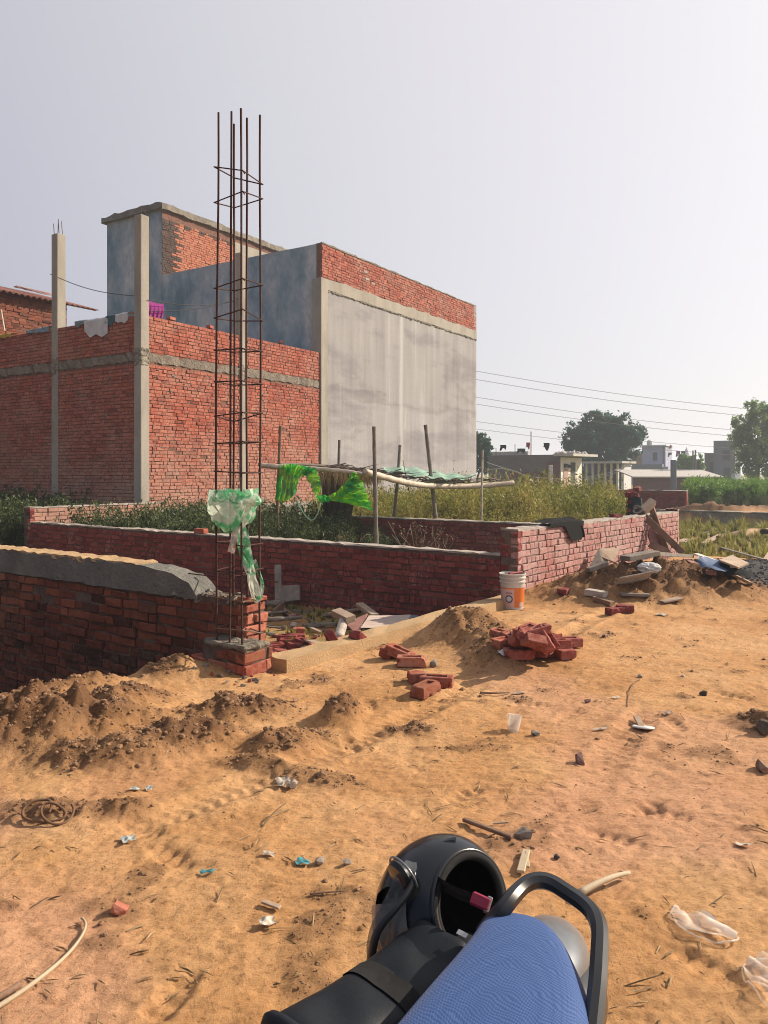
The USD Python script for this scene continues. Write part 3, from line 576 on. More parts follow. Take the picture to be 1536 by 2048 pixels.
# ------------------------------------------------------------------ red brick house with bare concrete posts
B1 = np.array([.541, .841]); B2 = np.array([-.841, .541])
C0 = np.array([-5.68, 18.0]); C1 = C0 + B1 * 6.85; CL = C0 + B2 * 6.4
NBR, NBL = -B2, -B1
h = thing('brick_house', 'unfinished red brick house with bare concrete posts standing above its roof edge', 'house', (*C0, -.4))
for A, B, n, nm in ((C0, C1, NBR, 1), (C0, CL, NBL, 2)):
    put(h, 'wall', slab(A, B, n, -.23, -.014, -.8, 5.20, seg=1.0), 'mortar_joint_shade', label='sunlit right-hand brick wall' if nm == 1 else 'shaded front brick wall')
    put(h, 'concrete_band', slab(A, B, n, -.05, .004, 4.12, 4.32, seg=.12, jit=.014, topjit=.025, seed=20 + nm), 'concrete_band_look')
top_gap = lambda s, z: z > 5.17 and (math.sin(s * 5) + math.sin(s * 2.3 + 1)) > .9
HOLES = np.random.default_rng(77).uniform([.4, .8], [6.6, 4.0], (14, 2))
missing = lambda s, z: bool((np.abs(HOLES - [s, z]) < [.09, .042]).all(1).any())
lay(h, courses(C0, C1, -.7, 4.10, NBR, .085, 'fsfs', rag=.006, jit=.004, skip=missing) + courses(C0, C1, 4.35, 5.24, NBR, .085, 'fs', rag=.005, jit=.003, skip=top_gap), 'brick_house', 300)
lay(h, courses(C0, CL, -.7, 4.10, NBL, .085, 'fsfs', rag=.005, jit=.003) + courses(C0, CL, 4.35, 5.24, NBL, .085, 'fs', rag=.005, jit=.003, skip=top_gap), 'brick_house', 0)
def post(o, z1, name='concrete_post', sz=.25):
    m = box(sz, sz, z1 + .8, .012); m.vertices[:, 2] += (z1 - .8) / 2
    p = T(m, frame((*B1, 0)), None); p = p.subdivide().subdivide(); p.vertices += .018 * (meshkit.fbm(p.vertices * 2.5 + z1, 2, 3)[:, None] - .5); p.vertices[:, :2] += o
    return put(h, name, p, 'concrete_tan')
def stubs(parent, o, z, n=4, hh=.45):
    for k in range(n):
        q = o + B1 * (.07 if k % 2 else -.07) + B2 * (.07 if k // 2 else -.07)
        put(parent, 'rebar_stub', tube([[*q, z - .05], [*(q + BR.normal(0, .02, 2)), z + hh * BR.uniform(.5, 1)]], .008, 5), 'rust')
post(C0 + B1 * .10 + B2 * .10, 7.54); post(C0 + B2 * 3.29 - B1 * -.1, 7.63); post(C0 + B1 * 3.42 + B2 * .10, 7.44)
for o_ in (C0 + B1 * .10 + B2 * .10, C0 + B2 * 3.29 + B1 * .1, C0 + B1 * 3.42 + B2 * .10):   # rough collars where the posts were cast on
    cm = box(.268, .268, .42, .02)
    for _ in range(4): cm = cm.subdivide()
    cm.merge_vertices(); cm.vertices += cm.vertex_normals * (meshkit.fbm(cm.vertices * 16 + o_[0], 3, 4)[:, None] - .5) * .06; put(h, 'post_collar', T(cm, frame((*B1, 0)), [*o_, 4.22]), 'concrete_rough')
stubs(h, C0 + B2 * 3.29 + B1 * .1, 7.63); stubs(h, C0 + B1 * .1 + B2 * .1, 7.54, 2, .25)
sm_ = []
for k in range(230):
    on_r = BR.random() < .6; A_, d_, n_ = (C0, B1, NBR) if on_r else (C0, B2, NBL); s_, z_ = BR.uniform(.3, 6.3), BR.choice([BR.uniform(.6, 5.1), 4.12 - BR.exponential(.35)]); w_, h_ = BR.uniform(.03, .16), BR.uniform(.012, .03) * (1 if BR.random() < .8 else 4)
    m = chunk(1.0, 900 + k % 40, 1.0); v_ = m.vertices * [w_ / 2, .012, h_ / 2]; p_ = A_ + d_ * s_ + n_ * .006; m.vertices = np.column_stack([p_[0] + d_[0] * v_[:, 0] + n_[0] * v_[:, 1], p_[1] + d_[1] * v_[:, 0] + n_[1] * v_[:, 1], z_ + v_[:, 2]]); m.invert() if m.volume < 0 else None; sm_.append(m)
put(h, 'mortar_smears', cat_(sm_), 'concrete_band_look', kind='stuff')
put(h, 'concrete_plinth', slab(C0 - B1 * .02, C1, NBR, -.1, .035, -.7, .62, seg=.3, jit=.008, seed=31), 'concrete_tan')
put(h, 'roof', slab(C0 + B2 * .2 + B1 * .2, C1 + B2 * .2, B2, 0, 6.0, 4.1, 4.3, seg=2), 'concrete_rough')
put(h, 'rear_wall', slab(CL, CL + B1 * 6.85, B2, -.2, 0, -.6, 5.2, seg=1), 'mortar')
for s in (1.0, 2.3, 5.1):   # loose bricks left on the parapet
    solo('loose_brick', T(box(.23, .11, .075, .006, .003), frame((*B1, 0)) @ rot([0, 0, 1], 10 * s), [*(C0 + B1 * s + B2 * .1), 5.275]), 'brick_house', {1.0: 'loose brick on the sunny parapet nearest the corner post', 2.3: 'loose brick on the sunny parapet before the middle post', 5.1: 'loose brick on the sunny parapet beyond the middle post'}[s], 'brick', tone=.5)

# ------------------------------------------------------------------ grey plastered building with the stair tower
G0 = C0 + B1 * 6.95; G1 = G0 + B1 * 10.85; GL = G0 + B2 * 10.3
g = thing('plastered_building', 'tall grey plastered building with a brick parapet, blue-grey front and roof tower', 'building', (*G0, -.5))
put(g, 'plaster_wall', slab(G0, G1, NBR, -.25, 0, -1.0, 7.17, seg=.6, jit=.003, seed=41), 'plaster_grey', label='long grey plastered side wall with damp streaks')
put(g, 'slab_edge', slab(G0 + B1 * .18, G1, NBR, -.25, .022, 7.20, 7.56, seg=.35, jit=.005, topjit=.02, seed=42), 'concrete_tan')
put(g, 'crack_ledge', slab(G0 + B1 * .25, G1, NBR, -.1, .03, 7.155, 7.19, seg=.08, jit=.012, topjit=.012, seed=43), 'concrete_rough')
put(g, 'parapet_core', slab(G0, G1, NBR, -.22, -.014, 7.5, 8.60, seg=.8), 'mortar_joint_shade')
put(g, 'parapet_cap', slab(G0, G1, NBR, -.235, .004, 8.60, 8.64, seg=.2, jit=.006, topjit=.012, seed=44), 'concrete_rough')
stain = lambda s, z: .02 if abs(s - 3.9 - .02 * math.sin(z * 40)) < .05 or abs(s - 7.9) < .05 else float(BR.beta(1.6, 1.6))
lay(g, courses(G0, G1, 7.57, 8.60, NBR, .0835, 'fs', rag=.006, jit=.005, tone=stain), 'brick_house', 200)
put(g, 'front_wall', slab(G0 + B2 * .02, GL, NBL, -.25, 0, -.8, 8.62, seg=.8, jit=.004, seed=45), 'render_blue', label='blue-grey rendered front wall')
cp = slab(G0 - B1 * .06 + B2 * .30, G0 - B1 * .06 - B2 * .05, NBL, -.30, .04, -1, 7.52, seg=.2, jit=.004, seed=46); put(g, 'corner_post', cp, 'concrete_tan')
put(g, 'roof_slab', slab(G0 + B2 * .2 + B1 * .2, G1 + B2 * .2, B2, 0, 9.9, 7.3, 7.55, seg=2), 'concrete_rough')
put(g, 'rear_wall', slab(G1, G1 + B2 * 10.1, B1, -.2, 0, -.6, 8.6, seg=2), 'plaster_grey')
T0, T1 = G0 + B2 * 7.22, G0 + B2 * 10.28
put(g, 'tower_front', slab(T0 + B2 * .02, T1, NBL, -.25, .012, 4.0, 11.0, seg=.6, jit=.004, seed=47), 'render_blue')
put(g, 'tower_cap', slab(T0 - B2 * .06, T1 + B2 * .18, NBL, -3, .14, 11.0, 11.22, seg=.25, jit=.012, topjit=.02, seed=48), 'concrete_beam')
put(g, 'tower_cap', slab(T0 - B1 * .1, T0 + B1 * 9.5, NBR, -3, .10, 10.98, 11.19, seg=.25, jit=.012, topjit=.02, seed=49), 'concrete_rough')
put(g, 'tower_side', slab(T0, T0 + B1 * 9.4, NBR, -.23, -.014, 7.5, 10.98, seg=1), 'mortar_joint_shade')
soot = lambda s, z: .0 if s < .72 + .22 * math.sin(z * 23) or z > 10.6 + .1 * math.sin(s * 9) else float(BR.uniform(.45, .9))
M['brick_soot'] = M['brick_house']
brick_look('brick_tower', [(0, (.10, .065, .055)), (.08, (.12, .08, .065)), (.3, (.42, .13, .075)), (.7, (.55, .20, .12)), (1, (.56, .24, .15))], pale_max=.2)
lay(g, courses(T0, T0 + B1 * 3.7, 7.6, 10.7, NBR, .0835, 'fs', rag=.006, jit=.005, tone=soot), 'brick_tower', 100)
put(g, 'tower_plaster', slab(T0 + B1 * 3.7, T0 + B1 * 9.4, NBR, -.2, .012, 7.5, 10.75, seg=.6, jit=.004, seed=51), 'concrete_tan')
put(g, 'tower_beam', slab(T0 + B1 * 3.72, T0 + B1 * 9.4, NBR, -.1, .16, 9.92, 10.06, seg=.5, jit=.006, seed=52), 'concrete_rough')
put(g, 'tower_back', slab(T1, T1 + B1 * 9.4, B2, -.2, 0, 4, 10.98, seg=2), 'render_blue')
for k, (s, z) in enumerate(((2.05, 8.15), (2.3, 8.2), (2.4, 7.98), (2.75, 7.9))):
    put(g, 'pale_brick', brick_mesh(G0, B1, NBR, s, s + .22, z, z + .075, .05, .012)[0:2], 'mortar_pale', label='white-splashed brick in the parapet')

# ------------------------------------------------------------------ brick shed with corrugated roof, far left
S0 = np.array([-10.97, 22.0]) - B1 * 1.2; S1 = S0 + B1 * 3.35
sh = thing('brick_shed', 'brown brick house with a corrugated sheet roof beyond the left parapet', 'house', (*S0, 0))
put(sh, 'wall', slab(S0, S1, NBR, -.23, -.014, 0, 6.75, seg=1), 'mortar_joint_shade')
lay(sh, courses(S0, S1, 4.9, 6.72, NBR, .085, 'fs', rag=.012, jit=.007), 'brick_pit', 120)
uu, vv = np.meshgrid(np.linspace(-.35, 4.3, 130), np.linspace(-.28, 3.0, 8), indexing='ij')
pts = np.stack([S0[0] + B1[0] * uu + B2[0] * vv, S0[1] + B1[1] * uu + B2[1] * vv, 6.72 + .28 * vv + .030 * np.sin(uu * 2 * np.pi / .11 * .6)], -1)
rf = grid(pts); rf2 = rf.copy(); rf2.vertices[:, 2] -= .012; rf2.invert()
put(sh, 'corrugated_roof', cat_([rf, rf2]), 'rust_sheet', smooth=True)
c0 = np.array([*(S0 + B1 * 2.35 - B2 * .02), 7.0])
co = [[*(c0[:2] + B1 * (.33 * math.cos(t * 1.07) * (1 + .25 * math.sin(t * .31)) + .1 * math.sin(t * .2)) + B2 * (.5 * math.sin(t) * .6 + .1)), 6.82 + .28 * (.3 * math.sin(t) + .1) + .05 * abs(math.sin(t * .7)) + .05] for t in np.linspace(0, 30, 160)]
solo('hose_coil', tube(co, .016, 6), 'hose_pink', 'loose coil of pinkish hose lying on the corrugated roof', 'hose')

# ------------------------------------------------------------------ rebar column on its pedestal
CN = np.array([-1.057, 5.76]); CE1, CE2 = .18, .28
col = thing('rebar_column', 'tall bare steel rebar cage rising from a broken brick pedestal', 'rebar column', (*CN, 0))
bars = [((0, 0), (482, 217), .02), ((0, .5), (463, 223), .25), ((0, 1), (437, 225), .16), ((1, 0), (520, 230), .25), ((1, .5), (494, 236), .25), ((1, 1), (468, 248), .16)]
for (i1, i2), top, z0 in bars:
    p = CN + E1 * CE1 * i1 + E2 * CE2 * i2
    t = PY(*top, p[1] + .02)
    pts = [[*p, z0 - .12], [*(p + BR.normal(0, .004, 2)), 1.0], [*(p * .6 + t[:2] * .4 + BR.normal(0, .006, 2)), 2.4], [*(p * .2 + t[:2] * .8), 3.5], list(t)]
    put(col, 'rebar', tube(spline(pts, 14), .0085, 7), 'rust', smooth=True)
lv = [402, 570, 635, 703, 765, 832, 885, 941, 1003, 1084, 1140]
for k, v_ in enumerate([345] + lv + [1196, 1256]):
    z = 1.5 - (v_ - 945) / 1540 * 5.93
    r = np.random.default_rng(k); e = .016
    c = [(-e, -e), (CE1 + e, -e), (CE1 + e, CE2 + e), (-e, CE2 + e), (-e, -e)]
    dz = r.normal(0, .012, 4)
    if k == 0: dz = np.array([-.06, -.10, .02, .04])
    dz = np.append(dz, dz[0])
    pts = [[*(CN + E1 * a_ + E2 * b_), z + d_] for (a_, b_), d_ in zip(c, dz)]
    pts += [list(np.array(pts[-1]) + np.array([*(E1 * .05 + E2 * .03), 0]))]
    dense = np.vstack([np.linspace(pts[i_], pts[i_ + 1], 4, endpoint=False) for i_ in range(len(pts) - 1)] + [pts[-1:]])
    put(col, 'stirrup', tube(dense, .0052, 6), 'rust' if k < 12 else 'rust_light')
pd = thing('column_pedestal', 'broken brick and concrete pedestal under the rebar cage', 'pedestal', (*CN, 0))
def rough_box(a0, a1, b0, b1, z0, z1, amp, seed, sub=3):
    m = box(a1 - a0, b1 - b0, z1 - z0, .015)
    for _ in range(sub): m = m.subdivide()
    m.merge_vertices(); c = AB((a0 + a1) / 2, (b0 + b1) / 2)
    m.vertices += m.vertex_normals * (meshkit.fbm(m.vertices * 14 + seed, 3, seed)[:, None] - .5) * amp * 2
    return T(m, frame((*E1, 0)), [*c, (z0 + z1) / 2])
ca, cb = CN @ E1, CN @ E2
put(pd, 'mortar', rough_box(ca - .05, ca + .21, cb - .08, cb + .40, -.5, .185, .012, 4), 'mortar')
put(pd, 'mortar_bed', rough_box(ca - .065, ca + .22, cb - .09, cb + .40, .175, .215, .030, 3), 'concrete_dull')
gap_ = lambda s, z: (z < .05 and .14 < s < .25) or (z > .1 and s > .40)
for A_, B_, n_ in ((AB(ca - .065, cb - .09), AB(ca - .065, cb + .50), NF), (AB(ca + .22, cb - .09), AB(ca - .065, cb - .09), NR)):
    for v_, f_, t_, _ in courses(A_, B_, -.09, .185, n_, .086, 'fs', rag=.012, jit=.006, mj=.014, skip=gap_ if n_ is NF else None): put(pd, 'brick', (v_, f_), 'brick_loose' if v_[8:, 2].mean() < .1 else 'brick_pit', tone=t_)  # upper courses take darker brick: shade of the front put into the colour
for k in range(26):
    q = CN + E1 * BR.uniform(-.22, .30) + E2 * BR.choice([BR.uniform(-.28, -.10), BR.uniform(-.1, .6)]); r_ = BR.uniform(.01, .032)
    if k < 18 and -.07 < (q - CN) @ E1 < .23: q = q - E1 * .26
    put(pd, 'rubble_piece', T(chunk(r_, 700 + k), None, [*q, float(H(*q)[0]) + r_ * .3]), ('concrete_dull', 'stone', 'brick_loose')[k % 3], tone=.4)
# torn plastic bag snagged on the cage
def shell(center, rx, ry, rz, lo, hi, amp, seed, n=44, m=26):
    ph, te = np.meshgrid(np.linspace(0, 2 * np.pi, n), np.linspace(lo, hi, m), indexing='ij')
    d = np.stack([np.cos(ph) * np.cos(te), np.sin(ph) * np.cos(te), np.sin(te)], -1)
    k = 1 + amp * 2 * (meshkit.fbm(np.stack([np.cos(ph) * 2.0, np.sin(ph) * 2.0, te * 1.2], -1) * 1.3 + seed, 3, seed) - .5)
    fold = 1 + .05 * np.sin(ph * 9 + 3 * te) * (te > -.8)
    p = d * np.array([rx, ry, rz]) * (k * fold)[..., None] + np.array(center); return grid(p)
bc = PY(468, 1008, 5.86)
bagt = thing('plastic_bag', 'torn white and green plastic bag snagged on the rebar cage', 'plastic bag', bc)
put(bagt, 'pouch', shell(bc + [-.01, -.02, .02], .185, .17, .22, -1.45, .42, .22, 5), 'bag_green', smooth=True)
def strip(pts, w, seed, n=60, m=9, amp=.03, taper=None):
    c = spline(pts, n); r = np.random.default_rng(seed); tt = np.linspace(-1, 1, m)
    t = np.gradient(c, axis=0); t /= np.linalg.norm(t, axis=1, keepdims=True); side = np.cross(t, [0, 1, .15]); side /= np.linalg.norm(side, axis=1, keepdims=True)
    ww = (np.full(n, w) if taper is None else np.interp(np.linspace(0, 1, n), *zip(*taper)) * w)
    g = c[:, None] + side[:, None] * (tt[None, :, None] * ww[:, None, None] / 2)
    nn = meshkit.fbm(np.stack([np.broadcast_to(np.linspace(0, 6, n)[:, None], (n, m)), np.broadcast_to(tt * 2.2, (n, m)), np.full((n, m), seed * 2.1)], -1), 3, seed) - .5
    g = g + np.stack([nn * amp * .6, nn * amp * 2, nn * amp * .5], -1); return grid(g)
put(bagt, 'knot', T(crumple(.06, 9, .8), None, PY(505, 1002, 5.80)), 'bag_green', smooth=True)
put(bagt, 'strip', strip([PY(448, 985, 5.75), PY(475, 990, 5.70), PY(500, 998, 5.72), PY(522, 996, 5.85)], .06, 3), 'bag_green', smooth=True)
put(bagt, 'strip', strip([PY(478, 1040, 5.80), PY(486, 1080, 5.78), PY(497, 1130, 5.80), PY(508, 1165, 5.84), PY(517, 1198, 5.86)], .085, 4, taper=[(0, .6), (.3, 1.2), (.7, .7), (1, .5)]), 'bag_green', smooth=True)
put(bagt, 'strip', strip([PY(494, 1090, 5.80), PY(498, 1140, 5.78), PY(502, 1180, 5.80), PY(512, 1203, 5.84), PY(522, 1185, 5.88), PY(519, 1150, 5.9), PY(508, 1120, 5.9)], .035, 5), 'bag_green', smooth=True)
put(bagt, 'strip', strip([PY(470, 1060, 5.80), PY(466, 1085, 5.76), PY(462, 1105, 5.78)], .05, 6), 'bag_clear', smooth=True)

# ------------------------------------------------------------------ half-buried plinth along the road
KA = [AB(4.34, 4.14), AB(8.15, 4.05)]
k0, k1 = KA; kd = (k1 - k0) / np.linalg.norm(k1 - k0); kn = np.array([kd[1], -kd[0]])
solo('plinth_beam', slab(k0, k1, kn, -.11, .11, -.5, .068, seg=.2, jit=.003, topjit=.004, seed=61), 'sand_dry', 'sand-covered straight plinth between road and rubble plot', 'plinth')

# ------------------------------------------------------------------ bamboo shelter
bs = thing('bamboo_shelter', 'low makeshift shelter of bamboo poles with a roof of dry brush', 'shelter', (*PY(770, 1050, 16)[:2], -.4))
def pole(pts, r0, r1, mat='bamboo', name='bamboo_pole', n=18, nod=.12):
    c = spline(pts, n); s = np.linspace(r0, r1, n) * (1 + nod * (np.arange(n) % 3 == 0))
    return put(bs, name, tube(c, s, 8), mat, smooth=True)
pole([PY(519, 930, 14.9), PY(600, 936, 14.75), PY(680, 942, 14.6), PY(738, 951, 14.5)], .048, .036, n=26)
pole([PY(730, 944, 14.4), PY(790, 960, 15.4), PY(868, 972, 17.0), PY(945, 972, 17.8), PY(1027, 966, 18.2)], .062, .058, n=34)
pole([PY(560, 930, 15.2), PY(640, 931, 17.5), PY(720, 938, 18.4), PY(800, 945, 18.6), PY(872, 946, 18.4)], .03, .03, 'bamboo_dark')
pole([PY(748, 853, 14.3), PY(750, 960, 14.3), PY(753, 1100, 14.3)], .034, .040, 'wood_grey', 'upright')
pole([PY(851, 850, 17.4), PY(862, 950, 17.35), PY(874, 1060, 17.3)], .040, .045, 'wood_grey', 'upright')
pole([PY(800, 890, 18.3), PY(795, 960, 18.3), PY(786, 1050, 18.3)], .034, .038, 'wood_grey', 'upright')
pole([PY(679, 880, 18.6), PY(676, 960, 18.6), PY(671, 1050, 18.6)], .032, .036, 'wood_grey', 'upright')
pole([PY(561, 852, 15.6), PY(558, 930, 15.6), PY(554, 1060, 15.6)], .030, .034, 'wood_brown', 'upright')
pole([PY(965, 900, 16.6), PY(964, 960, 16.6), PY(962, 1070, 16.6)], .020, .022, 'bamboo', 'upright')
tw = []
for k in range(150):
    t = BR.uniform(0, 1); u = 640 + 350 * t; y = 14.9 + 3.0 * t + BR.uniform(0, 1.3); zz = 1.5 - (np.interp(u, [640, 735, 800, 870, 990], [938, 943, 953, 964, 962]) - 945) / 1540 * y + BR.uniform(-.03, .07)
    c = np.array([(u - U0) / F * y, y, zz]); d = np.array([BR.normal(), BR.normal() * .6, BR.normal() * .10]); d /= np.linalg.norm(d)
    l = BR.uniform(.2, .8); tw.append(tube([c - d * l / 2, c + [0, 0, BR.normal(0, .03)], c + d * l / 2], [.012, .010, .005], 4))
put(bs, 'dry_brush', cat_(tw), 'bamboo_dark', kind='stuff')
st, stt = [], []
for k in range(420):
    u = BR.choice([BR.uniform(640, 745), BR.uniform(720, 760)]); y = BR.uniform(14.7, 17.0); p = PY(u, 943 + BR.uniform(-3, 6), y); l = BR.uniform(.12, .38)
    w = .009; q = p + np.array([BR.normal(0, .05), BR.normal(0, .05), -l]); st.append(trimesh.Trimesh([p - [w, 0, 0], p + [w, 0, 0], q], [[0, 1, 2]], process=False)); stt += [BR.uniform(0, 1)] * 3
put(bs, 'straw_fringe', cat_(st), 'straw', kind='stuff', tone=np.array(stt))
def sheet(c1, c2, n=50, m=26, fold=.06, freq=5.0, seed=1, sag=0.0):
    """A cloth between two edges, each a list of (u, v, y)."""
    a = spline([PY(*q) for q in c1], n); b = spline([PY(*q) for q in c2], n); t = np.linspace(0, 1, m)[None, :, None]
    p = a[:, None] * (1 - t) + b[:, None] * t
    i, j = np.meshgrid(np.linspace(0, 1, n), np.linspace(0, 1, m), indexing='ij')
    f = np.sin(i * freq * 2 * np.pi + 2.5 * meshkit.fbm(np.stack([i * 3, j * 2, i * 0 + seed], -1), 2, seed) * 2) * fold + (meshkit.fbm(np.stack([i * 7, j * 5, i * 0 + seed], -1), 3, seed + 5) - .5) * fold * 1.4
    p[..., 1] += f; p[..., 2] += .35 * f - sag * np.sin(np.pi * i) * np.sin(np.pi * j); p[..., 0] += .2 * f
    return grid(p)
gn = thing('green_net', 'bright green netting draped and knotted along the front bamboo pole', 'netting', PY(640, 960, 14.4))
put(gn, 'net_panel', sheet([(560, 932, 14.7), (580, 930, 14.7), (603, 932, 14.65)], [(550, 996, 14.7), (570, 1003, 14.6), (592, 985, 14.65)], fold=.05, seed=1), 'net_green', smooth=True)
put(gn, 'net_panel', sheet([(570, 929, 14.6), (610, 932, 14.5), (634, 938, 14.5)], [(572, 944, 14.55), (600, 955, 14.45), (612, 950, 14.45)], fold=.04, seed=2), 'net_green', smooth=True)
put(gn, 'net_panel', sheet([(600, 936, 14.5), (618, 965, 14.45), (630, 990, 14.45)], [(630, 938, 14.5), (641, 962, 14.45), (640, 986, 14.45)], fold=.035, seed=3), 'net_green', smooth=True)
put(gn, 'net_swag', sheet([(630, 984, 14.45), (660, 990, 14.4), (690, 965, 14.42), (706, 944, 14.5)], [(632, 1000, 14.45), (652, 1004, 14.35), (690, 985, 14.38), (712, 946, 14.5)], fold=.04, seed=4), 'net_green', smooth=True)
put(gn, 'net_sail', sheet([(660, 1001, 14.4), (690, 975, 14.35), (707, 944, 14.5)], [(746, 1022, 14.35), (735, 990, 14.35), (714, 945, 14.5)], fold=.05, seed=5), 'net_green', smooth=True)
put(gn, 'net_tail', tube(spline([PY(641, 1002, 14.4), PY(637, 1022, 14.4), PY(624, 1040, 14.4), PY(610, 1030, 14.4), PY(596, 1000, 14.5)], 24), .012, 5), 'net_mint')
solo('pale_net', sheet([(770, 940, 17.2), (830, 951, 16.6), (900, 958, 17.2), (946, 955, 17.9)], [(760, 934, 19.0), (830, 936, 19.0), (880, 944, 19.2), (946, 950, 19.4)], fold=.08, freq=5, seed=8), 'net_mint', 'pale mint netting lying on top of the bamboo shelter roof', 'netting', smooth=True)
solo('dark_tarp', sheet([(640, 944, 17.6), (670, 944, 17.4), (722, 948, 17.2)], [(645, 1040, 17.6), (676, 1040, 17.4), (700, 1040, 17.2)], fold=.05, seed=9), 'tarp_dark', 'dark torn sheet hanging inside the bamboo shelter', 'sheet', smooth=True)

# ------------------------------------------------------------------ plants
def leaves(pts, size, r, up=.3, asp=.45):
    n = len(pts); d = r.normal(0, 1, (n, 3)); d[:, 2] += up; d /= np.linalg.norm(d, axis=1, keepdims=True)
    s = np.cross(d, r.normal(0, 1, (n, 3))); s /= np.linalg.norm(s, axis=1, keepdims=True)
    sz = (size * r.uniform(.6, 1.3, n))[:, None] if np.ndim(size) == 0 else size[:, None]
    v = np.stack([pts - d * sz * .5, pts + s * sz * asp * .5, pts + d * sz * .5, pts - s * sz * asp * .5], 1).reshape(-1, 3)
    k = np.arange(n)[:, None] * 4
    return trimesh.Trimesh(v, np.vstack([k + [0, 1, 2], k + [0, 2, 3]]), process=False), n
def weed(h, r, n=26, leaf=.10, spread=.35, stems=5):
    vs, fs, tn, at = [], [], [], 0
    for s in range(stems):
        az = r.uniform(0, 6.28); lean = r.uniform(.1, 1) * spread * h; hh = h * r.uniform(.55, 1.0)
        tip = np.array([math.cos(az) * lean, math.sin(az) * lean, hh]); mid = tip * .5 + [0, 0, .12 * hh]; w = .006 + .004 * h
        side = np.array([-math.sin(az), math.cos(az), 0]) * w
        v = np.array([-side, side, mid - side * .7, mid + side * .7, tip]); vs.append(v); fs.append(np.array([[0, 1, 3], [0, 3, 2], [2, 3, 4]]) + at); at += 5; tn += [r.uniform(.5, 1)] * 5
        t = r.uniform(.15, 1, n)[:, None]; pts = np.where(t < .5, mid * t * 2, mid + (tip - mid) * (t - .5) * 2) + r.normal(0, .05 * h, (n, 3)); pts[:, 2] = np.maximum(pts[:, 2], .01)
        m, k = leaves(pts, leaf, r, .9, .3); vs.append(m.vertices); fs.append(m.faces + at); at += len(m.vertices); tn += list(np.repeat(r.beta(2, 2.5, k), 4))
    return (np.vstack(vs), np.vstack(fs)), np.array(tn)
def tuft(h, r, n=22, spread=.5, w=.008):
    vs, fs = [], []
    for k in range(n):
        az = r.uniform(0, 6.28); l = h * r.uniform(.5, 1); o = r.normal(0, .06 * h, 2); out = np.array([math.cos(az), math.sin(az)]) * l * spread * r.uniform(.2, 1)
        s = np.array([-math.sin(az), math.cos(az), 0]) * w; b = np.array([*o, 0]); m_ = b + [*(out * .4), l * .65]; t_ = b + [*out, l * r.uniform(.75, 1)]
        vs.append(np.array([b - s, b + s, m_ - s * .7, m_ + s * .7, t_])); fs.append(np.array([[0, 1, 3], [0, 3, 2], [2, 3, 4]]) + 5 * k)
    return (np.vstack(vs), np.vstack(fs)), np.repeat(r.beta(2, 2, n), 5)
def scatter(name, label, cat, protos, mat, pos, scale, seed, idx=None):
    path = _free('/World', name); pi = UsdGeom.PointInstancer.Define(stage, path); r = np.random.default_rng(seed); n = len(pos); rel = []
    for k, (mf, tn) in enumerate(protos):
        q = put(path, 'plant' if mat != 'clod' else 'lump', mf, mat if isinstance(mat, str) else mat[k], tone=tn); rel.append(q)
    pi.CreatePrototypesRel().SetTargets([Sdf.Path(x) for x in rel])
    pi.CreateProtoIndicesAttr(Vt.IntArray.FromNumpy((r.integers(0, len(protos), n) if idx is None else idx).astype(np.int32)))
    pi.CreatePositionsAttr(Vt.Vec3fArray.FromNumpy(np.asarray(pos, np.float32)))
    a = r.uniform(0, 2 * np.pi, n)
    pi.CreateOrientationsAttr(Vt.QuathArray([Gf.Quath(float(math.cos(x / 2)), 0.0, 0.0, float(math.sin(x / 2))) for x in a]))
    s = np.asarray(scale, np.float32); s = s if s.ndim == 2 else np.repeat(s[:, None], 3, 1)
    pi.CreateScalesAttr(Vt.Vec3fArray.FromNumpy(s.astype(np.float32)))
    return tag(path, label, cat, kind='stuff')
PR = np.random.default_rng(21)
def region(n, fn, box_):
    out = []
    while len(out) < n:
        p = np.array([PR.uniform(box_[0], box_[1]), PR.uniform(box_[2], box_[3])])
        if fn(p): out.append(p)
    return np.array(out)
def on_ground(p, dz=0.0): return np.column_stack([p, H(p[:, 0], p[:, 1], False) + dz])
wp = [weed(1.0, np.random.default_rng(50 + k), 46, .06, .30 + .05 * (k % 3), 10) for k in range(9)]; wp = [(m_, np.clip(t_ * .7 + (-.12, .10, .34)[k // 3], 0, 1)) for k, (m_, t_) in enumerate(wp)]
fp = region(2600, lambda p: p @ E1 > 14.4 and 3.9 < p @ E2 < 19 and p @ E1 < 36 and not (p @ E1 > 29.9 and p @ E2 < 11.5) and p[0] < 5.0 + .277 * (p[1] - 15.5) and not ((p - G0) @ NBR < .15 and (p - G0) @ B1 < 11.3), (-2, 16, 15, 38))
fs_ = PR.uniform(.6, 1.15, len(fp)) * (.80 + .75 * meshkit.fbm(np.column_stack([fp * .35, fp[:, 0] * 0]), 2, 4)); fs_ *= np.clip((fp @ E1 - 12.6) / 5, .6, 1) * np.clip(1.25 - .02 * (fp @ E1 - 14) , .8, 1.2)
scatter('field_weeds', 'tall olive-green weeds filling the vacant lot behind the walled plot', 'weeds', wp, 'leaf_weed', on_ground(fp), fs_ * np.where(PR.random(len(fp)) < .12, 1.35, 1.0), 1, np.clip(np.floor(3 * (meshkit.fbm(np.column_stack([fp * .55, fp[:, 0] * 0 + 9]), 3, 6) * 2.2 - .6) + PR.normal(0, .35, len(fp))), 0, 2).astype(int) * 3 + PR.integers(0, 3, len(fp)))
dp = [weed(1.0, np.random.default_rng(70 + k), 60, .07, .45, 9) for k in range(4)]
hp = region(270, lambda p: 8.75 < p @ E1 < 13.7 and 9.3 < p @ E2 < 15.2 and (p - C0) @ NBR > .2 and (p @ E2 < 14.3 or p @ E1 > 11.6), (-12, 2, 9, 24))
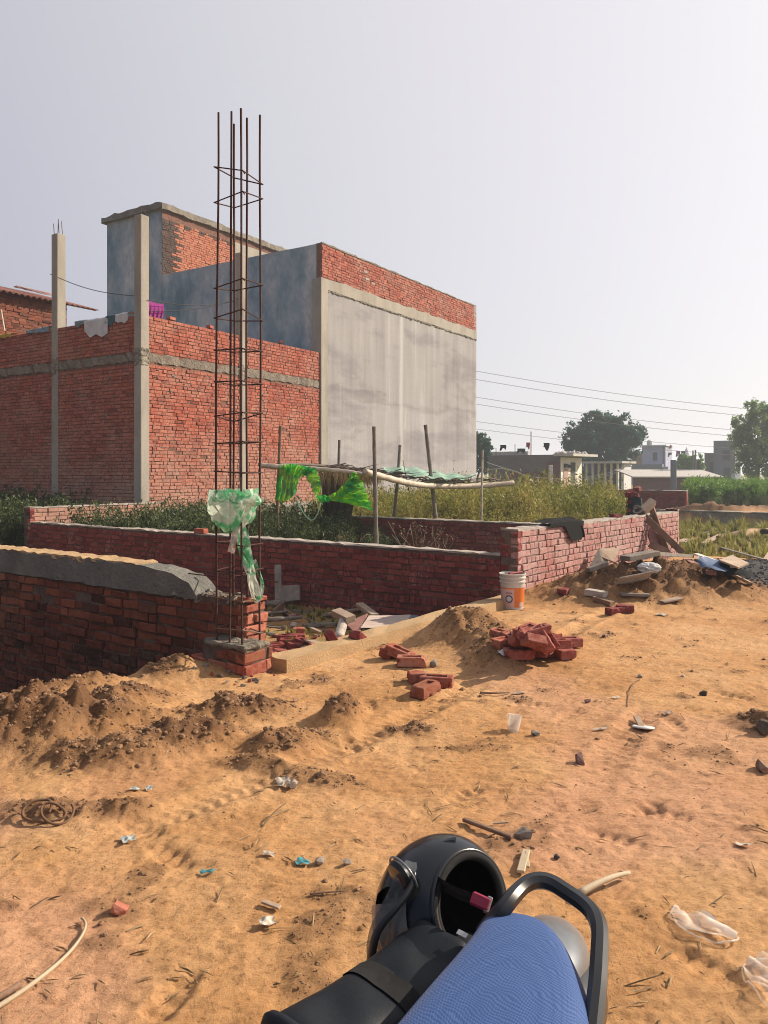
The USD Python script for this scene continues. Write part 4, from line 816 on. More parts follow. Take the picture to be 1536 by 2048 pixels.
scatter('hedge_shrubs', 'dark green bushes growing inside the walled plot before the brick house', 'bushes', dp, 'leaf_dark', on_ground(hp), PR.uniform(.75, 1.3, len(hp)) * np.interp(hp @ E2, [9.3, 10.4, 11.8], [.5, .95, 1.05]), 2)
lp = region(360, lambda p: (p - C0) @ NBL > .1 and p @ E2 > 15.0 and p @ E1 > 6.5, (-19, -6, 13, 24))
scatter('hedge_shrubs', 'dark green bushes under the shaded brick wall at the left', 'bushes', dp, 'leaf_dark', on_ground(lp), PR.uniform(.9, 1.6, len(lp)), 3)
tp = [tuft(.32, np.random.default_rng(90 + k), 26) for k in range(5)]
gp_ = region(3600, lambda p: 16.0 < p @ E1 < 29.9 and p[0] > 4.9 + .277 * (p[1] - 15.5), (4, 26, 11, 32))
scatter('low_grass', 'low yellow-green grass in the sunken field beyond the wall', 'grass', tp, 'leaf_weed', on_ground(gp_), PR.uniform(.5, 1.2, len(gp_)) * np.where(PR.random(len(gp_)) < .1, 1.6, 1), 4)
gp2 = region(330, lambda p: 4.6 < p @ E1 < 8.2 and 4.6 < p @ E2 < 8.5 and nz(p[:1], p[1:], 1.5, 3, 36)[0] > .0, (-6, 3, 5, 13))
scatter('rubble_grass', 'sparse green grass between the rubble', 'grass', tp, 'leaf_weed', on_ground(gp2), PR.uniform(.18, .45, len(gp2)), 5)
cp_ = [weed(1.0, np.random.default_rng(110 + k), 60, .10, .28, 9) for k in range(5)]
c0_ = P(1375, 1012, 0); crop = region(900, lambda p: p[0] > 13.1 + .39 * (p[1] - 33), (12, 32, 32.8, 40))
scatter('tall_crop', 'strip of tall bright green crop behind the dirt heaps', 'crop', cp_, 'leaf_bright', on_ground(crop, 0), np.column_stack([PR.uniform(1.0, 1.4, len(crop))] * 2 + [PR.uniform(.95, 1.35, len(crop))]), 6)
sr = region(150, lambda p: abs(p[1] - 32.2 - .02 * p[0]) < .7, (13.2, 26, 31, 34)); scatter('hedge_shrubs', 'dark scrub along the foot of the tall bright crop', 'bushes', dp, 'leaf_dark', on_ground(sr), PR.uniform(.35, .7, len(sr)), 9)
# bare dry shrubs in the walled plot and by the far wall
def dry_shrub(base, h, seed, label, spread=.5, n=16):
    r = np.random.default_rng(seed); ms = []
    for k in range(n):
        az = r.uniform(0, 6.28); d = np.array([math.cos(az) * spread, math.sin(az) * spread, 1.0]) * h * r.uniform(.5, 1)
        p0 = np.array(base); p1 = p0 + d * .5 + r.normal(0, .06 * h, 3); p2 = p0 + d + r.normal(0, .08 * h, 3); ms.append(tube([p0, p1, p2], [.012, .009, .004], 4))
        for _ in range(3):
            q = p1 + (p2 - p1) * r.uniform(0, .8); e_ = q + (d / np.linalg.norm(d) + r.normal(0, .5, 3)) * h * .22; ms.append(tube([q, (q + e_) / 2 + r.normal(0, .02, 3), e_], [.006, .005, .003], 3))
    t = thing('dry_shrub', label, 'shrub', base); put(t, 'branches', cat_(ms), 'leaf_dry', tone=.35)
    m, k = leaves(np.vstack([np.array(base) + np.array([r.normal(0, spread * h * .5), r.normal(0, spread * h * .5), h * r.uniform(.3, 1)]) for _ in range(90)]), .05, r); put(t, 'leaves', m, 'leaf_dry', tone=np.repeat(r.uniform(.2, 1, k), 4))
q = AB(10.6, 6.9); dry_shrub([*q, Hz(*q)], 1.05, 1, 'bare brown shrub inside the walled plot before its back wall', .55, 22)
q = AB(9.6, 7.9); dry_shrub([*q, Hz(*q)], .9, 2, 'leafless twiggy shrub beside the dark bushes in the walled plot', .6, 16)
q = AB(16.2, 5.0); dry_shrub([*q, Hz(*q)], 1.25, 3, 'dry brown stalks rising behind the leaning planks', .5, 14)

def tree(name, label, base, trunk_h, crown, n, leaf, mat, seed, group=None, lobes=None):
    """crown: (centre offset, radii). Leaf-sized faces are gathered in many small sprays around lobes."""
    r = np.random.default_rng(seed); base = np.array(base, float); t = thing(name, label, 'tree', base, group)
    tr = [tube(spline([base - [0, 0, .3], base + [r.normal(0, .1), 0, trunk_h * .5], base + [r.normal(0, .2), 0, trunk_h]], 8), np.linspace(.05, .03, 8) * trunk_h * 1.3, 8)]
    lob = lobes or [(np.array([r.uniform(-.75, .75), r.uniform(-.6, .6), r.uniform(-.6, .7)]), r.uniform(.30, .5)) for _ in range(26)]
    cen, rad = np.array(crown[0], float), np.array(crown[1], float); pts = []
    for o, s in lob:
        o = np.array(o); top = base + [0, 0, trunk_h * .9]; tip = base + cen + o * rad * .85
        tr.append(tube(spline([top, (top + tip) / 2 + r.normal(0, .15, 3) * rad * .3, tip], 6), np.linspace(.022, .008, 6) * trunk_h, 5))
        k = max(3, int(60 * s)); 
        for _ in range(k):
            d = r.normal(0, 1, 3); d /= np.linalg.norm(d); c = base + cen + (o + d * s * r.uniform(.6, 1.05)) * rad
            m_ = max(4, int(n / (26 * 24))); pts.append(c + r.normal(0, .055, (m_, 3)) * rad * [1, 1, .9])
    pts = np.vstack(pts); m, k = leaves(pts, leaf, r, -.2, .55)
    tn = np.clip(.5 + .5 * (meshkit.fbm(pts * (2.2 / rad.mean()), 2, seed) - .5) * 2 + r.normal(0, .12, k), 0, 1)
    put(t, 'trunk', cat_(tr), 'bark', smooth=True); put(t, 'crown', m, mat, tone=np.repeat(tn, 4)); return t
LB = lambda *a: [(np.array(q[:3]), q[3]) for q in a]
Y1 = 72.0; c = PY(1206, 877, Y1); b = PY(1206, 990, Y1)
tree('broad_tree', 'large round dark tree with two crowns behind the small grey houses', [c[0], Y1, -.3], 2.6, ((0, 0, c[2] + .1), (3.5, 3.0, 2.75)), 34000, .30, 'leaf_tree', 5,
     lobes=LB((-.55, 0, .25, .5), (-.6, .2, -.2, .45), (-.35, -.2, .62, .38), (.45, 0, .4, .5), (.62, .1, -.1, .45), (.3, .2, .66, .3), (0, 0, -.1, .6), (-.75, 0, .0, .3), (.85, 0, .2, .28), (0, -.3, -.5, .5), (-.4, 0, -.55, .4), (.5, 0, -.5, .4), (-.15, 0, .3, .45), (.15, .1, .1, .45), (-.55, -.4, .0, .4), (.5, -.4, .1, .4)))
Y2 = 62.0; c = PY(950, 905, Y2)
tree('dense_tree', 'dark green tree partly hidden behind the plastered building', [c[0], Y2, -.4], 2.0, ((0, 0, c[2] + .2), (1.35, 1.3, 1.7)), 14000, .22, 'leaf_tree', 6)
Y3 = 58.0; c = PY(1516, 880, Y3)
tree('feathery_tree', 'tall pale feathery tree at the far end of the crop strip', [c[0], Y3, -.4], 2.4, ((0, 0, c[2] + .2), (2.3, 2.0, 2.9)), 34000, .20, 'leaf_pale', 7,
     lobes=LB((-.2, 0, .8, .26), (.25, 0, .85, .2), (.05, 0, .6, .4), (-.6, 0, .45, .28), (-.7, 0, .1, .22), (.5, 0, .4, .4), (.0, 0, .2, .5), (-.3, 0, -.2, .48), (.4, 0, -.2, .5), (.1, 0, -.6, .5), (-.4, 0, -.6, .35), (.8, 0, .1, .4), (.7, 0, -.5, .4), (-.15, -.4, -.1, .45), (.3, -.4, .1, .4), (-.45, 0, .2, .3)))
Y4 = 78.0; c = PY(1376, 928, Y4)
tree('bushy_tree', 'small light green tree between the distant houses', [c[0], Y4, -.4], 1.4, ((0, 0, c[2] + .35), (1.35, 1.2, .95)), 12000, .22, 'leaf_bright', 8)

def G(u, v, lift=0.0):
    """Where the line of sight through (u, v) meets the ground."""
    y0, y1 = 1.3, 45.0
    for n in (300, 60, 40):
        y = np.geomspace(y0, y1, n); x = (u - U0) / F * y; z = EYE - (v - V0) / F * y
        h = H(x, y) + lift; k = max(1, int(np.argmax(z <= h))); y0, y1 = y[k - 1], y[k]
    return np.array([x[k], y[k], h[k]])

# ------------------------------------------------------------------ retaining wall and red wall in the middle distance
r0, r1 = AB(30.15, 12.0), AB(30.15, -6.0)
w = thing('retaining_wall', 'long low retaining wall with a pale top edge beyond the sunken grass', 'wall', (*r0, -.4), kind='thing')
put(w, 'wall_face', slab(r0, r1, NF, -.2, .03, -.9, .046, seg=.4, jit=.012, seed=71), 'concrete_rough')
put(w, 'coping', slab(r0, r1, NF, -.21, .045, .05, .09, seg=.4, jit=.008, seed=73), 'mortar_pale')
q0, q1 = AB(31.2, 7.94), AB(31.2, 10.7)
w = thing('low_brick_wall', 'detached stretch of low red brick wall standing before the tall crop', 'wall', (*q0, 0), kind='thing')
put(w, 'mortar', slab(q0, q1, NF, -.21, -.012, -.3, .77), 'mortar'); put(w, 'mortar_cap', slab(q0, q1, NF, -.235, 0, .77, .80, seg=.2, jit=.006, seed=72), 'mortar_pale')
lay(w, courses(q0, q1, -.1, .77, NF, .0835, 'fs', rag=.005) + courses(q0 + E1 * .235, q0, -.1, .77, NR, .0835, 'Sf', out=.004), 'brick_maroon', 120)

# ------------------------------------------------------------------ far houses
def house_box(t, name, K, l2, l1, z0, z1, mat, mat2=None, label=None):
    """A block with its near corner at K: l2 metres along E2 to the left, l1 metres along E1 to the right."""
    c = np.array(K) + E2 * l2 / 2 + E1 * l1 / 2
    m = T(box(l1, l2, z1 - z0), frame((*E1, 0)), [*c, (z0 + z1) / 2]); return put(t, name, m, mat, label=label)
def face2(K, s0, s1, z0, z1, d=.04): return T(box(d, s1 - s0, z1 - z0), frame((*E1, 0)), [*(np.array(K) + E2 * (s0 + s1) / 2 - E1 * d * .4), (z0 + z1) / 2])      # on the left-hand (front) face
def face1(K, s0, s1, z0, z1, d=.04): return T(box(s1 - s0, d, z1 - z0), frame((*E1, 0)), [*(np.array(K) + E1 * (s0 + s1) / 2 - E2 * d * .4), (z0 + z1) / 2])      # on the right-hand face
def clothes(u, v, y, w, h, mat, label, seed):
    a = PY(u, v, y); k = w / F * y; hh = h / F * y; r = np.random.default_rng(seed)
    gx_, gz_ = np.meshgrid(np.linspace(0, 1, 14), np.linspace(0, 1, 10), indexing='ij')
    p = np.stack([a[0] + k * gx_ + .05 * k * np.sin(gz_ * 5), y + .06 * np.sin(gx_ * 11 + seed) * gz_, a[2] - hh * gz_ * (.75 + .25 * np.sin(gx_ * 6 + seed))], -1)
    solo('washing', grid(p), mat, label, 'washing', smooth=True)
KA_ = PY(1120, 945, 48)[:2]
ha = thing('grey_house', 'low grey house with a cream painted end wall and washing on its flat roof', 'house', (*KA_, -.4))
house_box(ha, 'wall', KA_, 5.0, 3.55, -.6, 2.62, 'far_grey'); put(ha, 'brick_panel', face2(KA_, .2, 3.4, -.5, 1.55), 'far_brick'); put(ha, 'brick_panel', face2(KA_, .05, .85, -.5, 2.2, .06), 'far_brick')
put(ha, 'cream_wall', face1(KA_, .05, 3.5, -.5, 2.45, .05), 'paint_cream'); put(ha, 'curtain', face1(KA_, .45, 1.15, -.4, 1.75, .09), 'cloth_pinkish'); put(ha, 'window', face1(KA_, 1.6, 2.35, .8, 2.15, .08), 'far_dark'); put(ha, 'shutter', face1(KA_, 1.3, 2.2, -.3, .72, .08), 'cloth_pinkish')
put(ha, 'porch_slab', T(box(4.2, 1.3, .16), frame((*E1, 0)), [*(KA_ + E1 * 1.9 - E2 * .3), 2.6]), 'far_roof'); put(ha, 'dark_box', face1(KA_, .5, .8, 1.8, 2.05, .25), 'far_dark'); put(ha, 'dark_box', face1(KA_, 1.2, 1.5, 1.8, 2.0, .25), 'far_dark')  # two plain dark boxes fixed to the cream wall
rub = cat_([T(rock(BR.uniform(.08, .2), 200 + k, .8, 1), None, [*(KA_ + E1 * BR.uniform(.2, 3.3) - E2 * BR.uniform(-.5, .6)), 2.72]) for k in range(22)]); put(ha, 'roof_rubble', rub, 'far_roof', kind='stuff')
for k, (u, v) in enumerate(((1062, 863), (1030, 888), (992, 896))):
    p = PY(u, 910, 49.5); put(ha, 'roof_pole', tube([[p[0], p[1], 2.6], PY(u, v, 49.5)], .03 if k == 0 else .02, 5), 'far_dark')
put(ha, 'parapet_rubble', T(box(2.6, .3, .3), frame((*E2, 0)), [*(KA_ + E2 * 3.6 + E1 * .4), 2.72]), 'far_roof')
for a_ in [(1000, 890, 49, 12, 12, 'cloth_black', 'dark washing at the left end of the grey house roof', 1), (1034, 897, 49, 16, 11, 'cloth_dark', 'dark washing low on the grey house roof left of the pole', 2), (1052, 885, 49, 8, 15, 'cloth_red', 'reddish washing just left of the pole on the grey house roof', 3), (1087, 886, 49, 12, 16, 'cloth_black', 'black garment hanging right of the pole above the grey house', 4), (1300, 0, 0, 0, 0, None, None, 0)][:4]:
    clothes(*a_)
KB_ = PY(1238, 945, 60)[:2]
hb = thing('column_shed', 'open grey shed with a row of pale columns under a thin roof slab', 'shed', (*KB_, -.4))
house_box(hb, 'wall', KB_ + E1 * 2.6, 4.4, .25, -.6, 2.3, 'paint_slate'); put(hb, 'roof_slab', T(box(3.4, 3.3, .16), frame((*E1, 0)), [*(KB_ + E1 * 1.1 + E2 * 1.2), 2.3]), 'far_roof')
for k in range(6): put(hb, 'column', T(box(.16, .16, 2.8), frame((*E1, 0)), [*(KB_ + E2 * (.1 + .5 * k)), .82]), 'paint_cream')
put(hb, 'white_wall', face1(KB_ + E1 * .6, 0, 1.8, -.5, 2.15, .2), 'paint_white'); put(hb, 'side_wall', T(box(.3, 2.2, 2.6), frame((*E1, 0)), [*(KB_ + E2 * 4.3 + E1 * .8), .9]), 'paint_slate')
KC_ = PY(1447, 945, 50)[:2]
hc = thing('low_shed', 'long low brown shed with a pale sloping sheet roof', 'shed', (*KC_, -.4))
c1, c2 = PY(1266, 952, 50), PY(1445, 952, 49)
put(hc, 'wall', bar([c1[0], 50, .3], [c2[0], 49.2, .3], .25, 1.75), 'far_brick'); rfp = np.array([[[c1[0] - .1, 49.8, 1.24], [c1[0] + .6, 56, 1.72]], [[c2[0] + .1, 49.0, 1.24], [c2[0] + 1.3, 55.5, 1.72]]])
rm = grid(rfp); rm2 = rm.copy(); rm2.vertices[:, 2] -= .06; rm2.invert(); put(hc, 'sheet_roof', cat_([rm, rm2]), 'far_roof'); put(hc, 'fascia', bar([c1[0] - .1, 49.78, 1.2], [c2[0] + .1, 48.98, 1.2], .03, .07), 'far_roof')
p = PY(1347, 920, 46); solo('concrete_post', bar([p[0], 46, -.4], p, .28, .28, (0, 1, 0), .02), 'paint_slate', 'lone dark concrete post in front of the low shed roof', 'post')
p = PY(1101, 930, 44); solo('concrete_post', bar([p[0], 44, -.5], p, .2, .2, (0, 1, 0), .02), 'far_roof', 'grey concrete post before the shaded wall of the grey house', 'post')
KD_ = PY(1336, 945, 92)[:2]
hd = thing('lilac_house', 'distant pale lilac house with a water tank on its stepped roof', 'house', (*KD_, -.4))
house_box(hd, 'lower_wall', KD_, 4.6, 4, -.6, 2.2, 'paint_lilac'); house_box(hd, 'upper_wall', PY(1331, 945, 95)[:2], 2.9, 3, 2.2, 4.8, 'paint_lilac'); house_box(hd, 'balcony', KD_ - E1 * .3 + E2 * .6, 3.6, .8, 1.9, 2.5, 'paint_slate')
house_box(hd, 'orange_wall', PY(1289, 945, 97)[:2], 1.5, 2, -.5, 4.0, 'paint_orange'); put(hd, 'roof_slab', T(box(3.4, 3.2, .15), frame((*E1, 0)), [*(PY(1331, 945, 95)[:2] + E2 * 1.45 + E1 * 1.5), 4.85]), 'paint_white')
p = PY(1305, 888, 95); put(hd, 'water_tank', T(lathe([(0, 0), (.32, 0), (.34, .15), (.34, .5), (.2, .65), (0, .7)], 14), None, [p[0], p[1] + 1, 4.9]), 'paint_white', smooth=40)
for a_, z0, z1 in ((1.2, .4, 1.5), (2.3, .4, 1.5), (3.4, -.3, 1.5)): put(hd, 'window', face2(KD_, a_, a_ + .55, z0, z1, .08), 'far_dark')
put(hd, 'window', face2(PY(1331, 945, 95)[:2], 1.0, 1.5, 3.0, 4.0, .08), 'far_dark'); put(hd, 'pillar', face2(PY(1331, 945, 95)[:2], .1, .3, 2.2, 4.8, .12), 'paint_slate')
for a_ in [(1338, 890, 96, 5, 9, 'cloth_red', 'small red flag on the distant lilac house', 5), (1334, 905, 96, 9, 9, 'cloth_black', 'dark washing beside the distant lilac house', 6), (1352, 902, 90, 8, 12, 'cloth_magenta', 'reddish washing left of the white spire', 7), (1362, 902, 90, 8, 10, 'cloth_dark', 'dark washing next to the white spire', 8)]: clothes(*a_)
p = PY(1373, 945, 110)[:2]; sp = thing('white_spire', 'small white temple spire far behind the light green tree', 'spire', (*p, -.4))
put(sp, 'base', T(box(2.2, 2.2, 3.2), frame((*E1, 0)), [*p, 1.1]), 'paint_white'); put(sp, 'spire', T(lathe([(.75, 0), (.7, .5), (.5, 1.3), (.25, 1.9), (.06, 2.3), (0, 2.5)], 10), None, [*p, 2.7]), 'paint_white', smooth=40)
for k, (u, v) in enumerate(((1386, 901), (1391, 900))):
    p = PY(u, v, 70); solo('utility_pole', tube([[p[0], 70, -.5], p], .07, 7), 'far_grey', ['left of two thin poles standing close together', 'right of two thin poles standing close together'][k], 'pole')
KE_ = PY(1400, 945, 100)[:2]; he = thing('white_hut', 'small white hut behind the two thin poles', 'house', (*KE_, -.4)); house_box(he, 'wall', KE_, 1.2, 2, -.5, 2.1, 'paint_white'); put(he, 'roof', T(box(2.3, 1.5, .12), frame((*E1, 0)), [*(KE_ + E1 * 1 + E2 * .6), 2.15]), 'far_roof')
KF_ = PY(1447, 945, 82)[:2]
hf = thing('slate_block', 'dark slate-grey block of flats half behind the feathery tree', 'building', (*KF_, -.4)); house_box(hf, 'wall', PY(1470, 945, 84)[:2], 2.2, 3, -.6, 5.0, 'paint_slate'); house_box(hf, 'lower_block', PY(1441, 945, 86)[:2], 1.7, 3, -.6, 3.7, 'far_grey')
put(hf, 'door', face2(PY(1470, 945, 84)[:2], .5, 1.1, -.3, 2.0, .08), 'far_dark'); put(hf, 'window', face2(PY(1470, 945, 84)[:2], .5, 1.2, 2.9, 3.9, .08), 'far_dark'); put(hf, 'white_door', face2(PY(1470, 945, 84)[:2], 0, .35, -.4, 1.4, .1), 'paint_lilac'); put(hf, 'window', face2(PY(1441, 945, 86)[:2], .4, 1.1, 1.6, 2.6, .08), 'far_dark')
# power lines
for k, (v0, v1, y0) in enumerate(((733, 824, 62), (750, 838, 62), (786, 868, 66), (800, 880, 66), (836, 903, 72), (851, 916, 72))):
    t = np.linspace(0, 1, 40); pts = np.stack([(900 + 680 * t - U0) / F * y0, np.full(40, y0) + 2 * t, 0 * t], -1); pts[:, 2] = EYE - (v0 + (v1 - v0) * t - V0) / F * pts[:, 1] - .35 * np.sin(np.pi * t)
    solo('power_line', tube(pts, .017, 4), 'far_grey', ['highest of the overhead power lines', 'second highest of the overhead power lines', 'third overhead power line from the top', 'fourth overhead power line from the top', 'overhead power line second from the bottom', 'lowest of the overhead power lines'][k], 'power line')
for k, pts in enumerate(([(974, 925), (1030, 944), (1075, 955), (1120, 957), (1170, 955), (1220, 945), (1268, 918)], [(1120, 953), (1180, 958), (1225, 948), (1262, 925)], [(976, 940), (1010, 938), (1045, 948)])):
    solo('sagging_wire', tube(spline([PY(u, v, 46) for u, v in pts], 40), .014, 4), 'far_roof', ['long pale wire sagging in front of the grey house', 'pale wire sagging in front of the column shed', 'short slack wire at the left end of the grey house'][k], 'wire')
for k, (a, b, m_) in enumerate((((100, 548, 19.9), (271, 592, 18.1), 3), ((295, 600, 18.1), (475, 602, 20.9), 2), ((295, 622, 18.2), (480, 596, 20.9), 2))):
    a, b = PY(*a), PY(*b); t = np.linspace(0, 1, 20)[:, None]; pts = a * (1 - t) + b * t; pts[:, 2:] -= .12 * np.sin(np.pi * t)
    solo('clothes_line', tube(pts, .009, 4), 'far_dark', ['thin line strung between the two front concrete posts', 'upper clothes line above the sunny parapet', 'lower clothes line above the sunny parapet'][k], 'clothes line')
# washing on the brick house
def drape(A, d, s0, s1, z, drop, n, mat, label, seed, over=.22):
    r = np.random.default_rng(seed); i, j = np.meshgrid(np.linspace(0, 1, 26), np.linspace(0, 1, 22), indexing='ij')
    s = s0 + (s1 - s0) * i; dr = drop * (.75 + .5 * meshkit.noise(np.stack([i * 4, i * 0 + seed, i * 0], -1)))
    back = j < .35; lift = .02 + .03 * meshkit.noise(np.stack([i * 6, j * 5, i * 0 + seed], -1))
    nn = np.where(back, -over * (1 - j / .35), .02 + .03 * meshkit.noise(np.stack([i * 7, j * 3, i * 0 + seed], -1))); zz = np.where(back, z + lift, z + lift * .5 - dr * (j - .35) / .65)
    p = np.stack([A[0] + d[0] * s + n[0] * nn, A[1] + d[1] * s + n[1] * nn, zz], -1); return solo('washing', grid(p), mat, label, 'washing', smooth=True)
drape(C0, B2, 1.15, 2.05, 5.25, .38, NBL, 'cloth_white', 'white shirt hung over the shaded parapet to dry', 1)
drape(C0, B2, .85, 1.25, 5.27, .22, NBL, 'cloth_teal', 'dark teal garment hung over the parapet between two white ones', 2)
drape(C0, B2, .42, .88, 5.27, .20, NBL, 'cloth_white', 'small white cloth over the parapet nearest the corner post', 3)
drape(C0, B2, 1.95, 2.45, 5.26, .12, NBL, 'cloth_greyblue', 'dull bluish cloth over the parapet left of the white shirt', 4)
drape(C0, B2, 3.5, 4.5, 5.25, .10, NBL, 'cloth_greyblue', 'pale sheet lying along the parapet left of the second post', 5)
drape(C0, B2, 5.2, 5.8, 5.25, .10, NBL, 'cloth_yellow', 'yellow cloth on the far left end of the parapet', 6)
i, j = np.meshgrid(np.linspace(0, 1, 20), np.linspace(0, 1, 14), indexing='ij'); a = PY(296, 600, 18.3)
p = np.stack([a[0] + .25 * i + .02 * np.sin(j * 4), a[1] + .4 * i + .03 * np.sin(i * 25) * j, a[2] - .34 * j - .03 * np.sin(i * 3)], -1)
solo('washing', grid(p), 'cloth_magenta', 'magenta cloth hanging from the line beside the corner post', 'washing', smooth=True)
solo('bamboo_stick', tube([PY(2, 620, 21.0), PY(9, 662, 20.9)], .025, 6), 'bamboo', 'thin bamboo stick standing at the far left parapet', 'stick')

# ------------------------------------------------------------------ boards, planks and bricks
def plank(u0, v0, u1, v1, w, t, mat, label, lift=0.0, lift2=None, tilt=0, cat='plank', name='plank', ext=None):
    a, b = G(u0, v0, lift + t / 2), G(u1, v1, (lift if lift2 is None else lift2) + t / 2)
    up = np.array([0, math.sin(math.radians(tilt)), math.cos(math.radians(tilt))])
    m = bar(a, b, w, t, up, min(.004, t * .2)); m = m.subdivide() if np.linalg.norm(b - a) < 3 else m
    m.vertices += .012 * (meshkit.fbm(m.vertices * 3 + u0, 2, 3)[:, None] - .5)
    return solo(name, m, mat, label, cat)
def plankY(p, q, w, t, mat, label, up=(0, 0, 1), cat='plank', name='plank'):
    return solo(name, bar(PY(*p), PY(*q), w, t, up, min(.004, t * .2)), mat, label, cat)
def board(pts, t, mat, label, cat='board', name='board'):
    """A flat board with four corners (u, v, depth)."""
    c = np.array([PY(*p) for p in pts]); n = np.cross(c[1] - c[0], c[2] - c[0]); n /= np.linalg.norm(n)
    if n[2] < 0: n = -n
    v = np.vstack([c - n * t / 2, c + n * t / 2]); return solo(name, trimesh.convex.convex_hull(v), mat, label, cat)
def frog_brick(seed, half=1.0):
    import manifold3d as m3
    L = .23 * half
    b = m3.Manifold(m3.Mesh(*[np.asarray(x, t) for x, t in zip((lambda q: (q.vertices, q.faces))(box(L, .112, .076, .005)), (np.float32, np.uint32))]))
    if half == 1: b = b - m3.Manifold.cube([.15, .055, .03], True).translate([0, 0, .038])
    o = b.to_mesh(); m = trimesh.Trimesh(o.vert_properties[:, :3], o.tri_verts, process=True)
    m = m.subdivide_to_size(.034); m.merge_vertices(); g = np.random.default_rng(seed + 9000); v = m.vertices
    v += (meshkit.fbm(v * 32 + seed, 3, seed)[:, None] - .5) * .007 * np.sign(v)
    for _ in range(4):      # knocked-off corners and edges
        c = np.array([L / 2, .056, .038]) * g.choice([-1, 1], 3); c[g.integers(0, 3)] *= g.uniform(.2, 1); d = np.linalg.norm(v - c, axis=1); r = g.uniform(.015, .04); v -= (c * .45) * (np.clip(1 - d / r, 0, 1) * .5)[:, None]
    m.vertices = v; return m
def brick(pos, yaw, tilt=0, roll=0, half=1.0, mat='brick_maroon', label='', group=None, tone=.5, seed=0, size=1.0):
    m = frog_brick(seed, half); m.vertices *= size
    return solo('brick' if half == 1 else 'broken_brick', T(m, rot([0, 0, 1], yaw) @ rot([0, 1, 0], tilt) @ rot([1, 0, 0], roll), pos), mat, label, 'brick', group=group, tone=tone)
def brickG(u, v, yaw, lift=.038, **k): return brick(G(u, v, lift), yaw, **k)
# planks leaning at the far end of the low wall
plankY((1278, 1022, 13.35), (1366, 1106, 12.9), .11, .035, 'wood_brown', 'long brown plank leaning diagonally across the low wall', (-.5, -.8, .2))
plankY((1300, 1008, 13.55), (1335, 1104, 13.05), .10, .05, 'wood_brown', 'darker plank leaning steeply behind the diagonal one', (-.7, -.7, .1))
plankY((1284, 1024, 13.25), (1306, 1003, 13.35), .13, .12, 'wood_pale', 'short pale timber block balanced on top of the leaning planks', (-.4, -.8, .4))
board([(1289, 1036, 13.5), (1302, 1032, 13.55), (1340, 1106, 13.1), (1300, 1085, 13.25)], .03, 'wood_red', 'reddish triangular board under the leaning planks')
plankY((1300, 1088, 13.1), (1336, 1106, 12.8), .12, .03, 'wood_brown', 'short brown plank at the foot of the leaning planks', (-.3, -.8, .5))
solo('wire_bundle', tube(spline([PY(1268, 1018, 13.3), PY(1276, 1012, 13.25), PY(1284, 1020, 13.2), PY(1272, 1026, 13.2), PY(1268, 1020, 13.3), PY(1279, 1015, 13.3)], 40), .018, 5), 'wood_grey', 'small grey coil on the wall top beside the leaning planks', 'coil')
# dark cloth on a stub pillar behind the wall
sp_ = thing('brick_pillar', 'short broken brick pillar with reddish bricks on top behind the far end of the low wall', 'pillar', (*PY(1272, 1000, 15.5)[:2], -.45))
pc = PY(1268, 1000, 15.5)
for k in range(17):
    for j_ in range(2): put(sp_, 'brick', T(box(.23, .11, .075, .006, .003), rot([0, 0, 1], (0, 90)[k % 2] + 35 + BR.uniform(-6, 6)), [pc[0] + (.06 * (2 * j_ - 1) if k % 2 == 0 else .06 * (2 * j_ - 1)) * .8, pc[1] + .05 * (2 * j_ - 1), -.42 + .083 * k]), 'brick_maroon', tone=BR.uniform(0, 1))
for k in range(7): put(sp_, 'broken_brick', T(box(BR.uniform(.12, .23), .11, .075, .008, .006), rot([0, 0, 1], BR.uniform(0, 180)) @ rot([1, 0, 0], BR.uniform(-30, 30)), [pc[0] + BR.uniform(-.14, .14), pc[1] + BR.uniform(-.1, .1), 1.01 + .045 * (k // 2) + .02]), 'brick_maroon', tone=BR.uniform(.2, 1))
i, j = np.meshgrid(np.linspace(-2.6, 1.2, 30), np.linspace(0, 1, 24), indexing='ij')
rr = .17 + .035 * np.sin(i * 6 + j * 3) * j + .04 * j + .02 * meshkit.noise(np.stack([i * 3, j * 4, i * 0], -1))
solo('dark_cloth', grid(np.stack([pc[0] - .01 + rr * np.cos(i) * .9, pc[1] + rr * np.sin(i), .99 - .95 * j], -1)), 'cloth_dark', 'blackish green cloth wrapped around the short broken brick pillar', 'cloth', smooth=True)
# black cloth over the wall
def wp_(s, n, z): return [*(RW0 + E1 * s + NR * n), z - .011 * s]
i, j = np.meshgrid(np.linspace(0, 1, 50), np.linspace(0, 1, 24), indexing='ij')
s_ = .75 + 1.15 * i + .12 * np.sin(j * 3); bump_ = .012 + .055 * np.sin(np.pi * np.clip(i * 1.1, 0, 1)) * np.exp(-((j - .35) / .3) ** 2) + .04 * meshkit.fbm(np.stack([i * 9, j * 7, i * 0], -1), 3, 4)
n_ = -.24 + .25 * np.clip(j / .6, 0, 1) + .03 * (j > .6); z_ = .825 + bump_ * (1 - sm(j, .55, .75)) - .22 * sm(j, .6, 1) * sm(i, .45, .75) - .02 * sm(j, .6, 1)
cl = np.stack([RW0[0] + E1[0] * s_ + NR[0] * n_, RW0[1] + E1[1] * s_ + NR[1] * n_, z_ - .011 * s_], -1)
bc_ = thing('black_cloth', 'crumpled black cloth slung over the top of the low brick wall', 'cloth', wp_(1.3, -.1, .82))
put(bc_, 'cloth', grid(cl), 'cloth_black', smooth=True)
put(bc_, 'sleeve', tube(spline([wp_(1.5, -.08, .85), wp_(1.82, .0, .845), wp_(1.95, .03, .74), wp_(2.02, .03, .62)], 16), np.linspace(.035, .022, 16), 9), 'cloth_black', smooth=True)
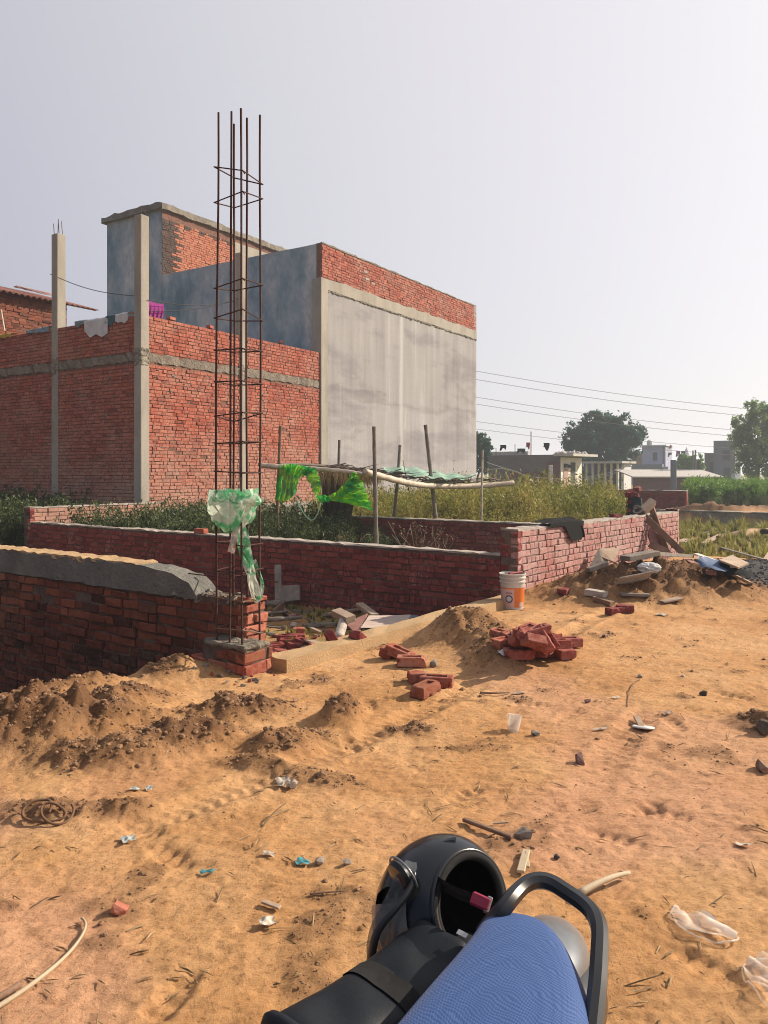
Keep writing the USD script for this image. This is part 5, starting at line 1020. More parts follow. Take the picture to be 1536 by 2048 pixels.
put(bc_, 'lining', T(crumple(.06, 6, .35), None, wp_(1.45, -.03, .85)), 'cloth_white', smooth=True)
solo('broken_brick', T(box(.2, .11, .07, .008, .004), rot([0, 0, 1], 30), [*(RW0 + E1 * 3.75 + NR * -.1), .80]), 'brick_maroon', 'loose brick lying on the sunny low wall near the planks', 'brick', tone=.2)
solo('brick', T(box(.23, .11, .075, .006, .003), rot([0, 0, 1], -33), [*PY(402, 1064, 12.6)[:2], .545]), 'brick_loose', 'single loose brick on top of the long shaded wall', 'brick', tone=.4)

# debris on the soil heap to the right
plank(1173, 1183, 1212, 1190, .11, .07, 'plaster_chunk', 'pale mortar-covered block at the left edge of the soil heap', cat='block', name='block')
plank(1176, 1140, 1213, 1126, .10, .05, 'wood_grey', 'grey plank end poking out beside the low wall', .06)
board([(1195, 1112, 10.9), (1200, 1098, 11.1), (1240, 1097, 11.2), (1226, 1124, 10.7)], .02, 'wood_pale', 'pale square board leaning against the low wall by the soil heap')
board([(1180, 1132, 10.7), (1197, 1098, 11.05), (1216, 1122, 10.8), (1205, 1128, 10.7)], .02, 'wood_grey', 'dark board under the pale square board')
plank(1234, 1166, 1300, 1153, .30, .012, 'plaster_chunk', 'curved white-edged sheet half buried in the soil heap', .03, .06, 30, 'sheet', 'sheet')
plank(1190, 1196, 1226, 1207, .13, .05, 'wood_brown', 'brown board fragment in front of the soil heap')
plank(1240, 1188, 1300, 1190, .10, .03, 'wood_grey', 'grey strip of wood along the foot of the soil heap')
plank(1322, 1204, 1362, 1196, .12, .02, 'wood_pale', 'flat pale board at the foot of the soil heap')
plank(1250, 1117, 1310, 1106, .16, .06, 'wood_grey', 'thick grey plank along the crest of the soil heap', .03)
plank(1306, 1108, 1378, 1112, .16, .05, 'wood_grey', 'long grey plank lying behind the crest of the soil heap', .06)
plank(1344, 1106, 1424, 1146, .10, .05, 'wood_red', 'reddish plank sloping down the soil heap', .03)
plank(1392, 1108, 1470, 1136, .08, .03, 'paint_cream', 'white edged strip beside the blue tarpaulin', .10)
plank(1446, 1140, 1500, 1166, .07, .03, 'wood_pale', 'pale plank at the edge of the dark gravel', .03)
plank(1434, 1093, 1530, 1120, .07, .025, 'wood_grey', 'long grey batten across the dark gravel', .10)
plank(1406, 1088, 1440, 1070, .12, .06, 'wood_pale', 'short pale plank pointing at the sunken grass', .12)
plank(1436, 1074, 1500, 1058, .10, .06, 'wood_brown', 'brown plank behind the dark gravel', .15)
plank(1398, 1066, 1446, 1062, .08, .03, 'wood_grey', 'thin grey plank on the grass behind the gravel', .1)
plank(1524, 1134, 1545, 1100, .10, .06, 'wood_pale', 'thick pale timber at the right edge of the gravel', .1)
plank(1360, 1084, 1376, 1078, .25, .03, 'wood_pale', 'weathered pale board by the end of the low wall', .1)
solo('cement_bag', T(crumple(.13, 31, .55), None, G(1298, 1136, .06)), 'cloth_white', 'crumpled white bag on top of the soil heap', 'bag', smooth=True)
sk = tube(spline([G(1488, 1072, .12), G(1510, 1066, .16), G(1545, 1066, .14)], 20), np.concatenate([np.linspace(.05, .13, 5), np.full(15, .14)]), 12); solo('straw_sack', sk, 'sand_dry', 'long pale sack lying behind the gravel', 'sack', smooth=True)
solo('dark_rag', T(crumple(.14, 33, .6), None, G(1530, 1063, .30)), 'cloth_black', 'dark rag on the pale sack', 'rag', smooth=True)
# dark gravel heap
gc = P(1492, 1140, .1)[:2] + [.45, .05]
i, j = np.meshgrid(np.linspace(0, 1, 24), np.linspace(0, 2 * np.pi, 60), indexing='ij'); gx_, gy_ = gc[0] + 1.9 * i * np.cos(j), gc[1] + 2.3 * i * np.sin(j)
gh = H(gx_.ravel(), gy_.ravel()).reshape(gx_.shape) + .16 * np.cos(np.clip(i, 0, 1) * np.pi / 2) ** 1.2 - .03 * i + .02 * nz(gx_, gy_, 9, 3, 55) * (1 - i)
gmesh = grid(np.stack([gx_, gy_, gh], -1)); gmesh.invert() if gmesh.face_normals[:, 2].mean() < 0 else None
gr_ = thing('gravel_heap', 'flat heap of dark grey gravel beside the soil heap', 'gravel', (*gc, 0), kind='stuff'); put(gr_, 'gravel_bed', gmesh, 'gravel_dark', smooth=True)
st_ = []
gr_r, gr_a = np.sqrt(PR.random(2600)), PR.uniform(0, 6.28, 2600); gq = gc + np.column_stack([1.85 * gr_r * np.cos(gr_a), 2.25 * gr_r * np.sin(gr_a)]); gqz = H(gq[:, 0], gq[:, 1]) + .16 * np.cos(gr_r * np.pi / 2) ** 1.2 - .02
for q, z in zip(gq, gqz):
    m = trimesh.creation.icosahedron(); m.vertices *= PR.uniform(.6, 1.2, 3) * PR.uniform(.015, .045); m.vertices += [*q, z]; st_.append(m)
put(gr_, 'stones', cat_(st_), 'stone_dark', kind='stuff')

GG = G
board([(u, v, GG(u, v, .22)[1]) for u, v in ((1438, 1121), (1464, 1111), (1497, 1127), (1477, 1136))], .02, 'wood_pale', 'pale square board lying on the dark gravel')
gq_ = lambda *uv: [(u, v, GG(u, v, .16)[1]) for u, v in uv]
solo('blue_tarp', sheet(gq_((1394, 1112), (1420, 1116), (1460, 1128)), gq_((1400, 1132), (1430, 1138), (1462, 1144)), fold=.018, freq=2, seed=12), 'cloth_blue', 'crumpled dark blue tarpaulin under the pale boards', 'tarpaulin', smooth=True)
solo('black_sheet', sheet(gq_((1440, 1130), (1470, 1137), (1504, 1140)), gq_((1450, 1148), (1480, 1152), (1510, 1156)), fold=.018, freq=2, seed=13), 'cloth_black', 'black plastic sheet beside the blue tarpaulin', 'sheet', smooth=True)
# ------------------------------------------------------------------ rubble plot between the walls
plankY((556, 1130, 11.25), (557, 1206, 11.05), .05, .10, 'wood_grey', 'upright batten leaning against the shaded wall', (1, 0, 0))
board([(558, 1172, 11.2), (599, 1170, 10.9), (599, 1200, 10.75), (557, 1206, 11.0)], .025, 'wood_grey', 'grey square board leaning against the shaded wall')
def branch(pts, r, label, mat='wood_grey'):
    p = spline([G(u, v, r + l) for u, v, l in pts], 16); return solo('branch', tube(p, np.linspace(r, r * .7, 16) * (1 + .15 * np.sin(np.arange(16) * 1.7)), 7), mat, label, 'branch', smooth=True)
branch([(498, 1203, .02), (545, 1207, .05), (600, 1197, .03)], .05, 'thick grey log lying at the foot of the shaded wall')
branch([(500, 1236, .02), (560, 1238, .04), (602, 1234, .02)], .035, 'grey branch lying across the middle of the rubble plot')
branch([(500, 1222, .05), (540, 1226, .1), (575, 1222, .05)], .022, 'thin branch just behind the grey branch')
branch([(612, 1236, .08), (632, 1246, .02), (645, 1262, 0)], .014, 'thin stick sloping towards the bricks in the rubble')
plank(547, 1226, 566, 1211, .03, .10, 'wood_brown', 'short dark board on edge in the rubble plot', .06)
plank(562, 1217, 586, 1231, .10, .02, 'wood_red', 'pinkish board fragment in the left half of the rubble', .04)
plank(655, 1228, 722, 1218, .07, .03, 'wood_pale', 'long pale batten behind the wooden post', .05)
plank(640, 1249, 672, 1247, .06, .03, 'wood_grey', 'short grey batten left of the wooden post', .03)
plankY((719, 1209, 9.75), (750, 1232, 9.2), .10, .05, 'wood_pale', 'pale plank propped on the pinkish sheet')
plankY((672, 1224, 8.75), (702, 1239, 8.45), .12, .075, 'wood_pale', 'short thick timber balanced on the wooden post', (.1, -.5, 1))
solo('wooden_post', tube(spline([PY(690, 1234, 8.6), PY(683, 1256, 8.4), PY(677, 1278, 8.2)], 10), .055, 9), 'plaster_chunk', 'whitish round wooden post leaning in the rubble', 'post', smooth=True)
cs = np.array([PY(738, 1231, 8.95), PY(822, 1230, 9.2), PY(808, 1254, 8.55), PY(720, 1257, 8.35)])
i, j = np.meshgrid(np.linspace(0, 1, 22), np.linspace(0, 1, 16), indexing='ij'); pp = (cs[0] * ((1 - i) * (1 - j))[..., None] + cs[1] * (i * (1 - j))[..., None] + cs[2] * (i * j)[..., None] + cs[3] * ((1 - i) * j)[..., None])
pp[..., 2] += .02 * (nz(pp[..., 0], pp[..., 1], 3, 2, 4)) + .007 * np.sin(j * 40); ps = grid(pp); ps2 = ps.copy(); ps2.vertices[:, 2] -= .012; ps2.invert()
solo('pinkish_sheet', cat_([ps, ps2]), 'sheet_pink', 'large pale pinkish sheet of layered wood lying on the rubble', 'sheet')
board([(690, 1247, 8.8), (735, 1228, 9.15), (722, 1250, 8.6), (716, 1272, 8.1)], .015, 'wood_red', 'reddish triangular board under the pinkish sheet')
solo('cloth_bundle', T(crumple(.15, 41, .55), None, G(822, 1242, .05)), 'cloth_greyblue', 'bluish-grey cloth bundle beside the pinkish sheet', 'cloth', smooth=True)
solo('cloth_bundle', T(crumple(.09, 42, .6), None, G(826, 1254, .04)), 'stone', 'small grey bundle just below the bluish one', 'bundle', smooth=True)
plank(726, 1272, 760, 1270, .05, .02, 'wood_grey', 'grey stick in the shade of the pinkish sheet', .02)
RBL = [(668, 1286, 20, 1, 'dark brick standing at the foot of the wooden post', 60), (677, 1292, 80, .7, 'broken brick touching the foot of the wooden post', 20), (702, 1284, -20, 1, 'maroon brick in the shade right of the wooden post', 5), (722, 1280, 50, 1, 'maroon brick tilted below the reddish board', 35),
    (598, 1262, 10, .6, 'pale-topped brick half at the centre of the rubble', 0), (575, 1276, -5, 1, 'flat brick on the grass in the rubble plot', 0), (594, 1275, 5, .8, 'brick beside the flat one on the grass', 0), (580, 1284, 0, 1, 'second row brick lying flat near the pedestal', 0), (588, 1293, 20, .7, 'brick chunk below the flat bricks', 10), (548, 1294, 30, 1, 'large flat brick close to the column pedestal', 0),
    (608, 1286, -35, 1, 'narrow brick beside the white mortar chunks', 10), (640, 1300, 20, .8, 'orange-red brick at the plinth edge of the rubble', 15), (655, 1303, 60, .5, 'orange brick half touching the plinth', 10), (560, 1306, 15, .6, 'broken brick between pedestal and plinth', 10), (600, 1308, 75, .6, 'brick chunk under the white mortar piece', 20), (630, 1312, 0, .5, 'small brick chunk by the plinth', 20), (535, 1312, -15, .7, 'pale broken brick right beside the pedestal', 0)]
for k, (u, v, yaw, hf_, lb, tl) in enumerate(RBL): brickG(u, v, yaw, .04 + .03 * (tl > 30), half=hf_, tilt=tl, mat='brick_loose' if 'orange' in lb or 'pale' in lb else 'brick_maroon', label=lb, tone=.2 + .04 * k, seed=300 + k)
for k, (u, v, r, lb) in enumerate([(588, 1250, .07, 'round whitish stone in the middle of the rubble'), (612, 1300, .08, 'large white mortar chunk among the bricks'), (622, 1290, .06, 'flat white mortar slab among the bricks'), (632, 1305, .05, 'small white mortar chunk near the plinth'), (568, 1256, .06, 'grey stone on the grass in the rubble plot'), (600, 1316, .05, 'grey stone at the sandy edge of the rubble'), (520, 1250, .06, 'grey stone behind the rebar cage')]):
    solo('mortar_chunk' if 'mortar' in lb else 'stone', T(chunk(r, 60 + k, .7), None, G(u, v, r * .4)), 'plaster_chunk' if 'whit' in lb else 'stone', lb, 'rubble')
plank(615, 1280, 648, 1293, .09, .02, 'wood_pale', 'pale flat slat above the white mortar chunks', .05)
plank(622, 1256, 640, 1264, .05, .015, 'wood_pale', 'short pale slat left of the wooden post', .03)
dbr = []
for k in range(170):
    b_ = PR.uniform(4.55, 8.0); a_ = PR.uniform(4.6, 8.1); q = AB(a_, b_); m = box(PR.uniform(.03, .12) if k < 85 else PR.uniform(.06, .32), PR.uniform(.02, .06), PR.uniform(.01, .04), 0, .005, PR); dbr.append(T(m, rot([0, 0, 1], PR.uniform(0, 180)) @ rot([1, 0, 0], PR.uniform(-20, 20)), [*q, Hz(*q) + .012]))
solo('rubble_chips', cat_(dbr[:85]), 'brick_maroon', 'small brick chips strewn over the rubble plot', 'rubble', kind='stuff', tone=.4)
solo('wood_chips', cat_(dbr[85:]), 'wood_grey', 'small wood and mortar scraps strewn over the rubble plot', 'rubble', kind='stuff')

# ------------------------------------------------------------------ brick heap and loose bricks by the road
HB = P(1062, 1300, 0)[:2]; hz0 = Hz(*HB)
GB = 'bricks heaped beside the road'
HEAP_LABELS = ['dark red lowest brick in the middle of the heap', 'dark red lowest brick left of the middle of the heap', 'dark red lowest brick right of the middle of the heap', 'dark red brick half hidden behind the front of the heap', "dark red brick lying crosswise under the heap's right half", 'dark red brick at the left foot of the heap', 'dark red brick at the right foot of the heap', 'dark red outermost brick at the right foot of the heap', 'dark red second-layer brick tilted on the left of the heap', 'dark red second-layer brick rolled over in the middle of the heap', 'dark red second-layer brick leaning right of the middle of the heap', 'dark red second-layer brick on the right shoulder of the heap', 'dark red brick slipping down the left shoulder of the heap', 'dark red second-layer brick at the back left of the heap', 'dark red second-layer brick at the back middle of the heap', 'dark red second-layer brick at the back right of the heap', "dark red brick lying on the heap's far right end", "dark red steeply tilted brick facing front near the heap's top", "dark red big brick face turned to the road near the heap's top", "dark red brick just below the heap's top on its left", "dark red slanting brick standing on edge right of the heap's top", 'dark red flat brick second from the top of the heap', 'dark red topmost brick of the heap', 'dark red brick at the top left of the heap', "dark red slanting frogged brick on the heap's right flank"]
# (u, v, height, yaw, tilt, roll)
HEAP = [(1062, 1300, .04, 20, 0, 0), (1030, 1300, .04, -30, 0, 0), (1092, 1302, .04, 60, 0, 0), (1048, 1284, .04, 80, 0, 0), (1080, 1286, .04, -10, 0, 0), (1014, 1290, .04, 70, 10, 0), (1110, 1290, .04, 20, 0, 0), (1128, 1292, .04, 10, 0, 0),
    (1036, 1284, .12, 30, 20, 10), (1060, 1284, .12, -20, 0, 25), (1086, 1280, .12, 70, -12, 0), (1104, 1276, .11, 30, 0, -20), (1020, 1276, .11, -50, 15, 0), (1044, 1270, .13, 10, 0, 20), (1070, 1268, .14, 50, 10, 0), (1095, 1266, .12, -20, 15, 0), (1122, 1284, .11, 5, 0, 0),
    (1052, 1270, .20, 35, 30, 30), (1070, 1276, .21, 25, 15, -35), (1040, 1262, .19, 75, 10, 10), (1088, 1272, .19, -50, 50, 60), (1060, 1256, .22, 10, 0, 10), (1076, 1252, .25, 20, -10, 0), (1050, 1252, .25, 40, -8, 10), (1100, 1270, .18, -50, 45, 55)]
for k, (u, v, zz, yaw, ti, ro) in enumerate(HEAP):
    p = P(1066 + .86 * (u - 1066), 1288 + .86 * (v - 1288), hz0 + zz); brick([p[0], p[1], hz0 + zz * .92], yaw, ti, ro, mat='brick_new', label=HEAP_LABELS[k], group=GB, tone=float(BR.random()), seed=400 + k, size=.9)
for k, (u, v, yaw, lb, hf_) in enumerate([(1038, 1307, 5, 'frogged brick at the front left of the brick heap', 1), (1078, 1304, 8, 'frogged brick at the front middle of the brick heap', 1), (1131, 1308, 15, 'brick end standing at the front right corner of the brick heap', .6), (1136, 1284, 8, 'brick lying apart at the far right of the brick heap', 1), (1008, 1285, 40, 'orange-dusted brick on the left flank of the brick heap', 1), (1002, 1270, 120, 'brick sliding onto the grey mound left of the heap', 1)]):
    brickG(u, v, yaw, .04, half=hf_, label=lb, tone=.5 + .05 * k, mat='brick_new' if k < 4 else 'brick_loose', seed=440 + k)
LB_ = [(777, 1306, -35, 'broken red brick half buried left of the frogged brick', .5, 15), (800, 1306, -28, 'tilted red brick left of the frogged brick', 1, 15), (823, 1322, -5, 'frogged brick lying by the rounded stone', 1, 0), (833, 1354, 10, 'red brick end behind the mortared brick', .5, 0), (873, 1362, -12, 'dark brick leaning beside the mortared brick', 1, 0), (851, 1378, 55, 'mortar-coated brick nearest the road', 1, 0)]
for k, (u, v, yaw, lb, hf_, tl) in enumerate(LB_): brickG(u, v, yaw, .04, half=hf_, tilt=tl, label=lb, mat='brick_loose' if k < 5 else 'brick_pit', tone=[.25, .35, .5, .3, .1, .8][k], seed=460 + k)
for k, (u, v, r, lb, mt) in enumerate([(868, 1328, .06, 'rounded grey stone beside the frogged brick', 'stone'), (240, 1818, .055, 'orange-brown stone alone on the near ground', 'brick_loose'), (640, 1721, .032, 'small grey stone next to the turquoise wrapper', 'stone'), (694, 1724, .028, 'small bluish stone right of the turquoise wrapper', 'stone'), (1160, 1520, .05, 'dark upright stone in the middle of the road', 'far_brick'), (1070, 1466, .04, 'small stone right of the plastic cup', 'stone'), (1175, 1403, .04, 'dark stone on the road below the brick heap', 'far_brick'), (1526, 1536, .07, 'dark lump at the right edge of the road', 'wood_brown'), (1408, 1388, .05, 'dark clod on the right part of the road', 'bark'), (1530, 1455, .09, 'dark soil lump at the right edge below the gravel', 'bark'), (1050, 1668, .06, 'flat grey stone above the helmet', 'stone'), (1112, 1714, .022, 'tiny dark stone right of the split stick', 'stone_dark'), (642, 1549, .04, 'brown clod behind the torn packet', 'clod'), (1208, 1272, .04, 'small red stone right of the brick heap', 'far_brick'), (1280, 1352, .03, 'white pebble on the reddish patch', 'plaster_chunk'), (1366, 1352, .025, 'small white pebble on the far road', 'plaster_chunk'), (590, 1400, .04, 'pale clod beside the small mounds', 'clod')]):
    solo('stone' if 'clod' not in lb and 'lump' not in lb else 'clod', T(chunk(r * .72, 80 + k, .8 if k != 4 else 1.3), None, G(u, v, r * .25)), mt, lb, 'stone', tone=.4)
for k, (u, v, yaw, lb) in enumerate([(1230, 1222, 25, 'broken brick on the road in front of the soil heap'), (1250, 1217, -15, 'second broken brick beyond it near the soil heap'), (1128, 1183, 60, 'brown chip of brick below the low wall')]): brickG(u, v, yaw, .03, half=.8, label=lb, tone=.3, mat='brick_maroon', seed=480 + k)

# ------------------------------------------------------------------ paint bucket
bp_ = P(1025, 1210, 0); bz = Hz(*bp_[:2]) - .005; BC = np.array([bp_[0], bp_[1], bz])
bk = thing('paint_bucket', 'white plastic paint bucket with an orange label standing by the wall corner', 'bucket', BC)
prof = [(0, .008), (.112, .008), (.118, 0), (.122, .01), (.138, .30), (.146, .302), (.147, .318), (.139, .322), (.140, .345), (.149, .347), (.150, .362), (.142, .366), (.143, .385), (.151, .388), (.152, .400), (.143, .402), (.136, .30), (.118, .03), (0, .03)]
put(bk, 'pail', T(lathe(prof, 48), None, BC), 'bucket_white', smooth=30)
cam_a = math.atan2(-BC[1], -BC[0])
def on_pail(s, z, out): a = cam_a + s / .13; r = np.interp(z, [0, .30], [.121, .138]) + out; return np.array([BC[0] + r * math.cos(a), BC[1] + r * math.sin(a), bz + z])
def pail_patch(s0, s1, z0, z1, out, mat, name, n=14):
    g_ = np.array([[on_pail(s, z, out) for z in np.linspace(z0, z1, 4)] for s in np.linspace(s0, s1, n)]); put(bk, name, grid(g_), mat, smooth=True)
pail_patch(-.19, .02, .03, .25, .0015, 'label_pale', 'label'); pail_patch(.02, .19, .03, .25, .0015, 'label_orange', 'label'); pail_patch(-.19, .02, .235, .25, .0025, 'label_orange', 'label_stripe'); pail_patch(.085, .14, .035, .085, .0028, 'bucket_white', 'label_panel', 6)
an = np.linspace(0, 2 * np.pi, 36); lc = (-.040, .125)
put(bk, 'logo_ring', grid(np.array([[on_pail(lc[0] + r * math.cos(a), lc[1] + r * math.sin(a), .003) for r in (.030, .043)] for a in an])), 'ink_navy')
put(bk, 'logo_disc', grid(np.array([[on_pail(lc[0] + r * math.cos(a), lc[1] + r * math.sin(a), .0027) for r in (.0005, .030)] for a in an])), 'ink_pale')
for k in range(7): pail_patch(-.075 + .0105 * k, -.0685 + .0105 * k, .186, .196 + .002 * (k % 3), .003, 'ink_navy' if k else 'brush_red', 'lettering', 3)
put(bk, 'bail', tube([BC + [.152 * math.cos(a), .152 * math.sin(a), .335 - .05 * math.sin((a - cam_a - 1.57))] for a in np.linspace(cam_a + 1.57, cam_a + 4.71, 24)], .003, 5), 'steel')
solo('paint_brush', bar(BC + [-.06, -.10, .405], BC + [.11, .0, .412], .045, .025, (0, 0, 1), .008), 'brush_red', 'dark red brush laid across the rim of the paint bucket', 'brush')

# ------------------------------------------------------------------ motorcycle
BD = np.array([.313, .95, 0]); BN = np.array([.95, -.313, 0]); RWC = np.array([.225, 1.20, .30])
mc = thing('motorcycle', 'parked motorcycle with a blue fabric seat and black grab rail', 'motorcycle', (RWC[0], RWC[1], 0))
pairs = np.array([[-.22, .50, .17, .50], [-.20, .62, .20, .62], [-.10, .85, .25, .85], [.005, 1.019, .277, 1.00], [.05, 1.09, .289, 1.06], [.09, 1.15, .292, 1.11], [.128, 1.21, .289, 1.165], [.148, 1.248, .281, 1.212], [.166, 1.273, .266, 1.250], [.186, 1.287, .249, 1.274], [.212, 1.291, .222, 1.288]])
hts = np.array([.085, .085, .085, .085, .083, .08, .075, .066, .052, .034, .012])
ss_ = np.linspace(0, 1, len(pairs)); fine_s = np.concatenate([np.linspace(0, .7, 26), np.linspace(.72, 1, 24)])
from scipy.interpolate import PchipInterpolator
pr_ = PchipInterpolator(ss_, pairs)(fine_s); ht_ = PchipInterpolator(ss_, hts)(fine_s)
tt_ = np.sin(np.linspace(-np.pi / 2, np.pi / 2, 41)); rows = []
for q, h_ in zip(pr_, ht_):
    Lp, Rp = q[:2], q[2:]; mid, hf_ = (Lp + Rp) / 2, (Rp - Lp) / 2
    top = [[*(mid + hf_ * t), .745 + h_ * .62 * (1 - abs(t) ** 9) * (1 - .22 * t * t)] for t in tt_]
    rows.append([[*(mid + hf_ * .97), .69][0:0] or [*(mid - hf_ * .96), .685], [*(mid - hf_ * 1.0), .715]] + top + [[*(mid + hf_ * 1.0), .715], [*(mid + hf_ * .96), .685]])
rows = np.array(rows); sg = grid(rows); sg.invert() if sg.face_normals[:, 2].mean() < 0 else None
put(mc, 'seat', sg, 'seat_blue', smooth=True)
put(mc, 'piping', tube(rows[:, 1] + [-.004, 0, -.004], .0035, 6), 'paper', smooth=True)
put(mc, 'piping', tube(rows[:, -2] + [.003, 0, -.004], .0035, 6), 'fabric_black', smooth=True)
pan = rows[:, [0, -1]]; pn = np.stack([np.concatenate([pan[:, 0], pan[::-1, 1]])] * 2, 1); pn[:, 1, :2] = pn[:, 1, :2] * .86 + .14 * pn[:, 1, :2].mean(0); pn[:, 1, 2] = .52
put(mc, 'side_panel', grid(pn), 'gloss_black', smooth=True)
def ell(c, r, xa, za=(0, 0, 1), sub=3): m = trimesh.creation.icosphere(subdivisions=sub); m.vertices *= r; return T(m, frame(xa, za), c)
put(mc, 'tail_cowl', ell([.280, 1.325, .664], [.150, .072, .052], [.30, .95, -.22]), 'silver_paint', smooth=True)
put(mc, 'tail_lamp', ell([.298, 1.268, .628], [.150, .068, .062], [.34, .94, -.22]), 'gloss_black', smooth=True)
rail = [P(965, 1868, .74), P(985, 1842, .765), P(1003, 1822, .785), P(1040, 1778, .80), P(1068, 1762, .805), P(1095, 1763, .805), P(1130, 1782, .80), P(1168, 1808, .80), P(1190, 1832, .80), P(1199, 1860, .797), P(1199, 1905, .79), P(1196, 1960, .78), P(1190, 2020, .765), P(1183, 2080, .75), P(1172, 2140, .735)]
rl = spline(rail, 70); rt = tube(rl, .0138, 8); put(mc, 'grab_rail', rt, 'gloss_black', smooth=40)
put(mc, 'rail_mount', bar(rl[0], rl[0] + [-.01, -.03, -.12], .03, .02, (0, 1, 0), .004), 'gloss_black'); put(mc, 'rail_mount', bar(rl[-1], rl[-1] + [-.01, -.02, -.12], .03, .02, (0, 1, 0), .004), 'gloss_black')
def wheel(c, name):
    fr = frame(BD, BN)
    ty = T(lathe([(.255, -.04), (.285, -.045), (.302, -.02), (.302, .02), (.285, .045), (.255, .04), (.25, 0), (.255, -.04)], 48), fr, c); w_ = put(mc, 'wheel', T(lathe([(0, -.05), (.035, -.05), (.035, .05), (0, .05)], 16), fr, c), 'steel', smooth=40)
    put(w_, 'tyre', ty, 'rubber', smooth=True); put(w_, 'rim', T(lathe([(.255, -.035), (.235, -.03), (.235, .03), (.255, .035)], 40), fr, c), 'gloss_black', smooth=True)
    for k in range(6):
        a = k * np.pi / 3; d = BD * math.cos(a) + np.array([0, 0, 1]) * math.sin(a); put(w_, 'spoke', bar(c + d * .03, c + d * .24, .03, .02, BN), 'gloss_black')
wheel(RWC, 'rear'); FWC = RWC - BD * 1.28; wheel(FWC, 'front')
arc = np.array([[RWC + (BD * math.cos(a) + np.array([0, 0, 1]) * math.sin(a)) * .345 + BN * s for s in (-.055, 0, .055)] for a in np.linspace(.35, 2.4, 20)]); put(mc, 'rear_fender', grid(arc), 'gloss_black', smooth=True)
arc = np.array([[FWC + (BD * math.cos(a) + np.array([0, 0, 1]) * math.sin(a)) * .34 + BN * s for s in (-.05, 0, .05)] for a in np.linspace(.8, 2.7, 18)]); put(mc, 'front_fender', grid(arc), 'gloss_black', smooth=True)
for s in (-1, 1):
    put(mc, 'shock', tube([RWC + BN * .10 * s + BD * -.02, RWC + BN * .10 * s - BD * .10 + [0, 0, .33]], .022, 10), 'steel'); put(mc, 'swingarm', bar(RWC + BN * .085 * s, RWC + BN * .085 * s - BD * .48 + [0, 0, .02], .03, .05), 'gloss_black')
    put(mc, 'fork', tube([FWC + BN * .08 * s, FWC + BN * .08 * s + BD * .22 + [0, 0, .62]], .022, 10), 'steel')
put(mc, 'engine', T(box(.40, .26, .32, .05), frame(BD), RWC - BD * .66 + [0, 0, .05]), 'steel', smooth=30); put(mc, 'fuel_tank', ell(RWC - BD * .86 + np.array([0, 0, .50]), [.24, .14, .12], BD), 'bike_blue', smooth=True)
put(mc, 'handlebar', tube(spline([FWC + BD * .16 + BN * -.36 + [0, 0, .70], FWC + BD * .24 + BN * -.1 + [0, 0, .70], FWC + BD * .24 + BN * .1 + [0, 0, .70], FWC + BD * .16 + BN * .36 + [0, 0, .70]], 20), .013, 8), 'gloss_black')
put(mc, 'exhaust', tube([RWC - BD * .6 + BN * .14 + [0, 0, -.12], RWC + BD * .05 + BN * .17 + [0, 0, -.02], RWC + BD * .25 + BN * .17 + [0, 0, .03]], .04, 12), 'steel', smooth=True); put(mc, 'frame_tube', bar(RWC - BD * .9 + [0, 0, .36], RWC - BD * .1 + [0, 0, .36], .06, .05), 'gloss_black')
put(mc, 'side_stand', tube([RWC - BD * .6 - BN * .1 + [0, 0, -.1], RWC - BD * .55 - BN * .26 + [0, 0, -.30]], .012, 8), 'gloss_black')

# ------------------------------------------------------------------ saddlebag on the left of the seat
A_, B_ = np.array([-.128, 1.075]), np.array([.098, 1.312]); ax = (B_ - A_) / np.linalg.norm(B_ - A_); sd = np.array([ax[1], -ax[0]])
Ls = np.linalg.norm(B_ - A_)
def bag_section(s, grow=0.0):
    """Closed cross-section of the bag at the distance s from its near end."""
    k = s / Ls; w = .070 * (1 - .10 * k) + grow; sag = .012 * math.sin(np.pi * k) - .01 * sm(np.array(k), .78, 1.0); zt = .712 - sag + .012 * (k < .06)
    a = np.linspace(0, 2 * np.pi, 36, endpoint=False); cx, cz = np.cos(a), np.sin(a)
    x = np.sign(cx) * np.abs(cx) ** .55 * w; z = np.sign(cz) * np.abs(cz) ** .38
    z = np.where(z > 0, zt - .05 + z * (.05 + grow), zt - .05 + z * (.17 + grow))
    c = A_ + ax * s; return np.stack([c[0] + sd[0] * x, c[1] + sd[1] * x, z - .16 * x * 0], -1)
def bag_body(s0, s1, grow, n, ends=True):
    ss = np.linspace(s0, s1, n); sec = [bag_section(s, grow) for s in ss]
    if ends:
        for k, e in ((0, .35), (0, .8)): pass
        f0 = sec[0].mean(0); f1 = sec[-1].mean(0)
        sec = [f0 + (sec[0] - f0) * q + [*(-ax * o), 0] for q, o in ((.02, .012), (.75, .012), (.93, .008))] + sec + [f1 + (sec[-1] - f1) * q + [*(ax * o), 0] for q, o in ((.93, .008), (.75, .012), (.02, .012))]
    sec = [np.vstack([q, q[:1]]) for q in sec]; m = grid(np.array(sec)); 
    v = m.vertices; v += .006 * (meshkit.fbm(v * 14, 3, 9)[:, None] - .5); m.vertices = v
    if m.volume < 0: m.invert()
    return m
sb = thing('saddlebag', 'black leather saddlebag slung along the left side of the blue seat', 'saddlebag', [*((A_ + B_) / 2), .5])
put(sb, 'bag', bag_body(0, Ls, 0, 30), 'leather_black', smooth=True)
put(sb, 'strap', bag_body(Ls * .50, Ls * .64, .0035, 8, False), 'fabric_black', smooth=True)
i, j = np.meshgrid(np.linspace(0, 1, 26), np.linspace(-1.15, 1.05, 22), indexing='ij')   # flap over the top
ss2 = -.015 + (Ls + .0) * .98 * i; flap = []
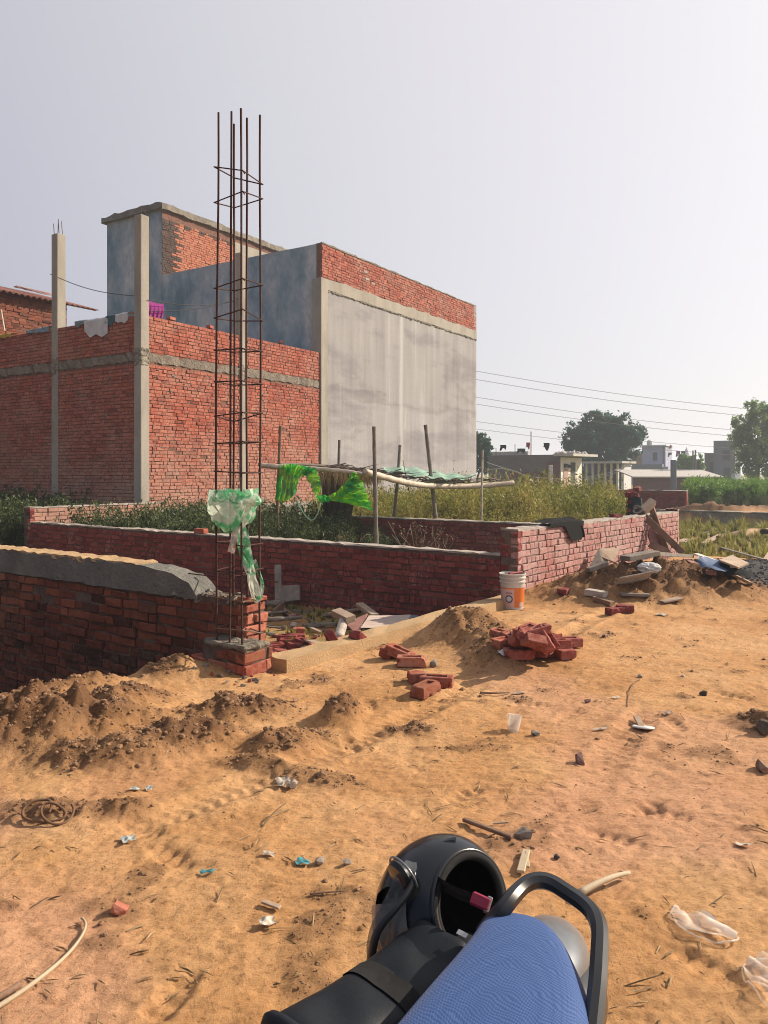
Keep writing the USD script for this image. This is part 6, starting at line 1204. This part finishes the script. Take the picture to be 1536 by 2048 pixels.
for a in range(26):
    for b in range(22):
        s = ss2[a, b]; t = j[a, b]; c = A_ + ax * s + sd * (.076 * np.clip(t, -1, 1)); z = .716 - .012 * math.sin(np.pi * np.clip(s / Ls, 0, 1)) - .022 * abs(t) ** 4 - (.05 * (abs(t) - 1) / .15 if abs(t) > 1 else 0) + .004 * math.sin(s * 60 + t * 2) * (1 - abs(t)) - .012 * (1 - sm(np.array(s), -.02, .03))
        flap.append([c[0], c[1], z])
fm = grid(np.array(flap).reshape(26, 22, 3)); fm.vertices += .004 * (meshkit.fbm(fm.vertices * 16, 3, 3)[:, None] - .5)
put(sb, 'flap', fm, 'leather_black', smooth=True)
fr_ = fm.vertices.reshape(26, 22, 3)[14:18]; st3 = grid(fr_ + [0, 0, .0028]); put(sb, 'strap', st3, 'fabric_black', smooth=True)
put(sb, 'white_tag', T(box(.008, .020, .003), frame((*ax, .6)), P(925, 1868, .735)), 'lid_white')
put(sb, 'stud', ell([*(A_ + ax * Ls * .97 + sd * .045), .708], [.005, .005, .004], (1, 0, 0), sub=2), 'steel', smooth=True)

# ------------------------------------------------------------------ helmet
HC = np.array([.108, 1.475, .672]); ho = np.array([.57, -.657, .417]); ho /= np.linalg.norm(ho)
hf = np.array([-.85, -.15, -.50]); hf -= ho * (hf @ ho); hf /= np.linalg.norm(hf); hs = np.cross(hf, -ho)
HR = np.stack([hs, hf, -ho], 1)       # local x: side, y: face, z: crown
he_ = thing('helmet', 'black motorcycle helmet hanging upside from the grab rail with its lining showing', 'helmet', HC)
def dome(scale, zcut, cut_face=True):
    m = trimesh.creation.icosphere(subdivisions=5); v = m.vertices; keep = v[m.faces].mean(1)
    ok = keep[:, 2] > zcut
    if cut_face: ok &= ~((keep[:, 1] > .58) & (keep[:, 2] < .42) & (keep[:, 2] > -.40))
    m = trimesh.Trimesh(v, m.faces[ok], process=False); m.remove_unreferenced_vertices(); m.vertices = m.vertices * scale; return m
outer = dome(np.array([.119, .134, .122]), -.70); inner = dome(np.array([.106, .121, .110]), -.70); inner.invert()
put(he_, 'shell', T(outer, HR, HC), 'helmet_black', smooth=True); put(he_, 'liner', T(inner, HR, HC), 'fabric_black', smooth=True)
aa = np.linspace(0, 2 * np.pi, 49); rz = -.70; rr_ = math.sqrt(1 - rz * rz)
put(he_, 'neck_rim', T(tube(np.stack([.116 * rr_ * np.cos(aa), .131 * rr_ * np.sin(aa), np.full(49, 1.0 * .120 * rz)], -1), .0055, 10), HR, HC), 'helmet_black', smooth=True)
put(he_, 'neck_padding', T(tube(np.stack([.104 * rr_ * np.cos(aa), .120 * rr_ * np.sin(aa), np.full(49, .118 * rz)], -1), .009, 10), HR, HC), 'fabric_black', smooth=True)
ab_ = np.linspace(.2, 2.4, 24); put(he_, 'rim_band', T(tube(np.stack([.109 * rr_ * np.cos(ab_), .124 * rr_ * np.sin(ab_), np.full(24, -.086)], -1), .0058, 8), HR, HC), 'rim_grey', smooth=True)
for sgn in (-1, 1): put(he_, 'cheek_pad', T(ell([.070 * sgn, .045, -.03], [.028, .05, .045], (1, 0, 0)), HR, HC), 'fabric_black', smooth=True)
pv = PY(806, 1746, 1.415)
put(he_, 'visor_pivot', T(lathe([(0, 0), (.026, 0), (.030, .006), (.026, .014), (.012, .016), (0, .016)], 28), frame([.3, .2, -.9], [-.75, -.55, .35]), pv), 'gloss_black', smooth=30)
put(he_, 'pivot_ring', T(tube(np.stack([.031 * np.cos(aa), .036 * np.sin(aa), 0 * aa], -1), .0022, 8), frame([.3, .2, -.9], [-.75, -.55, .35]), pv), 'silver_paint', smooth=True)
vis = strip([PY(822, 1722, 1.43), PY(812, 1765, 1.40), PY(788, 1808, 1.385), PY(764, 1845, 1.375), PY(752, 1885, 1.37), PY(752, 1920, 1.37)], .042, 8, amp=.004, taper=[(0, .5), (.25, 1.2), (.6, .8), (1, .7)])
put(he_, 'visor', vis, 'visor_smoke', smooth=True)
put(he_, 'visor_edge', tube(spline([PY(828, 1745, 1.40), PY(812, 1790, 1.375), PY(780, 1830, 1.36), PY(756, 1862, 1.355), PY(745, 1900, 1.35), PY(742, 1925, 1.35)], 26), np.linspace(.005, .0085, 26), 8), 'gloss_black', smooth=True)
i, j = np.meshgrid(np.linspace(-.75, .75, 26), np.linspace(-.42, .40, 12), indexing='ij'); vd = np.stack([np.sin(i) * np.cos(j), np.cos(i) * np.cos(j), np.sin(j)], -1) * [.124, .144, .130]
vg = grid(vd); put(he_, 'face_shield', T(vg, HR, HC), 'visor_smoke', smooth=True)
put(he_, 'strap', strip([PY(876, 1762, 1.40), PY(898, 1778, 1.375), PY(940, 1796, 1.35), PY(985, 1815, 1.335), PY(1000, 1826, 1.33)], .022, 4, amp=.003), 'fabric_black', smooth=True)
bm = T(box(.034, .022, .009, .003), frame(PY(985, 1815, 1.335) - PY(935, 1792, 1.35), [.2, -.8, .5]), PY(961, 1803, 1.332)); put(he_, 'buckle', bm, 'buckle_pink'); put(he_, 'buckle_frame', T(box(.010, .027, .011, .002), frame(PY(985, 1815, 1.335) - PY(935, 1792, 1.35), [.2, -.8, .5]), PY(976, 1810, 1.33)), 'steel')
for k in range(8):
    a = -.25 + .2 * k; q = HC + HR @ (np.array([.109 * rr_ * math.cos(a + 1.1), .124 * rr_ * math.sin(a + 1.1), -.122 * .70])); put(he_, 'rim_stud', ell(q, [.004, .004, .003], (1, 0, 0), sub=1), 'steel', smooth=True)
for sgn in (-1, 1): put(he_, 'seam', T(tube(np.array([[.1195 * math.sin(.22 * sgn) * math.cos(t), .1345 * math.sin(t), .1225 * math.cos(t) * math.cos(.22)] for t in np.linspace(-1.9, .9, 40)]), .0012, 5), HR, HC), 'rim_grey', smooth=True)
put(he_, 'silver_strip', strip([PY(884, 1690, 1.475), PY(896, 1682, 1.48), PY(912, 1679, 1.485)], .010, 5, amp=.0), 'silver_paint', smooth=True)  # short silver strip at the top of the shell

# ------------------------------------------------------------------ litter on the ground
def scrap(u, v, w, d, mat, label, yaw=0, crumple=.012, cat='litter', name='litter', lift=.006, seed=1, n=10):
    c = G(u, v, 0); r = np.random.default_rng(seed); i, j = np.meshgrid(np.linspace(-.5, .5, n), np.linspace(-.5, .5, n), indexing='ij')
    x = i * w * (1 + .5 * (meshkit.noise(np.stack([j * 4 + seed, i * 0, i * 0], -1)) - .5)); y = j * d * (1 + .6 * (meshkit.noise(np.stack([i * 4 + seed * 3, i * 0 + 5, i * 0], -1)) - .5))
    z = lift + crumple * meshkit.fbm(np.stack([i * 3 + seed, j * 3, i * 0], -1), 2, seed) * .9 * (1 - .3 * np.abs(i)); p = np.stack([x, y, z], -1) @ rot([0, 0, 1], yaw).T
    p[..., 0] += c[0]; p[..., 1] += c[1]; p[..., 2] += H(p[..., 0].ravel(), p[..., 1].ravel()).reshape(n, n); m = grid(p)
    if m.face_normals[:, 2].mean() < 0: m.invert()
    return solo(name, m, mat, label, cat, smooth=True)
scrap(566, 1571, .075, .06, 'paper', 'torn white packet with its pale flap raised', 20, .05, seed=2, name='paper_packet', cat='packet'); scrap(584, 1576, .065, .05, 'wood_pale', 'beige half of the torn packet', -20, .04, seed=3, name='paper_packet', cat='packet')
scrap(271, 1580, .05, .035, 'wrapper_pale', 'pale torn wrapper left of a second scrap', 0, .015, seed=4); scrap(298, 1581, .035, .03, 'wrapper_pale', 'tiny pale scrap beside the torn wrapper', 30, .02, seed=5)
scrap(256, 1685, .055, .05, 'wrapper_pale', 'bluish white foil scrap near the left edge of the road', 30, .02, seed=6); scrap(415, 1748, .055, .02, 'wrapper_turquoise', 'small turquoise wrapper with a white end', -8, .012, seed=7); scrap(606, 1729, .05, .03, 'wrapper_turquoise', 'turquoise wrapper lying left of the grey stone', -20, .015, seed=8)
scrap(535, 1856, .05, .055, 'paper', 'crumpled white triangle of paper on the near ground', 15, .03, seed=9, name='paper_scrap', cat='paper'); scrap(538, 1711, .045, .022, 'paper', 'thin curled paper strip above the flat chip', -10, .015, seed=10, name='paper_scrap', cat='paper')
scrap(1487, 1694, .055, .03, 'paper', 'pale flat chip near the right edge of the road', -20, .012, seed=11); scrap(1335, 1428, .06, .04, 'wood_pale', 'pale chip on the road above the white plate', 10, .015, seed=12); scrap(1200, 1460, .07, .03, 'paper', 'whitish scrap left of the white plate', -10, .01, seed=13); scrap(1232, 1397, .05, .03, 'paper', 'small white scrap in the middle of the road', 40, .01, seed=14)
scrap(1012, 1312, .11, .08, 'lid_white', 'white foil scrap at the left foot of the brick heap', 20, .03, seed=15); scrap(1040, 1388, .1, .03, 'wood_pale', 'pale sliver below the brick heap', 0, .01, seed=16); scrap(1325, 1232, .12, .06, 'paper', 'pale scrap on the far part of the road', 0, .02, seed=17)
c = G(1287, 1459, 0); solo('paper_plate', T(lathe([(0, .006), (.060, .008), (.066, .002), (.060, -.004), (0, -.004)], 28), rot([1, 0, 0], -12) @ rot([0, 1, 0], 4), c + [0, 0, .012]), 'lid_white', 'round white disposable plate lying on the road', 'plate', smooth=30)
def stick(pts, r, mat, label, flat=None, name='stick', taper=.6, n=16):
    p = spline([G(u, v, r + l) for u, v, l in pts], n); m = tube(p, np.linspace(r, r * taper, n), 6); return solo(name, m, mat, label, 'stick', smooth=True)
plank(1272, 1434, 1284, 1455, .035, .015, 'wood_pale', 'short flat stick touching the white plate', .01, cat='stick', name='stick')
plank(926, 1640, 1024, 1676, .022, .016, 'wood_brown', 'dark splintered lath lying above the helmet', .005, cat='stick', name='stick')
plank(986, 1647, 1016, 1646, .010, .006, 'wood_pale', 'thin pale splinter right of the dark lath', .005, cat='stick', name='stick')
plank(1040, 1746, 1052, 1702, .030, .012, 'strap_tan', 'split pale stick just behind the grab rail', .006, cat='stick', name='stick')
plank(1056, 1736, 1053, 1704, .012, .010, 'strap_tan', 'splinter lying along the split pale stick', .012, cat='stick', name='stick')
stick([(1160, 1786, .01), (1205, 1762, .02), (1258, 1746, .01)], .014, 'strap_tan', 'curved pale stick right behind the grab rail')
plank(524, 1804, 560, 1816, .020, .008, 'wood_pale', 'flat pale chip of wood on the near ground', .01, cat='stick', name='stick'); stick([(620, 1788, 0), (660, 1784, .004), (697, 1781, .002)], .004, 'wood_brown', 'thin brown twig left of the helmet'); stick([(526, 1652, .0), (545, 1628, .03), (572, 1606, .05)], .004, 'leaf_dryb', 'thin dry twig sticking up from the sand'); stick([(545, 1628, .03), (560, 1624, .01), (580, 1618, .0)], .003, 'leaf_dryb', 'side twig of dry grass on the sand')
stick([(1280, 1358, 0), (1262, 1375, .005), (1255, 1405, .0), (1256, 1430, 0)], .004, 'wood_brown', 'long curved thread of root on the far road'); stick([(960, 1385, 0), (985, 1386, .01), (1020, 1384, 0)], .008, 'wood_brown', 'brown splinter in front of the brick heap')
sp = spline([G(u, v, .012) for u, v in ((-20, 2022), (40, 1985), (90, 1948), (135, 1908), (163, 1872), (171, 1852), (163, 1836))], 40); solo('packing_strap', tube(sp, np.linspace(.008, .004, 40), 6), 'strap_tan', 'long curved tan packing strap at the lower left', 'strap', smooth=True)
sp = spline([G(u, v, .014) for u, v in ((-30, 2008), (5, 1990), (38, 1970))], 12); solo('stick', tube(sp, .011, 6), 'wood_brown', 'short brown stick beside the tan strap', 'stick', smooth=True)
c = G(92, 1634, 0); t = np.linspace(0, 4.4 * np.pi, 130); rp = np.stack([c[0] + (.062 + .018 * np.sin(t * .37)) * np.cos(t) + .009 * t - .05, c[1] + (.042 + .014 * np.cos(t * .5)) * np.sin(t), 0 * t], -1); rp[:, 2] = H(rp[:, 0], rp[:, 1], False) + .022 + .014 * np.sin(t * .9); solo('rope', tube(rp, .0055, 7), 'rope_brown', 'loose coil of brown rope on the sand at the left', 'rope', smooth=True)
c = G(1026, 1464, 0); solo('plastic_cup', T(lathe([(0, .004), (.030, .0), (.042, .10), (.046, .104), (.040, .10), (.028, .006)], 24), rot([0, 1, 0], 8) @ rot([1, 0, 0], -14), c + [0, 0, -.004]), 'bag_clear', 'crumpled translucent plastic cup standing on the road', 'cup', smooth=30)
def bag_flat(outline, label, seed, amp=.03, n=90):
    """A thin clear bag lying on the ground inside an outline of pixels."""
    pg = Polygon([G(u, v, 0)[:2] for u, v in outline]); (x0, y0, x1, y1) = pg.bounds; from shapely import contains_xy
    i, j = np.meshgrid(np.linspace(x0, x1, n), np.linspace(y0, y1, n), indexing='ij'); z = H(i.ravel(), j.ravel(), False).reshape(i.shape) + .012 + amp * np.abs(meshkit.fbm(np.stack([i * 7 + seed, j * 7, i * 0], -1), 3, seed) - .45) * 1.8 + .35 * amp * np.abs(np.sin((i * .8 + j * .6) * 60 + 5 * meshkit.noise(np.stack([i * 8, j * 8, i * 0 + seed], -1))))
    m = grid(np.stack([i, j, z], -1)); ins = contains_xy(pg, m.vertices[:, 0], m.vertices[:, 1]); m = trimesh.Trimesh(m.vertices, m.faces[ins[m.faces].all(1)], process=False); m.remove_unreferenced_vertices()
    if m.face_normals[:, 2].mean() < 0: m.invert()
    t = thing('clear_bag', label, 'plastic bag', (*pg.centroid.coords[0], 0)); put(t, 'film', m, 'bag_clear', smooth=True)
    b = np.array([[*p, Hz(*p) + .016 + .006 * math.sin(k * .4)] for k, p in enumerate(np.array([pg.exterior.interpolate(q, normalized=True).coords[0] for q in np.linspace(0, 1, 60)]))]); put(t, 'hem', tube(b, .003, 5), 'bag_clear', smooth=True)
bag_flat([(1340, 1838), (1352, 1822), (1362, 1836), (1405, 1838), (1440, 1862), (1478, 1884), (1466, 1895), (1440, 1898), (1410, 1884), (1370, 1872), (1352, 1858)], 'crumpled clear plastic bag lying right of the motorcycle', 3)
bag_flat([(1484, 1950), (1500, 1930), (1545, 1922), (1560, 2015), (1536, 2020), (1510, 1992), (1490, 1975)], 'clear plastic bag cut by the right edge of the picture', 5, .05)

# ------------------------------------------------------------------ clods, grit and straw on the ground
def lumps(k, r):
    m = trimesh.creation.icosahedron() if k % 2 else trimesh.convex.convex_hull(r.normal(0, 1, (9, 3))); m.vertices /= np.linalg.norm(m.vertices, axis=1).max(); m.vertices *= [1, .8, .7]; return (np.array(m.vertices), np.array(m.faces)), None
cand_r = np.exp(PR.uniform(math.log(1.5), math.log(13), 200000)); cand_t = PR.uniform(-.6, .6, 200000); cx = cand_r * np.tan(cand_t); cy = cand_r
cz, csoil, _, _ = H(cx, cy, True, True); ca_, cb_ = cx * E1[0] + cy * E1[1], cx * E2[0] + cy * E2[1]
okc = (PR.random(200000) < np.clip(csoil * 1.3 - .10, .015, 1) * np.clip(cy / 6, .25, 1)) & (cb_ < 5.0) & (ca_ < 15) & ~((cb_ > 4.2) & (ca_ > 4.2))
cx, cy, cz, csoil = cx[okc], cy[okc], cz[okc], csoil[okc]; size = np.exp(PR.normal(math.log(.0048), .6, len(cx))) * (.6 + .8 * csoil) * np.clip(cy / 4, .6, 1.25); size = np.clip(size, .0025, .022)
scatter('soil_clods', 'lumps of dug-up brown soil scattered over the heaps and the road', 'soil', [lumps(k, np.random.default_rng(k)) for k in range(8)], 'clod', np.column_stack([cx, cy, cz + size * .1]), size, 8)
print('clods', len(cx))
sl, stn = [], []
cr = np.exp(PR.uniform(math.log(1.6), math.log(11), 800)); ct = PR.uniform(-.56, .56, 800)
sx, sy = cr * np.tan(ct), cr; sz = H(sx, sy); sb_ = sx * E2[0] + sy * E2[1]
vs = []
for k in range(len(sx)):
    if sb_[k] > 4.0: continue
    a = PR.uniform(0, np.pi); l = PR.uniform(.012, .07) * (1 if PR.random() < .85 else 2); w = PR.uniform(.0012, .0035); d = np.array([math.cos(a), math.sin(a), PR.uniform(-.1, .25)]) * l / 2; s_ = np.array([-math.sin(a), math.cos(a), 0]) * w; c = np.array([sx[k], sy[k], sz[k] + .006])
    vs.append(np.array([c - d - s_, c - d + s_, c + d + s_, c + d - s_, c + [0, 0, w * 1.5]])); stn += [PR.random()] * 5
vs = np.array(vs); kk = np.arange(len(vs))[:, None, None] * 5 + np.array([[0, 1, 4], [1, 2, 4], [2, 3, 4], [3, 0, 4]])[None, :, ::-1]
solo('straw_bits', trimesh.Trimesh(vs.reshape(-1, 3), kk.reshape(-1, 3), process=False), 'straw', 'bits of straw and twig strewn over the dirt road', 'straw', kind='stuff', tone=np.array(stn))

# ------------------------------------------------------------------ parked vehicles far off among the weeds
def far_bike(u, y, col, label, yaw):
    c = PY(u, 945, y); z0 = Hz(c[0], c[1]); d = np.array([math.cos(math.radians(yaw)), math.sin(math.radians(yaw)), 0]); n = np.array([-d[1], d[0], 0]); o = np.array([c[0], c[1], z0])
    t = thing('parked_motorcycle', label, 'motorcycle', o); fr = frame(d, n)
    for s in (-.62, .62):
        w_ = put(t, 'wheel', T(lathe([(.22, -.04), (.29, -.045), (.30, 0), (.29, .045), (.22, .04)], 20), fr, o + d * s + [0, 0, .30]), 'rubber', smooth=True)
    put(t, 'engine', T(box(.4, .25, .35, .04), frame(d), o + [0, 0, .42]), 'metal_grey'); put(t, 'fuel_tank', ell(o + d * .22 + np.array([0, 0, .86]), [.30, .15, .14], d), col, smooth=True); put(t, 'side_cover', ell(o + d * -.25 + np.array([0, 0, .66]), [.3, .13, .13], d), col, smooth=True)
    put(t, 'seat', T(box(.75, .26, .10, .04), frame(d), o - d * .35 + [0, 0, .82]), 'rubber'); put(t, 'fork', bar(o + d * .62 + [0, 0, .3], o + d * .42 + [0, 0, 1.0], .1, .06, n), 'metal_grey'); put(t, 'handlebar', tube([o + d * .35 - n * .36 + [0, 0, 1.08], o + d * .44 + [0, 0, 1.02], o + d * .35 + n * .36 + [0, 0, 1.08]], .018, 6), 'rubber'); put(t, 'headlamp', ell(o + d * .56 + np.array([0, 0, .95]), [.1, .1, .12], d), 'metal_grey', smooth=True)
    for s in (-1, 1): put(t, 'mirror', ell(o + d * .38 + n * .30 * s + np.array([0, 0, 1.28]), [.02, .07, .05], d), 'rubber', smooth=True)
far_bike(1046, 45.0, 'moto_red', 'reddish motorcycle parked among the weeds before the grey house', 20)
far_bike(1082, 45.6, 'far_dark', 'dark motorcycle parked behind the reddish one by the grey house', 150)
p = PY(840, 0, 0)

# ------------------------------------------------------------------ dusty air
M['air'] = usdkit.material(stage, '/World/Looks/air', {'v': ('principled_volume', {'color': (.80, .88, .98), 'density': .0012, 'anisotropy': .35})}, [], volume='v.volume')
hb_ = trimesh.creation.box((8600, 8600, 16.0)); hb_.vertices += [0, 0, 5.3]
solo('haze', hb_, 'air', 'thin dusty haze in the air', 'haze', kind='stuff')
